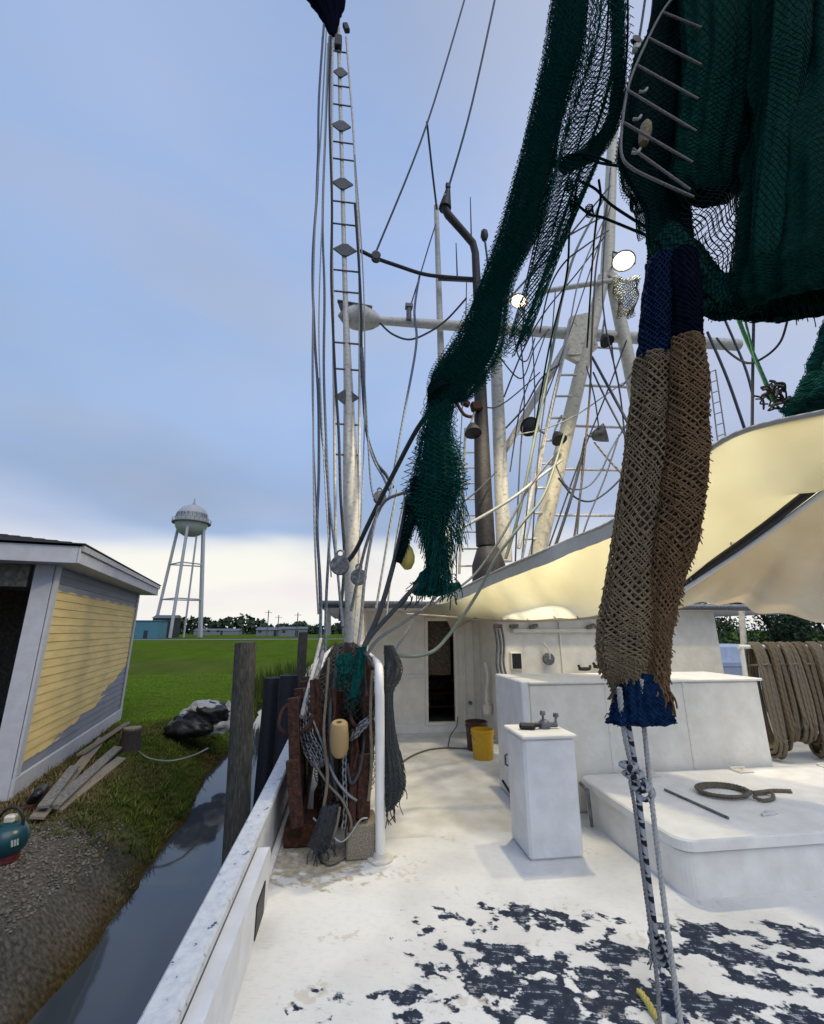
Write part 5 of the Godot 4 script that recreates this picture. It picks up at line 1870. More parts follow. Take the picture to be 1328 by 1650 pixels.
func build_rigging() -> void:
	# long stays
	R("long wire stay from the top of the frame to the pulley cable by the outrigger", [Vector3(2.157, 15.696, -6.200), Vector3(1.187, 11.653, -6.600), Vector3(0.235, 8.736, -7.000)], 0.020, "wire")
	R("long wire stay running up from the cap of the exhaust stack", [Vector3(2.729, 15.430, -6.000), Vector3(2.113, 12.208, -6.500), Vector3(1.676, 10.446, -6.900)], 0.024, "wire")
	R("thin wire from the long stay down to the head of the slim pole", [Vector3(1.187, 11.722, -6.600), Vector3(1.353, 11.050, -7.000), Vector3(1.537, 10.303, -7.400)], 0.022, "wire")
	R("thin line slanting from the slim pole down to the spreader cable", [Vector3(1.472, 9.902, -7.300), Vector3(1.299, 9.221, -7.250), Vector3(1.135, 8.543, -7.200), Vector3(0.930, 7.723, -7.150)], 0.014, "wire")
	R("thick dark cable drooping from the outrigger to the exhaust stack", [Vector3(-0.061, 8.675, -6.950), Vector3(0.236, 8.541, -6.950), Vector3(0.645, 8.469, -7.000), Vector3(1.135, 8.389, -7.050), Vector3(1.576, 8.416, -7.100), Vector3(2.260, 8.350, -7.000)], 0.036, "dark_rope")
	block("dark pulley on the drooping cable near the outrigger", Vector3(0.234, 8.520, -6.900), 0.09, "black")
	R("line falling from the spreader cable, past the crossbeam, to the knot of ropes", [Vector3(1.094, 8.372, -7.100), Vector3(0.981, 7.494, -7.000), Vector3(1.000, 6.702, -6.900), Vector3(0.757, 5.182, -6.600), Vector3(0.575, 4.062, -6.300), Vector3(0.490, 3.557, -6.100)], 0.024, "blue_grey_rope")
	# falls beside the outrigger
	R("outermost pale line hanging down the left of the outrigger", [Vector3(-1.042, 14.613, -6.900), Vector3(-1.030, 12.355, -6.900), Vector3(-0.940, 10.204, -6.900), Vector3(-0.927, 8.284, -6.900), Vector3(-0.806, 6.706, -6.900), Vector3(-0.678, 5.504, -6.900), Vector3(-0.597, 4.173, -6.900), Vector3(-0.576, 3.249, -6.900), Vector3(-0.465, 2.199, -6.900), Vector3(-0.436, 1.310, -6.900)], 0.026, "blue_grey_rope")
	R("second pale line left of the outrigger, lying close to the first", [Vector3(-0.972, 14.337, -6.850), Vector3(-0.938, 11.604, -6.850), Vector3(-0.927, 9.383, -6.850), Vector3(-0.871, 7.565, -6.850), Vector3(-0.716, 4.796, -6.850), Vector3(-0.604, 3.138, -6.850), Vector3(-0.483, 1.924, -6.850)], 0.016, "pale_rope")
	R("twisted blue grey line hanging just left of the outrigger rail", [Vector3(-0.891, 14.069, -6.800), Vector3(-0.846, 11.548, -6.800), Vector3(-0.788, 9.200, -6.800), Vector3(-0.671, 7.544, -6.800), Vector3(-0.600, 5.922, -6.800), Vector3(-0.472, 4.355, -6.800), Vector3(-0.380, 3.232, -6.800), Vector3(-0.376, 2.192, -6.800), Vector3(-0.355, 1.400, -6.800)], 0.024, "blue_grey_rope")
	R("dark line against the left outrigger rail", [Vector3(-0.866, 14.114, -6.800), Vector3(-0.788, 11.900, -6.800), Vector3(-0.630, 9.521, -6.800), Vector3(-0.563, 7.824, -6.800), Vector3(-0.414, 5.938, -6.800), Vector3(-0.303, 4.798, -6.800), Vector3(-0.230, 3.739, -6.800), Vector3(-0.132, 2.739, -6.700), Vector3(-0.152, 1.827, -6.400)], 0.026, "dark_rope")
	R("pale thin line between the twisted lines left of the outrigger", [Vector3(-0.914, 13.779, -6.750), Vector3(-0.808, 9.885, -6.750), Vector3(-0.729, 6.852, -6.750), Vector3(-0.558, 4.760, -6.750), Vector3(-0.424, 3.416, -6.750), Vector3(-0.312, 2.457, -6.700)], 0.013, "pale_rope")
	R("slack blue line crossing below the furled net to the outrigger foot", [Vector3(-0.676, 5.797, -6.800), Vector3(-0.572, 4.782, -6.800), Vector3(-0.476, 4.227, -6.800), Vector3(-0.399, 3.630, -6.800), Vector3(-0.300, 3.019, -6.700), Vector3(-0.209, 2.447, -6.600), Vector3(-0.113, 1.743, -6.300)], 0.022, "blue_grey_rope")
	R("thin wire running straight down beside the outermost lines", [Vector3(-1.077, 14.393, -7.000), Vector3(-0.951, 9.400, -7.000), Vector3(-0.818, 6.029, -7.000), Vector3(-0.632, 3.783, -7.000), Vector3(-0.461, 1.838, -7.000)], 0.011, "wire")
	R("dark line falling from the outrigger collar and swinging out to the ropes at right", [Vector3(-0.200, 9.646, -6.850), Vector3(-0.088, 8.344, -6.850), Vector3(-0.011, 7.265, -6.850), Vector3(0.033, 6.128, -6.850), Vector3(0.138, 4.937, -6.800), Vector3(0.300, 4.335, -6.700), Vector3(0.459, 4.028, -6.500), Vector3(0.550, 3.765, -6.300)], 0.026, "dark_rope")
	R("second line swinging out below the outrigger collar", [Vector3(0.012, 6.462, -6.800), Vector3(0.125, 5.049, -6.800), Vector3(0.249, 4.407, -6.700), Vector3(0.422, 3.976, -6.500), Vector3(0.487, 3.682, -6.200)], 0.018, "blue_grey_rope")
	R("thin line hanging straight from the collar to the upper pulley", [Vector3(0.033, 6.394, -6.700), Vector3(0.157, 4.891, -6.700), Vector3(0.221, 3.966, -6.500), Vector3(0.267, 3.608, -6.300)], 0.017, "blue_grey_rope")
	R("slack loop of line hanging under the crossbeam by the collar", [Vector3(0.336, 7.156, -7.000), Vector3(0.567, 6.941, -7.000), Vector3(0.888, 6.854, -7.000), Vector3(1.236, 7.034, -7.000), Vector3(1.572, 7.274, -6.900), Vector3(1.910, 7.621, -6.700)], 0.018, "wire")
	# ropes that gather at the foot
	R("thick dark rope running from the green net's knot down to the pulleys", [Vector3(0.933, 4.379, -4.900), Vector3(0.758, 4.199, -5.200), Vector3(0.535, 3.790, -5.500), Vector3(0.299, 3.327, -5.800), Vector3(0.161, 3.038, -5.950), Vector3(0.036, 2.770, -6.100), Vector3(-0.077, 2.619, -6.200)], 0.034, "dark_rope")
	R("pale line below the thick dark rope, from the net to the outrigger foot", [Vector3(0.938, 3.548, -5.200), Vector3(0.660, 3.451, -5.500), Vector3(0.392, 3.363, -5.700), Vector3(0.243, 3.046, -5.900), Vector3(0.123, 2.635, -6.000), Vector3(-0.003, 1.941, -6.100)], 0.022, "grey_rope")
	R("line from the upper pulley down to the trawl rack", [Vector3(0.331, 3.390, -5.800), Vector3(0.222, 2.835, -5.700), Vector3(0.150, 2.328, -5.500), Vector3(0.115, 1.805, -5.300), Vector3(0.074, 1.414, -5.000)], 0.022, "grey_rope")
	R("pale line hanging between the pulleys and the yellow float", [Vector3(0.577, 3.591, -5.900), Vector3(0.471, 3.031, -5.800), Vector3(0.389, 2.514, -5.700), Vector3(0.294, 1.956, -5.500)], 0.017, "pale_rope")
	R("thin pale line just left of the yellow float", [Vector3(0.648, 3.413, -5.600), Vector3(0.553, 2.905, -5.600), Vector3(0.470, 2.333, -5.500), Vector3(0.402, 1.806, -5.300)], 0.012, "pale_rope")
	R("dark rope from the torn net tail straight down to the rack", [Vector3(0.603, 3.200, -4.900), Vector3(0.526, 2.756, -4.900), Vector3(0.410, 2.286, -4.800), Vector3(0.291, 1.888, -4.700), Vector3(0.155, 1.583, -4.600), Vector3(0.084, 1.443, -4.500)], 0.030, "dark_rope")
	R("dark rope from the green net tail slanting left into the rack", [Vector3(0.836, 2.304, -4.900), Vector3(0.613, 2.089, -4.800), Vector3(0.445, 1.907, -4.700), Vector3(0.214, 1.660, -4.600), Vector3(0.118, 1.511, -4.500)], 0.024, "dark_rope")
	R("grey line slanting from the net tail over the awning edge to the rack", [Vector3(1.152, 2.256, -5.400), Vector3(0.866, 1.976, -5.100), Vector3(0.593, 1.799, -4.900), Vector3(0.283, 1.610, -4.700), Vector3(0.158, 1.448, -4.600)], 0.016, "grey_rope")
	R("thin line hanging from the awning edge behind the white rack post", [Vector3(0.752, 1.910, -5.200), Vector3(0.652, 1.735, -5.100), Vector3(0.494, 1.530, -4.900), Vector3(0.400, 1.393, -4.700)], 0.013, "grey_rope")
	R("pale green line looping in a long sag before the cabin door", [Vector3(3.554, 5.058, -6.600), Vector3(2.632, 3.583, -5.600), Vector3(2.039, 2.959, -5.100), Vector3(1.668, 2.526, -5.000), Vector3(1.473, 2.184, -5.000), Vector3(1.259, 1.870, -5.000), Vector3(1.069, 1.635, -5.000), Vector3(0.895, 1.490, -4.900), Vector3(0.693, 1.439, -4.800), Vector3(0.475, 1.452, -4.700), Vector3(0.341, 1.493, -4.600)], 0.019, "green_hose")
	R("pale line from the right crossing to the stack foot", [Vector3(3.420, 4.458, -6.600), Vector3(2.809, 3.982, -6.200), Vector3(2.253, 3.538, -5.800), Vector3(1.812, 3.241, -5.600), Vector3(1.344, 2.944, -5.300), Vector3(1.030, 2.722, -4.950)], 0.022, "pale_rope")
	R("grey rope from the mast down to the awning's left end", [Vector3(2.985, 4.272, -6.000), Vector3(2.529, 3.705, -6.000), Vector3(2.075, 2.994, -5.900), Vector3(1.695, 2.481, -5.900), Vector3(1.361, 2.217, -5.800), Vector3(1.049, 2.032, -5.700)], 0.018, "grey_rope")
	block("grey round pulley hanging at the foot of the outrigger", Vector3(-0.175, 2.551, -6.100), 0.13, "grey_steel")
	block("second pulley, lower and to the right of the grey one, at the outrigger foot", Vector3(0.082, 2.395, -6.100), 0.11, "galvanised")
	block("small pulley where the pale lines meet above the yellow float", Vector3(0.342, 3.503, -6.000), 0.09, "grey_steel")
	# yellow float by the net tail
	var f := Shape.new()
	f.lathe(PackedVector2Array([Vector2(0, -0.15), Vector2(0.04, -0.14), Vector2(0.085, -0.07), Vector2(0.095, 0.0), Vector2(0.08, 0.08), Vector2(0.045, 0.14), Vector2(0.02, 0.165), Vector2(0, 0.165)]), 18)
	var fo := obj("net_float", f, "float_yellow")
	fo.position = Vector3(0.591, 2.495, -4.900)
	fo.rotation = Vector3(0, 0, 0.12)
	tag(fo, "yellow egg shaped float hanging beside the torn green net tail", "float")

	# lines about the mast and stack
	R("line from the far right of the mast up over the crossbeam to the green net", [Vector3(5.284, 11.072, -6.900), Vector3(3.078, 7.587, -5.400), Vector3(2.508, 6.852, -5.200), Vector3(1.839, 5.912, -5.000), Vector3(1.244, 5.087, -4.800)], 0.016, "dark_rope")
	R("slack line curving from the net mouth to the small floodlight", [Vector3(5.145, 10.282, -6.900), Vector3(3.687, 8.448, -5.800), Vector3(3.075, 7.927, -5.800), Vector3(2.953, 7.729, -6.300), Vector3(3.120, 7.338, -7.100)], 0.016, "dark_rope")
	R("line curving lower from the net mouth towards the crossbeam", [Vector3(5.090, 9.829, -6.900), Vector3(3.829, 8.160, -5.800), Vector3(3.367, 7.708, -5.800), Vector3(3.314, 7.572, -6.300), Vector3(3.474, 7.331, -7.100)], 0.015, "dark_rope")
	R("dark green line running straight down left of the mast leg", [Vector3(5.114, 10.733, -6.900), Vector3(4.089, 8.838, -6.500), Vector3(3.563, 7.468, -6.300), Vector3(3.247, 6.231, -6.300), Vector3(2.888, 4.874, -6.300), Vector3(2.515, 3.499, -6.300), Vector3(2.244, 2.726, -6.300)], 0.024, "green_hose")
	R("thin pale line beside the dark green line", [Vector3(5.063, 10.187, -6.900), Vector3(4.106, 8.260, -6.500), Vector3(3.653, 6.776, -6.400), Vector3(3.245, 5.401, -6.400), Vector3(2.900, 4.056, -6.400), Vector3(2.517, 2.653, -6.400)], 0.014, "pale_rope")
	R("brown line down the face of the cream mast leg", [Vector3(5.147, 10.535, -6.900), Vector3(4.540, 8.701, -6.600), Vector3(4.309, 7.723, -6.500), Vector3(4.140, 6.638, -6.500), Vector3(3.994, 5.629, -6.500), Vector3(3.654, 3.911, -6.500), Vector3(3.320, 2.764, -6.400)], 0.018, "brown_rope")
	R("thin wire along the right side of the topmast", [Vector3(5.405, 11.688, -6.950), Vector3(4.654, 8.568, -6.600), Vector3(4.470, 7.196, -6.500), Vector3(4.581, 5.673, -6.500), Vector3(4.484, 3.415, -6.500)], 0.014, "wire")
	R("upper of two dark stays slanting right from the mast gusset", [Vector3(4.194, 6.518, -6.600), Vector3(4.348, 5.696, -6.400), Vector3(4.752, 4.264, -6.200)], 0.024, "wire")
	R("lower of two dark stays slanting right from the mast gusset", [Vector3(4.182, 6.197, -6.600), Vector3(4.263, 5.474, -6.400), Vector3(4.703, 3.944, -6.200)], 0.016, "wire")
	R("slack line looping low between the mast legs", [Vector3(3.337, 4.145, -6.600), Vector3(3.579, 3.832, -6.600), Vector3(3.843, 3.757, -6.600), Vector3(4.136, 3.908, -6.600), Vector3(4.516, 4.256, -6.600), Vector3(5.306, 5.141, -6.800)], 0.016, "wire")
	R("second slack line looping between the mast legs", [Vector3(3.254, 4.345, -6.500), Vector3(3.433, 3.955, -6.500), Vector3(3.758, 3.969, -6.500), Vector3(4.041, 4.253, -6.500), Vector3(4.350, 4.773, -6.500), Vector3(5.294, 5.894, -6.800)], 0.014, "blue_grey_rope")
	R("dark speckled cable down from the white backed lamp to the awning", [Vector3(3.901, 4.906, -6.600), Vector3(3.644, 4.233, -6.500), Vector3(3.293, 3.528, -6.300), Vector3(2.905, 2.724, -6.200)], 0.024, "dark_rope")
	R("thin line slanting from the lamp to the right mast leg", [Vector3(4.052, 4.834, -6.600), Vector3(4.317, 4.471, -6.600), Vector3(4.899, 3.693, -6.500)], 0.020, "pale_rope")
	R("thin vertical wire between the mast legs left of the brown netting", [Vector3(3.837, 4.729, -6.600), Vector3(3.654, 3.911, -6.500), Vector3(3.338, 2.748, -6.300)], 0.012, "wire")
	R("thin wire from the right lamp curling down to the awning ridge", [Vector3(4.327, 4.852, -6.300), Vector3(3.916, 4.033, -6.200), Vector3(3.471, 3.357, -6.000), Vector3(3.164, 2.772, -5.900)], 0.012, "wire")
	R("line from the white column's head down to the right", [Vector3(2.587, 6.643, -7.000), Vector3(2.940, 6.153, -6.900), Vector3(3.252, 6.835, -6.900), Vector3(3.623, 7.355, -7.000)], 0.013, "wire")
	R("line zigzagging from the column to the crossbeam", [Vector3(2.625, 5.190, -7.000), Vector3(2.972, 5.590, -6.900), Vector3(3.324, 6.184, -6.900), Vector3(3.782, 6.582, -6.950)], 0.016, "wire")
	R("thin stay from the crossbeam down to the foot of the white column", [Vector3(3.024, 7.225, -7.000), Vector3(2.973, 5.776, -6.900), Vector3(2.772, 4.525, -6.800), Vector3(2.530, 2.646, -6.700)], 0.013, "wire")
	R("thin stay just right of it, slanting to the awning", [Vector3(3.270, 7.181, -7.000), Vector3(3.110, 5.486, -6.800), Vector3(2.821, 4.014, -6.600), Vector3(2.556, 2.668, -6.500)], 0.012, "blue_grey_rope")
	R("slack bight of line under the crossbeam left of the mast gusset", [Vector3(2.895, 7.144, -7.000), Vector3(2.921, 6.606, -6.900), Vector3(3.086, 6.554, -6.900), Vector3(3.315, 7.116, -7.000)], 0.013, "wire")
	R("line from the exhaust stack down to the left under the net tail", [Vector3(2.342, 4.279, -6.800), Vector3(1.947, 3.870, -6.600), Vector3(1.634, 3.594, -6.400), Vector3(1.297, 3.334, -6.200)], 0.013, "dark_rope")
	R("long thin line from the stack's middle across to the white column", [Vector3(2.165, 5.533, -6.900), Vector3(2.474, 5.596, -7.000), Vector3(2.841, 5.873, -7.000), Vector3(3.357, 6.379, -7.000)], 0.013, "wire")
	R("thin line from the crossbeam slanting left to the white column", [Vector3(3.552, 7.264, -7.000), Vector3(3.164, 6.300, -6.900), Vector3(2.875, 5.522, -6.900), Vector3(2.657, 4.367, -7.000)], 0.012, "wire")
	R("dark line from the mast head fanning left over the crossbeam", [Vector3(5.003, 9.687, -6.900), Vector3(4.216, 8.553, -6.800), Vector3(3.491, 7.604, -6.800), Vector3(3.000, 6.741, -6.800), Vector3(2.625, 5.806, -7.000)], 0.015, "dark_rope")
	R("thin wire dropping from the fan of lines to the awning ridge", [Vector3(3.608, 7.868, -6.600), Vector3(3.278, 6.059, -6.500), Vector3(2.932, 4.484, -6.400), Vector3(2.635, 2.687, -6.300)], 0.011, "wire")
	R("pale wire crossing the mast leg from left to right", [Vector3(2.739, 4.938, -6.700), Vector3(3.242, 5.086, -6.700), Vector3(3.843, 5.388, -6.700), Vector3(4.755, 6.051, -6.700), Vector3(5.440, 6.497, -6.700)], 0.012, "pale_rope")
	R("thin line from the mast gusset to the right lamp", [Vector3(4.187, 6.454, -6.800), Vector3(4.212, 5.757, -6.700), Vector3(4.226, 5.148, -6.700)], 0.012, "wire")
	R("wire from the topmast down to the left lamp head", [Vector3(5.249, 10.550, -6.900), Vector3(4.301, 8.122, -6.800), Vector3(3.562, 6.271, -6.800), Vector3(3.092, 5.243, -6.800)], 0.012, "wire")
	R("dark line slanting from the crossbeam to the foot of the mast leg", [Vector3(5.082, 7.101, -6.800), Vector3(4.418, 5.772, -6.700), Vector3(3.757, 4.498, -6.600), Vector3(3.031, 2.969, -6.500)], 0.013, "dark_rope")
	R("slack dark bight hanging from the crossbeam right of the gusset", [Vector3(4.828, 7.148, -6.900), Vector3(4.759, 6.371, -6.800), Vector3(4.889, 6.121, -6.800), Vector3(5.532, 7.048, -6.900)], 0.013, "dark_rope")
	R("thin vertical line left of the exhaust stack, down to the awning", [Vector3(1.979, 8.153, -6.900), Vector3(1.842, 6.127, -6.800), Vector3(1.699, 4.248, -6.800), Vector3(1.597, 2.354, -6.800)], 0.010, "wire")
	R("pale halyard beside the outrigger's right rail", [Vector3(-0.239, 10.835, -6.800), Vector3(-0.019, 8.305, -6.800), Vector3(0.076, 6.468, -6.800), Vector3(0.111, 4.346, -6.700), Vector3(0.074, 2.517, -6.400), Vector3(0.044, 1.509, -6.000)], 0.013, "pale_rope")
	# starboard rigging right of the brown netting
	R("green line from the hanging nets down to the starboard knot", [Vector3(4.920, 5.828, -4.400), Vector3(5.209, 5.602, -4.600), Vector3(5.410, 5.300, -4.700), Vector3(5.622, 4.944, -4.800), Vector3(5.694, 4.759, -4.800)], 0.026, "green_rope")
	R("second, paler green line beside the first, right of the brown netting", [Vector3(5.039, 5.870, -4.400), Vector3(5.288, 5.318, -4.600), Vector3(5.502, 4.782, -4.700), Vector3(5.766, 4.575, -4.800)], 0.014, "green_rope")
	R("dark stay slanting down just right of the brown netting", [Vector3(6.058, 6.781, -6.000), Vector3(6.159, 5.805, -5.900), Vector3(6.195, 4.737, -5.800)], 0.024, "wire")
	R("thin dark stay from the net bottom to the awning ridge", [Vector3(6.028, 6.721, -5.600), Vector3(6.101, 5.779, -5.500), Vector3(6.024, 5.166, -5.400)], 0.020, "wire")
	R("straight vertical line right of the brown netting", [Vector3(5.919, 6.405, -5.000), Vector3(5.658, 5.316, -5.000), Vector3(5.439, 4.371, -5.000)], 0.020, "dark_rope")
	R("slack line curving under the right end of the hanging net", [Vector3(5.452, 5.591, -4.200), Vector3(5.504, 5.389, -4.400), Vector3(5.463, 5.296, -4.600), Vector3(5.385, 5.314, -4.800), Vector3(5.338, 5.616, -5.000), Vector3(5.389, 6.008, -5.200)], 0.016, "dark_rope")
	var s := Shape.new()
	var kg := RandomNumberGenerator.new()
	kg.seed = 4
	var kc := Vector3(5.559, 4.768, -4.750)
	for k in 16:
		var p := kc + Vector3(kg.randf_range(-0.16, 0.14), kg.randf_range(-0.2, 0.16), kg.randf_range(-0.1, 0.1))
		var d := Vector3(kg.randf_range(-1, 1), kg.randf_range(-1, 1), kg.randf_range(-1, 1)) * 0.10
		s.tube(spline([p - d, p + Vector3(0.03, 0.04, 0.04), p + d, p + d.cross(Vector3.UP), p - d * 0.5], 4), kg.randf_range(0.010, 0.022), 6)
	tag(obj("shackle_cluster", s, "stack"), "dark cluster of shackles and knotted rope above the awning at right", "rigging fitting")
	# rope ladder of the starboard shrouds
	var t := thing("rope_ladder", "faint rope ladder in the starboard shrouds beside the brown netting", "rope ladder")
	for q in [[Vector3(7.920, 7.390, -8.000), Vector3(7.766, 5.261, -8.000)], [Vector3(8.092, 7.469, -8.000), Vector3(7.991, 5.344, -8.000)]]:
		s = Shape.new()
		s.tube(PackedVector3Array([q[0], q[1]]), 0.016, 5)
		obj("side_rope", s, "pale_rope", t)
	for k in 9:
		s = Shape.new()
		s.tube(PackedVector3Array([(Vector3(7.920, 7.390, -8.000)).lerp(Vector3(7.766, 5.261, -8.000), k / 8.0), (Vector3(8.092, 7.469, -8.000)).lerp(Vector3(7.991, 5.344, -8.000), k / 8.0)]), 0.013, 5)
		obj("rung", s, "pale_rope", t)


func build_rack() -> void:
	var g := RandomNumberGenerator.new()
	g.seed = 31
	# white hoop that holds the trawl doors against the bulwark
	var t := thing("rack_hoop", "white pipe hoop standing on the deck beside the trawl doors", "hoop")
	var s := Shape.new()
	var path := PackedVector3Array([Vector3(0.285, 0.0, -3.97), Vector3(0.27, 0.6, -3.95), Vector3(0.255, 1.18, -3.93)])
	for k in 9:
		var an := PI / 2 * k / 8
		path.append(Vector3(0.25, 1.22 + sin(an) * 0.18, -4.11 + cos(an) * 0.18))
	path.append(Vector3(0.23, 1.40, -5.9))
	for k in 9:
		var an := PI / 2 * k / 8
		path.append(Vector3(0.23, 1.22 + cos(an) * 0.18, -5.9 - sin(an) * 0.18))
	path.append(Vector3(0.25, 0.0, -6.08))
	s.tube(path, 0.039, 14)
	obj("pipe", s, "white_paint", t)
	s = Shape.new()
	for z in [-3.97, -6.08]:
		s.lathe(PackedVector2Array([Vector2(0.10, 0.0), Vector2(0.10, 0.012), Vector2(0.06, 0.016), Vector2(0.05, 0.05), Vector2(0.038, 0.05)]), 16, Transform3D(Basis(), Vector3(0.285 if z > -5.0 else 0.25, 0.001, z)))
	obj("foot_flange", s, "worn_white", t)

	# three trawl doors stood on edge
	var lab := ["rust brown trawl door nearest the bulwark in the rack", "dark middle trawl door in the rack behind the tan float", "rust and ochre trawl door nearest the white hoop"]
	for k in 3:
		var x: float = [-0.37, -0.12, 0.135][k]
		var z0: float = [-4.12, -4.5, -4.05][k]
		var y0: float = [0.17, 0.30, 0.24][k]
		var h: float = [0.98, 0.85, 0.92][k]
		t = thing("trawl_door", lab[k], "trawl door", Vector3(x, y0, z0), "trawl doors in the rack")
		t.rotation = Vector3(0, [0.03, -0.02, 0.02][k], [0.10, -0.04, -0.05][k])
		var ln := 1.85
		# planks along the door
		for q in 5:
			s = Shape.new()
			var ph := (h - 0.12) / 5
			s.box(Vector3(g.randf_range(-0.004, 0.004), 0.06 + ph * (q + 0.5), -ln * 0.5), Vector3(0.045, ph - 0.008, ln), Basis(), 0.006)
			obj("plank", s, "old_wood" if q % 2 else "rust", t)
		s = Shape.new()
		s.bar(Vector3(0, 0.03, 0.0), Vector3(0, 0.03, -ln), 0.11, 0.06)
		obj("shoe", s, "rust", t)
		for z in [-0.02, -0.65, -1.3, -ln + 0.02]:
			s = Shape.new()
			s.bar(Vector3(0, 0.05, z), Vector3(0, h, z), 0.085, 0.055, Vector3.BACK)
			obj("frame_bar", s, "rust", t)
		s = Shape.new()
		s.box(Vector3(0.0, h * 0.28, 0.030), Vector3(0.105, h * 0.50, 0.05), Basis(Vector3.BACK, 0.05), 0.01)
		obj("end_plate", s, ["rust", "black", "rust"][k], t)
		s = Shape.new()
		for e in [-1.0, 1.0]:
			s.tube(spline([Vector3(0.05 * e, h * 0.7, -0.1), Vector3(0.13 * e, h * 0.75, -0.16), Vector3(0.13 * e, h * 0.85, -0.4), Vector3(0.05 * e, h * 0.9, -0.5)], 4), 0.018, 6)
		obj("bracket", s, "rust", t)
	for k in 4:
		s = Shape.new()
		var a: Vector3 = [Vector3(-0.314, 1.252, -4.500), Vector3(0.152, 1.448, -4.400), Vector3(-0.143, 1.192, -4.300), Vector3(0.062, 0.905, -4.050)][k]
		var b: Vector3 = [Vector3(-0.242, 0.596, -4.300), Vector3(0.181, 0.988, -4.250), Vector3(-0.128, 0.374, -4.100), Vector3(0.056, 0.193, -3.980)][k]
		s.bar(a, b, [0.10, 0.12, 0.07, 0.06][k], 0.035, Vector3(0.2, 0, 1))
		s.tube(PackedVector3Array([a + Vector3(0, 0.01, 0.03), a.lerp(b, 0.2) + Vector3(0.03, 0, 0.06), a.lerp(b, 0.4) + Vector3(0, 0, 0.03)]), 0.012, 6)
		tag(obj("iron_bar", s, "rust" if k != 1 else "old_wood"), ["flat rusty bar standing behind the left grey chain", "brown board wedged behind the white hoop's bend", "rusty bar leaning in the middle of the rack left of the tan float", "short rusty bar hanging below and right of the tan float"][k], "bar", "iron bars in the trawl rack")
	# timber chocks the doors stand on
	for k in 3:
		s = Shape.new()
		if k == 0:
			s.box(Vector3(0.135, 0.12, -4.12), Vector3(0.24, 0.24, 0.30), Basis(Vector3.UP, 0.05), 0.012)
		elif k == 1:
			s.box(Vector3(-0.12, 0.15, -4.75), Vector3(0.30, 0.29, 0.30), Basis(Vector3.UP, -0.08), 0.012)
		else:
			s.box(Vector3(-0.36, 0.085, -4.4), Vector3(0.24, 0.165, 0.34), Basis(), 0.012)
		tag(obj("timber_chock", s, ["lumber", "old_wood", "old_wood"][k]), ["tan timber chock under the trawl door nearest the white hoop", "dark timber chock under the middle trawl door", "low timber chock under the trawl door nearest the bulwark"][k], "chock", "chocks under the trawl doors")
	# chains
	var ch := [
		["grey chain draped in a heap over the bulwark side of the rack", [Vector3(-0.418, 0.917, -4.500), Vector3(-0.393, 0.773, -4.400), Vector3(-0.336, 0.683, -4.250), Vector3(-0.267, 0.613, -4.200), Vector3(-0.212, 0.606, -4.150), Vector3(-0.240, 0.692, -4.200), Vector3(-0.327, 0.792, -4.300), Vector3(-0.363, 0.898, -4.400)]],
		["grey chain bunched across the doors below the white hoop's bend", [Vector3(0.239, 1.187, -4.200), Vector3(0.215, 1.061, -4.100), Vector3(0.161, 0.973, -4.000), Vector3(0.082, 0.895, -3.980), Vector3(0.034, 0.837, -4.000), Vector3(0.093, 0.918, -4.050), Vector3(0.185, 1.013, -4.100), Vector3(0.230, 1.121, -4.200)]],
		["grey chain hanging straight from the rail beside the left door", [Vector3(-0.363, 1.159, -4.600), Vector3(-0.359, 0.958, -4.500), Vector3(-0.368, 0.797, -4.400), Vector3(-0.290, 0.661, -4.200), Vector3(-0.223, 0.625, -4.150)]],
		["dark chain hanging in the middle of the rack below the tan float", [Vector3(-0.015, 0.801, -4.000), Vector3(-0.011, 0.582, -3.980), Vector3(0.007, 0.368, -3.970), Vector3(-0.009, 0.188, -3.950)]]]
	for q in ch:
		s = Shape.new()
		for rep in 2 if q[0].begins_with("grey chain draped") or q[0].begins_with("grey chain bunched") else 1:
			var pts := []
			for p in q[1]: pts.append((p as Vector3) + Vector3(0.03, 0.025, 0.03) * rep)
			links(s, spline(pts, 6), 0.062, 0.0075)
		tag(obj("chain", s, "galvanised"), q[0], "chain", "chains in the trawl rack")
	# tan float with a hole
	s = Shape.new()
	s.lathe(PackedVector2Array([Vector2(0.022, 0.06), Vector2(0.024, 0.13), Vector2(0.055, 0.13), Vector2(0.068, 0.115), Vector2(0.075, 0.0), Vector2(0.07, -0.09), Vector2(0.045, -0.135), Vector2(0.022, -0.14), Vector2(0.020, 0.0)]), 22)
	var fo := obj("net_float", s, "float_tan")
	fo.position = Vector3(-0.060, 0.866, -3.920)
	fo.rotation = Vector3(0.25, 0, 0.05)
	tag(fo, "tan cylindrical float hanging in front of the trawl doors", "float")
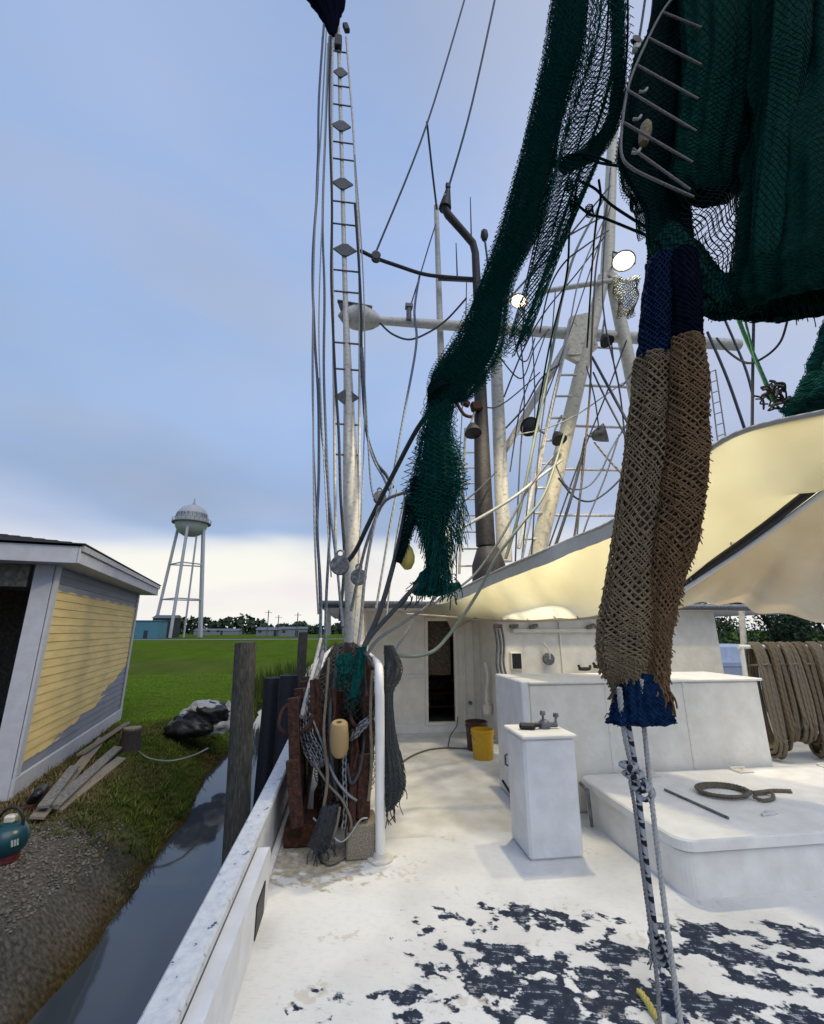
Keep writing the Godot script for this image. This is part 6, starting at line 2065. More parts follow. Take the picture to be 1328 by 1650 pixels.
	# tangle of ropes and net scraps in the rack
	var tang := [
		["dark rope hanging over the top of the middle trawl door", [Vector3(-0.117, 1.554, -4.600), Vector3(-0.129, 1.287, -4.400), Vector3(-0.152, 1.003, -4.200), Vector3(-0.114, 0.656, -4.050), Vector3(-0.053, 0.403, -4.000)], 0.015, "dark_rope"],
		["rust stained rope hanging down the left of the tan float", [Vector3(-0.197, 1.445, -4.500), Vector3(-0.195, 1.141, -4.300), Vector3(-0.195, 0.868, -4.150), Vector3(-0.143, 0.581, -4.000), Vector3(-0.168, 0.323, -4.000)], 0.013, "brown_rope"],
		["grey rope crossing the rack from the rail to the middle door", [Vector3(-0.335, 0.974, -4.400), Vector3(-0.203, 0.762, -4.200), Vector3(-0.105, 0.602, -4.000), Vector3(-0.002, 0.482, -3.950), Vector3(0.092, 0.413, -3.950)], 0.010, "grey_rope"],
		["brown rope crossing the rack lower down", [Vector3(-0.240, 0.625, -4.100), Vector3(-0.130, 0.515, -4.000), Vector3(-0.018, 0.418, -3.950), Vector3(0.054, 0.267, -3.950), Vector3(0.030, 0.137, -4.000)], 0.010, "brown_rope"],
		["rope loop hanging from the right trawl door", [Vector3(0.129, 1.448, -4.400), Vector3(0.153, 1.148, -4.200), Vector3(0.145, 0.879, -4.050), Vector3(0.110, 0.622, -3.980), Vector3(0.045, 0.530, -3.970), Vector3(0.010, 0.665, -4.000)], 0.012, "dark_rope"],
		["brown rope trailing onto the deck below the rack", [Vector3(-0.036, 0.377, -3.950), Vector3(-0.066, 0.219, -3.930), Vector3(-0.146, 0.064, -4.000), Vector3(-0.208, 0.020, -4.116), Vector3(-0.102, 0.020, -3.909), Vector3(0.034, 0.020, -4.024)], 0.011, "brown_rope"],
		["pale cord knotted round the lower ends of the doors", [Vector3(-0.241, 0.275, -4.050), Vector3(-0.163, 0.246, -3.980), Vector3(-0.089, 0.287, -3.950), Vector3(-0.094, 0.204, -3.950), Vector3(-0.026, 0.143, -3.950), Vector3(0.038, 0.173, -3.950), Vector3(0.120, 0.277, -3.950), Vector3(0.178, 0.287, -3.960)], 0.006, "pale_rope"],
		["pale line running over the rail into the rack", [Vector3(-0.376, 1.587, -6.000), Vector3(-0.388, 1.278, -5.200), Vector3(-0.403, 1.050, -4.600), Vector3(-0.410, 0.950, -4.400)], 0.022, "pale_rope"],
		["twisted grey line laid along the forward rail", [Vector3(-0.379, 1.479, -7.000), Vector3(-0.413, 1.158, -6.200), Vector3(-0.450, 0.942, -5.600), Vector3(-0.474, 0.790, -5.000)], 0.030, "grey_rope"],
		["dark rope tied to the white hoop's bend", [Vector3(0.091, 1.526, -4.400), Vector3(0.156, 1.470, -4.200), Vector3(0.206, 1.391, -4.050), Vector3(0.244, 1.324, -3.950), Vector3(0.196, 1.246, -4.000)], 0.014, "dark_rope"],
		["rope end hanging inside the white hoop", [Vector3(0.193, 1.370, -4.000), Vector3(0.184, 1.036, -3.960), Vector3(0.201, 0.674, -3.940), Vector3(0.183, 0.413, -3.940)], 0.014, "brown_rope"]]
	for q in tang:
		rope("rope", q[0], spline(q[1], 7), q[2], q[3], "ropes in the trawl rack")
	# dark net heaped in the rack, with a bright green scrap
	scrap("dark netting heaped over the trawl doors", [[Vector3(-0.173, 1.542, -5.000), Vector3(0.036, 1.566, -5.000)], [Vector3(-0.250, 1.361, -4.900), Vector3(0.234, 1.406, -4.900)], [Vector3(-0.306, 1.135, -4.800), Vector3(0.260, 1.155, -4.800)], [Vector3(-0.308, 0.869, -4.700), Vector3(0.262, 0.855, -4.700)], [Vector3(-0.262, 0.570, -4.600), Vector3(0.239, 0.580, -4.600)], [Vector3(-0.221, 0.345, -4.500), Vector3(0.217, 0.353, -4.500)], [Vector3(-0.165, 0.144, -4.450), Vector3(0.134, 0.153, -4.450)]], "scrap_dark", "brown_rope", 41, 0.35)
	scrap("bright green net scrap hanging at the top of the rack", [[Vector3(-0.090, 1.474, -4.350), Vector3(0.012, 1.485, -4.350)], [Vector3(-0.119, 1.402, -4.300), Vector3(0.037, 1.401, -4.300)], [Vector3(-0.076, 1.310, -4.250), Vector3(-0.005, 1.320, -4.250)]], "net_teal", "net_teal", 42, 0.4)
	scrap("dark green net bundle hanging right of the bright green scrap", [[Vector3(0.066, 1.541, -4.300), Vector3(0.146, 1.552, -4.300)], [Vector3(0.039, 1.325, -4.250), Vector3(0.127, 1.340, -4.250)], [Vector3(0.008, 1.117, -4.150), Vector3(0.072, 1.136, -4.150)]], "net_green", "net_teal", 43, 0.5)
	scrap("oily black rag lying below the left trawl door", [[Vector3(-0.170, 0.372, -3.980), Vector3(-0.051, 0.388, -3.980)], [Vector3(-0.218, 0.235, -3.960), Vector3(-0.068, 0.228, -3.960)], [Vector3(-0.256, 0.119, -3.950), Vector3(-0.144, 0.085, -3.950)]], "black", "dark_rope", 44, 0.5)
	scrap("olive grey net bag hung from the white hoop on its inboard side", [[Vector3(0.303, 1.568, -4.100), Vector3(0.380, 1.568, -4.100)], [Vector3(0.305, 1.438, -4.100), Vector3(0.448, 1.411, -4.100)], [Vector3(0.298, 1.289, -4.050), Vector3(0.432, 1.287, -4.050)], [Vector3(0.297, 1.171, -4.000), Vector3(0.370, 1.170, -4.000)], [Vector3(0.300, 0.889, -3.980), Vector3(0.397, 0.886, -3.980)], [Vector3(0.308, 0.620, -3.960), Vector3(0.463, 0.615, -3.960)], [Vector3(0.315, 0.447, -3.950), Vector3(0.457, 0.463, -3.950)], [Vector3(0.321, 0.326, -3.950), Vector3(0.380, 0.349, -3.950)]], "bag_grey", "dark_rope", 45, 0.7)


func scrap(label: String, st: Array, m: String, m2: String, seed_: int, thick: float) -> void:
	var t := thing("net_scrap", label, "netting", Vector3.ZERO, "net scraps in the trawl rack")
	var f := bundle(st, thick, 5, 0.16, seed_)
	var s := Shape.new()
	s.sheet(44, 40, f)
	obj("folds", s, m, t)
	s = Shape.new()
	var g := RandomNumberGenerator.new()
	g.seed = seed_
	var f2 := bundle(st, thick, 5, 0.20, seed_ + 1, 1.07)
	s.net(26, 30, 0.0035, f2, 0.15, g)
	for k in 26:
		var p: Vector3 = f2.call(g.randf(), g.randf_range(0.5, 1.0))
		s.tube(spline([p, p + Vector3(g.randf_range(-0.04, 0.04), -0.05, g.randf_range(-0.03, 0.03)), p + Vector3(g.randf_range(-0.06, 0.06), g.randf_range(-0.16, -0.08), 0.0)], 3), 0.004, 4)
	stuff(obj("twine", s, m2, t))


func net_part(t: Node3D, called: String, st: Array, thick: float, pleats: int, amp: float, seed_: int, m: String, m2: String, cols: int, rows: int, r := 0.004, nu := 90, nv := 90, wisp := 0.0) -> void:
	var s := Shape.new()
	s.sheet(nu, nv, bundle(st, thick, pleats, amp, seed_, 0.74 if wisp > 0.0 else 1.0))
	obj(called, s, m, t)
	if cols > 0:
		s = Shape.new()
		var g := RandomNumberGenerator.new()
		g.seed = seed_
		s.net(cols, rows, r, bundle(st, thick, pleats, amp, seed_, 1.035), 0.06, g)
		if wisp > 0.0:
			s.net(cols, rows, r * 0.9, bundle(st, thick, pleats, amp * 1.3, seed_ + 4, 0.86), 0.05, g)
			s.net(int(cols * 0.9), int(rows * 0.9), r * 0.9, bundle(st, thick, pleats + 1, amp * 1.6, seed_ + 5, 1.0 + wisp), 0.10, g)
			s.net(int(cols * 0.8), int(rows * 0.75), r * 0.8, bundle(st, thick, pleats + 2, amp * 1.8, seed_ + 6, 1.0 + wisp * 2.2), 0.15, g)
		stuff(obj("mesh_twine", s, m2, t))


func build_nets() -> void:
	var g := RandomNumberGenerator.new()
	g.seed = 77
	# left: a trawl gathered to a rope, swinging down to a knot
	var t := thing("trawl_net", "long dark green trawl net sweeping down from top centre to a knot", "net")
	net_part(t, "gathered_net", [[Vector3(2.130, 9.222, -3.100), Vector3(2.536, 9.342, -3.100)], [Vector3(1.990, 8.096, -3.300), Vector3(2.429, 8.201, -3.300)], [Vector3(1.859, 7.411, -3.500), Vector3(2.227, 7.437, -3.500)], [Vector3(1.718, 6.742, -3.750), Vector3(2.134, 6.859, -3.750)], [Vector3(1.563, 6.142, -4.000), Vector3(2.044, 6.283, -4.000)], [Vector3(1.366, 5.578, -4.250), Vector3(1.770, 5.714, -4.250)], [Vector3(1.133, 5.059, -4.500), Vector3(1.691, 4.966, -4.500)], [Vector3(0.901, 4.728, -4.700), Vector3(1.373, 4.495, -4.700)], [Vector3(0.870, 4.480, -4.800), Vector3(1.186, 4.402, -4.800)]], 0.55, 7, 0.10, 51, "net_green", "net_teal", 30, 130, 0.0035, 110, 160, 0.10)
	var lb := [Vector3(2.536, 9.453, -3.150), Vector3(2.442, 8.294, -3.350), Vector3(2.236, 7.514, -3.550), Vector3(2.139, 6.924, -3.800), Vector3(2.020, 6.279, -4.000), Vector3(1.960, 5.764, -4.250), Vector3(1.772, 5.016, -4.500)]
	var rb := [Vector3(3.041, 9.714, -3.200), Vector3(3.022, 8.415, -3.400), Vector3(2.997, 7.692, -3.600), Vector3(2.774, 7.130, -3.800), Vector3(2.528, 6.607, -4.000), Vector3(2.266, 6.030, -4.250), Vector3(1.832, 4.979, -4.500)]
	var la := spline(lb, 8)
	var ra := spline(rb, 8)
	var thin := func(u: float, v: float) -> Vector3:
		var k := clampf(v, 0, 1) * (la.size() - 1)
		var i := mini(int(k), la.size() - 2)
		var p := la[i].lerp(la[i + 1], k - i).lerp(ra[i].lerp(ra[i + 1], k - i), u)
		return p + Vector3(0.1, 0.0, 0.12) * sin(u * PI) + Vector3(0.03, 0.0, 0.05) * sin(u * 17.0 + v * 4.0)
	var s := Shape.new()
	s.net(15, 62, 0.0042, thin, 0.02, g)
	stuff(obj("netting", s, "net_green", t))
	s = Shape.new()
	s.net(13, 56, 0.0042, func(u: float, v: float) -> Vector3:
		return thin.call(u, v) + Vector3(0.02, 0, -0.12 - 0.06 * sin(u * 9.0)), 0.05, g)
	stuff(obj("netting", s, "net_green", t))
	s = Shape.new()
	s.net(14, 60, 0.0040, func(u: float, v: float) -> Vector3:
		return thin.call(u * 0.75, v) + Vector3(0.01, 0, 0.10 + 0.05 * sin(u * 13.0 + v * 6.0)), 0.05, g)
	s.net(12, 64, 0.0040, func(u: float, v: float) -> Vector3:
		return thin.call(pow(u, 1.5) * 0.6, v) + Vector3(-0.01, 0, 0.2 - 0.1 * u), 0.05, g)
	stuff(obj("netting", s, "net_teal", t))
	for k in 3:
		s = Shape.new()
		var line := PackedVector3Array()
		for q in 30:
			line.append(thin.call([0.35, 0.55, 0.8][k] - 0.12 * q / 29.0, 0.02 + q / 29.0 * 0.7) + Vector3(0, 0, 0.02))
		s.tube(line, 0.012, 5)
		obj("gathering_line", s, "net_black", t)
	net_part(t, "edge_roll", [[Vector3(2.852, 9.614, -3.180), Vector3(3.040, 9.669, -3.180)], [Vector3(2.873, 8.345, -3.380), Vector3(3.029, 8.381, -3.380)], [Vector3(2.832, 7.634, -3.550), Vector3(3.026, 7.724, -3.550)], [Vector3(2.603, 7.309, -3.700), Vector3(2.809, 7.239, -3.700)], [Vector3(2.277, 7.082, -3.800), Vector3(2.344, 6.959, -3.800)]], 0.6, 4, 0.12, 52, "net_green", "net_teal", 9, 60, 0.0035, 40, 70, 0.12)
	s = Shape.new()
	for k in 5:
		var rg := []
		for q in 11:
			var an := TAU * q / 10 + k
			rg.append(Vector3(0.994, 4.511, -4.720) + Vector3(cos(an) * 0.16, sin(an) * 0.05 + k * 0.03 - 0.06 + 0.3 * cos(an) * 0.2, sin(an) * 0.14))
		s.tube(spline(rg, 3), 0.018, 6)
	obj("lashing", s, "net_black", t)
	# torn tail below the knot
	t = thing("net_tail", "ragged dark green net tail hanging below the knot", "net")
	net_part(t, "gathered_net", [[Vector3(0.870, 4.514, -4.800), Vector3(1.195, 4.471, -4.800)], [Vector3(0.760, 4.027, -4.800), Vector3(1.123, 4.050, -4.800)], [Vector3(0.692, 3.628, -4.800), Vector3(1.190, 3.693, -4.800)], [Vector3(0.626, 3.245, -4.800), Vector3(1.218, 3.361, -4.800)], [Vector3(0.640, 2.952, -4.800), Vector3(1.100, 3.078, -4.800)], [Vector3(0.780, 2.685, -4.800), Vector3(1.007, 2.763, -4.800)], [Vector3(0.805, 2.258, -4.800), Vector3(0.929, 2.294, -4.800)]], 0.6, 6, 0.13, 53, "net_green", "net_teal", 22, 40, 0.004, 80, 80, 0.14)
	net_part(t, "torn_strip", [[Vector3(0.634, 3.378, -4.750), Vector3(0.820, 3.387, -4.750)], [Vector3(0.571, 3.009, -4.750), Vector3(0.725, 3.014, -4.750)], [Vector3(0.517, 2.668, -4.750), Vector3(0.620, 2.657, -4.750)], [Vector3(0.458, 2.414, -4.750), Vector3(0.512, 2.395, -4.750)]], 0.6, 3, 0.15, 54, "net_green", "net_black", 6, 24, 0.004, 30, 40, 0.2)
	s = Shape.new()
	for k in 1100:
		var u := g.randf()
		var v := pow(g.randf(), 0.6)
		var top := (Vector3(0.865, 4.034, -4.800)).lerp(Vector3(0.887, 2.259, -4.800), v)
		var wide := lerpf(0.24, 0.52, sin(v * PI)) * (1.0 if v < 0.75 else 0.55)
		var p := top + Vector3((u - 0.5) * wide + 0.08 * sin(v * PI), 0, g.randf_range(-0.15, 0.15))
		var d := Vector3(g.randf_range(-0.02, 0.12) if u > 0.5 else g.randf_range(-0.06, 0.02), g.randf_range(-0.28, -0.08), g.randf_range(-0.05, 0.05))
		s.tube(spline([p, p + d * 0.5 + Vector3(0.02, 0.02, 0), p + d], 3), 0.0040, 3, false)
	stuff(obj("frayed_twine", s, "net_green", t))
	# dark clump lying on the awning edge at the foot of the tail
	t = thing("net_clump", "small dark green clump of net where the tail meets the awning", "net")
	net_part(t, "folds", [[Vector3(0.647, 2.135, -4.950), Vector3(0.688, 2.081, -4.950)], [Vector3(0.709, 2.254, -4.900), Vector3(0.778, 2.065, -4.900)], [Vector3(0.836, 2.374, -4.900), Vector3(0.903, 2.080, -4.900)], [Vector3(0.999, 2.222, -4.950), Vector3(1.025, 2.085, -4.950)], [Vector3(1.212, 2.230, -5.000), Vector3(1.225, 2.160, -5.000)]], 0.8, 7, 0.32, 55, "net_green", "net_teal", 10, 14, 0.004, 40, 40)
	s = Shape.new()
	for k in 60:
		var p := (Vector3(0.589, 2.129, -4.880)).lerp(Vector3(1.156, 2.208, -4.920), g.randf()) + Vector3(0, g.randf_range(-0.1, 0.1), 0.05)
		var d := Vector3(g.randf_range(-0.1, 0.1), g.randf_range(-0.25, 0.02), 0.02)
		s.tube(spline([p, p + d * 0.5 + Vector3(0.03, 0.02, 0), p + d], 3), 0.006, 4, false)
	stuff(obj("frayed_twine", s, "net_teal", t))

	# right: trawl hung from the boom overhead
	t = thing("hanging_trawl", "great dark green trawl hung in folds at top right", "net")
	net_part(t, "front_fold", [[Vector3(3.999, 8.531, -2.450), Vector3(5.873, 9.103, -2.450)], [Vector3(3.596, 6.714, -2.500), Vector3(5.274, 7.090, -2.500)], [Vector3(3.235, 5.587, -2.500), Vector3(4.818, 5.719, -2.500)], [Vector3(2.939, 4.630, -2.500), Vector3(4.496, 4.841, -2.500)], [Vector3(2.818, 4.205, -2.500), Vector3(4.272, 4.435, -2.500)], [Vector3(2.902, 4.062, -2.520), Vector3(4.070, 4.272, -2.520)]], 0.45, 11, 0.07, 61, "trawl_green", "trawl_green", 60, 60, 0.003, 160, 90)
	net_part(t, "middle_fold", [[Vector3(3.353, 9.020, -2.750), Vector3(4.594, 9.399, -2.750)], [Vector3(3.131, 7.293, -2.750), Vector3(4.082, 7.517, -2.750)], [Vector3(2.913, 6.402, -2.750), Vector3(3.744, 6.486, -2.750)], [Vector3(2.743, 5.757, -2.750), Vector3(3.472, 5.846, -2.750)], [Vector3(2.796, 5.421, -2.750), Vector3(3.336, 5.507, -2.750)]], 0.4, 7, 0.10, 62, "trawl_green", "trawl_green", 34, 44, 0.003, 110, 80)
	net_part(t, "narrow_fold", [[Vector3(3.746, 7.881, -2.200), Vector3(4.219, 8.025, -2.200)], [Vector3(3.480, 6.725, -2.250), Vector3(3.912, 6.832, -2.250)], [Vector3(3.330, 6.096, -2.300), Vector3(3.723, 6.180, -2.300)], [Vector3(3.132, 5.356, -2.340), Vector3(3.478, 5.417, -2.340)], [Vector3(2.892, 4.482, -2.360), Vector3(3.177, 4.521, -2.360)], [Vector3(2.866, 4.069, -2.400), Vector3(3.065, 4.146, -2.400)]], 0.35, 4, 0.10, 63, "trawl_green", "trawl_green", 16, 54, 0.003, 60, 90)
	net_part(t, "inner_fold", [[Vector3(3.456, 9.738, -3.050), Vector3(4.059, 9.923, -3.050)], [Vector3(3.161, 8.434, -3.050), Vector3(3.795, 8.493, -3.050)], [Vector3(2.811, 7.557, -3.050), Vector3(3.558, 7.535, -3.050)], [Vector3(2.605, 6.704, -3.050), Vector3(3.390, 6.683, -3.050)], [Vector3(2.487, 6.167, -3.050), Vector3(3.224, 6.069, -3.050)], [Vector3(2.610, 5.599, -3.000), Vector3(3.108, 5.715, -3.000)], [Vector3(2.558, 5.139, -2.950), Vector3(3.029, 5.312, -2.950)], [Vector3(2.481, 4.773, -2.900), Vector3(2.890, 4.859, -2.900)]], 0.3, 6, 0.12, 64, "net_black", "trawl_green", 26, 60, 0.0035, 90, 90)
	net_part(t, "bottom_fold", [[Vector3(2.454, 4.901, -2.800), Vector3(2.672, 5.167, -2.800)], [Vector3(2.489, 4.419, -2.720), Vector3(2.793, 4.866, -2.720)], [Vector3(2.669, 4.151, -2.660), Vector3(2.880, 4.534, -2.660)], [Vector3(2.840, 4.052, -2.600), Vector3(3.008, 4.463, -2.600)], [Vector3(3.102, 4.108, -2.550), Vector3(3.192, 4.380, -2.550)]], 0.5, 5, 0.14, 65, "trawl_green", "net_black", 18, 24, 0.004, 60, 60)
	var quadnet := func(a: Vector3, b: Vector3, c: Vector3, d: Vector3, belly: float) -> Callable:
		return func(u: float, v: float) -> Vector3:
			return a.lerp(b, u).lerp(d.lerp(c, u), v) + Vector3(0.03, 0, belly) * sin(u * PI) * sin(v * PI) + Vector3(0.012, 0.012, 0.02) * sin(u * 9.0 + v * 11.0)
	s = Shape.new()
	s.net(10, 12, 0.005, quadnet.call(Vector3(2.786, 5.592, -2.700), Vector3(3.362, 5.626, -2.650), Vector3(2.991, 4.253, -2.600), Vector3(2.578, 4.609, -2.650), 0.12), 0.05, g)
	s.net(9, 11, 0.004, quadnet.call(Vector3(2.939, 5.757, -2.900), Vector3(3.607, 5.882, -2.850), Vector3(3.293, 4.565, -2.850), Vector3(2.840, 4.819, -2.900), -0.1), 0.1, g)
	stuff(obj("open_netting", s, "net_black", t))
	s = Shape.new()
	s.net(16, 24, 0.0035, quadnet.call(Vector3(2.582, 6.514, -3.300), Vector3(2.946, 6.314, -3.100), Vector3(2.632, 5.152, -3.000), Vector3(2.694, 5.419, -3.200), 0.1), 0.04, g)
	s.net(18, 26, 0.0035, quadnet.call(Vector3(2.690, 6.719, -3.400), Vector3(3.086, 6.523, -3.200), Vector3(2.766, 5.361, -3.100), Vector3(2.807, 5.641, -3.300), -0.1), 0.04, g)
	s.net(16, 22, 0.0035, quadnet.call(Vector3(2.791, 6.927, -3.500), Vector3(3.191, 6.729, -3.300), Vector3(2.892, 5.717, -3.200), Vector3(2.866, 5.979, -3.400), -0.2), 0.04, g)
	stuff(obj("open_netting", s, "trawl_green", t))
	s = Shape.new()
	s.net(8, 14, 0.005, quadnet.call(Vector3(3.340, 6.315, -4.600), Vector3(3.776, 6.368, -4.600), Vector3(3.592, 5.711, -4.600), Vector3(3.359, 5.686, -4.600), 0.15), 0.02, g)
	s.net(9, 15, 0.005, quadnet.call(Vector3(3.406, 6.436, -4.700), Vector3(3.880, 6.494, -4.700), Vector3(3.676, 5.838, -4.700), Vector3(3.456, 5.815, -4.700), -0.15), 0.02, g)
	stuff(obj("open_netting", s, "net_grey", t))
	s = Shape.new()
	for k in 260:
		var x := g.randf()
		var p := (Vector3(2.530, 4.098, -2.600)).lerp(Vector3(4.038, 4.251, -2.500), x) + Vector3(0, g.randf_range(0.0, 0.06), g.randf_range(-0.1, 0.1))
		var d := Vector3(g.randf_range(-0.05, 0.05), g.randf_range(-0.10, -0.02) * (1.6 if x > 0.45 else 1.0), 0)
		s.tube(spline([p, p + d * 0.5 + Vector3(0.015, 0, 0), p + d], 2), 0.004, 3, false)
	stuff(obj("frayed_twine", s, "trawl_green", t))
	s = Shape.new()
	for q in [[Vector3(2.196, 7.049, -3.800), Vector3(2.398, 6.972, -3.600), Vector3(2.512, 6.634, -3.400), Vector3(2.603, 6.336, -3.200), Vector3(2.789, 6.180, -3.100)], [Vector3(1.964, 6.846, -3.800), Vector3(2.224, 7.018, -3.700), Vector3(2.411, 6.876, -3.500), Vector3(2.582, 6.514, -3.300)], [Vector3(2.418, 6.657, -3.700), Vector3(2.416, 6.500, -3.800), Vector3(2.387, 6.243, -3.900), Vector3(2.449, 5.822, -4.200), Vector3(2.665, 5.590, -5.200), Vector3(2.811, 4.821, -6.200)], [Vector3(2.465, 6.739, -3.700), Vector3(2.575, 6.515, -3.600), Vector3(2.586, 6.061, -3.400), Vector3(2.742, 5.417, -3.100)], [Vector3(2.420, 6.547, -3.800), Vector3(2.528, 6.267, -3.700), Vector3(2.639, 6.110, -3.600), Vector3(2.761, 5.324, -3.100)], [Vector3(2.702, 6.797, -3.700), Vector3(2.693, 6.518, -3.700), Vector3(2.756, 6.481, -3.900), Vector3(3.100, 6.571, -4.600), Vector3(3.993, 6.554, -6.400)]]:
		s.tube(spline(q, 6), 0.014, 6)
	for q in [[Vector3(2.416, 6.500, -3.800), 0.05], [Vector3(2.357, 6.709, -3.750), 0.04], [Vector3(2.567, 6.375, -3.750), 0.04]]:
		s.net(6, 4, 0.006, func(u: float, v: float) -> Vector3: return (q[0] as Vector3) + Vector3(cos(u * TAU), (v - 0.5) * 3.0, sin(u * TAU)) * q[1])
	obj("mouth_lines", s, "net_black", t)

	# grid of the turtle excluder laced into the trawl
	t = thing("excluder_grid", "grey metal grid of parallel bars laced into the hanging trawl", "net grid")
	var o := Vector3(2.776, 6.650, -2.720)
	var e1 := Vector3(2.314, 5.896, -2.800) - o
	var e2 := Vector3(3.131, 7.509, -2.720) - o
	s = Shape.new()
	var hoop := spline([Vector3(3.214, 8.137, -2.600), Vector3(2.961, 7.832, -2.680), Vector3(2.720, 7.355, -2.750), Vector3(2.510, 6.847, -2.800), Vector3(2.382, 6.321, -2.820), Vector3(2.324, 5.925, -2.820), Vector3(2.398, 5.748, -2.800), Vector3(2.570, 5.556, -2.740), Vector3(2.813, 5.316, -2.660)], 6)
	s.tube(hoop, 0.013, 8)
	obj("hoop", s, "grid_bar", t)
	for q in [[Vector3(2.920, 7.747, -2.680), Vector3(3.252, 7.488, -2.620)], [Vector3(2.756, 7.417, -2.730), Vector3(3.151, 6.941, -2.620)], [Vector3(2.613, 7.067, -2.770), Vector3(3.043, 6.483, -2.630)], [Vector3(2.475, 6.731, -2.790), Vector3(2.958, 6.078, -2.640)], [Vector3(2.387, 6.308, -2.800), Vector3(2.863, 5.705, -2.650)], [Vector3(2.423, 5.977, -2.790), Vector3(2.792, 5.395, -2.660)]]:
		s = Shape.new()
		s.tube(PackedVector3Array([q[0], q[1]]), 0.012, 8)
		obj("bar", s, "grid_bar", t)
	# cream float and scraps caught behind the grid
	s = Shape.new()
	s.lathe(PackedVector2Array([Vector2(0, -0.17), Vector2(0.04, -0.16), Vector2(0.055, -0.08), Vector2(0.06, 0.0), Vector2(0.05, 0.08), Vector2(0.025, 0.13), Vector2(0, 0.14)]), 14)
	var fl := obj("net_float", s, "tan_pad")
	fl.position = Vector3(2.665, 6.368, -2.880)
	fl.rotation = Vector3(0.1, 0.2, -0.22)
	tag(fl, "dull cream float caught behind the grid bars of the hanging trawl", "float")
	for k in 3:
		s = Shape.new()
		var p: Vector3 = [Vector3(2.484, 6.375, -2.800), Vector3(2.412, 5.944, -2.800), Vector3(2.602, 6.758, -2.800)][k]
		s.tube(spline([p, p + Vector3(0.04, -0.02, 0.02), p + Vector3(0.075, 0.03, 0.02)], 4), 0.014, 6)
		tag(obj("rope_end", s, "pale_rope"), ["pale rope end beside the upper half of the caught float", "pale rope end below the caught float", "pale rope end topmost behind the grid bars"][k], "rope end", "rope ends in the grid")
	# pale falls to the left of the grid
	for k in 3:
		R(["pale fall line nearest the sweeping net, up to the boom", "middle pale fall line beside the grid", "pale fall line closest to the grid hoop"][k], [[Vector3(3.398, 9.582, -3.200), Vector3(3.135, 8.504, -3.200), Vector3(2.950, 7.845, -3.200), Vector3(2.753, 7.044, -3.200), Vector3(2.623, 6.491, -3.200)], [Vector3(3.440, 9.486, -3.150), Vector3(3.175, 8.316, -3.150), Vector3(2.943, 7.709, -3.150), Vector3(2.762, 7.244, -3.150)], [Vector3(3.436, 9.377, -3.100), Vector3(3.070, 8.096, -3.100), Vector3(2.859, 7.558, -3.100), Vector3(2.707, 6.974, -3.100), Vector3(2.563, 6.304, -3.100)]][k], [0.014, 0.011, 0.009][k], "grey_rope")
	var bo := thing("pulley_block", "pale pulley block hanging above the grid between the nets", "pulley", Vector3(3.008, 8.121, -3.150), "pulley blocks in the net falls")
	s = Shape.new()
	s.box(Vector3.ZERO, Vector3(0.09, 0.2, 0.07), Basis(Vector3.BACK, -0.3), 0.02)
	obj("shell", s, "pale_steel", bo)
	s = Shape.new()
	s.lathe(PackedVector2Array([Vector2(0, -0.02), Vector2(0.055, -0.02), Vector2(0.045, 0.0), Vector2(0.055, 0.02), Vector2(0, 0.02)]), 14, Transform3D(Basis(Vector3.RIGHT, PI / 2), Vector3(-0.02, 0.06, 0.02)))
	obj("sheave", s, "black", bo)

	build_codend(g)
	# net at the right edge beyond the awning
	t = thing("starboard_net", "dark green net hanging at the right edge above the awning ridge", "net")
	net_part(t, "folds", [[Vector3(6.225, 5.885, -4.200), Vector3(7.385, 6.013, -4.200)], [Vector3(5.756, 5.088, -4.200), Vector3(7.114, 5.212, -4.200)], [Vector3(5.426, 4.578, -4.200), Vector3(6.847, 4.557, -4.200)], [Vector3(5.184, 4.360, -4.250), Vector3(6.640, 4.138, -4.250)]], 0.5, 6, 0.1, 66, "net_green", "net_black", 26, 26, 0.004, 70, 60)


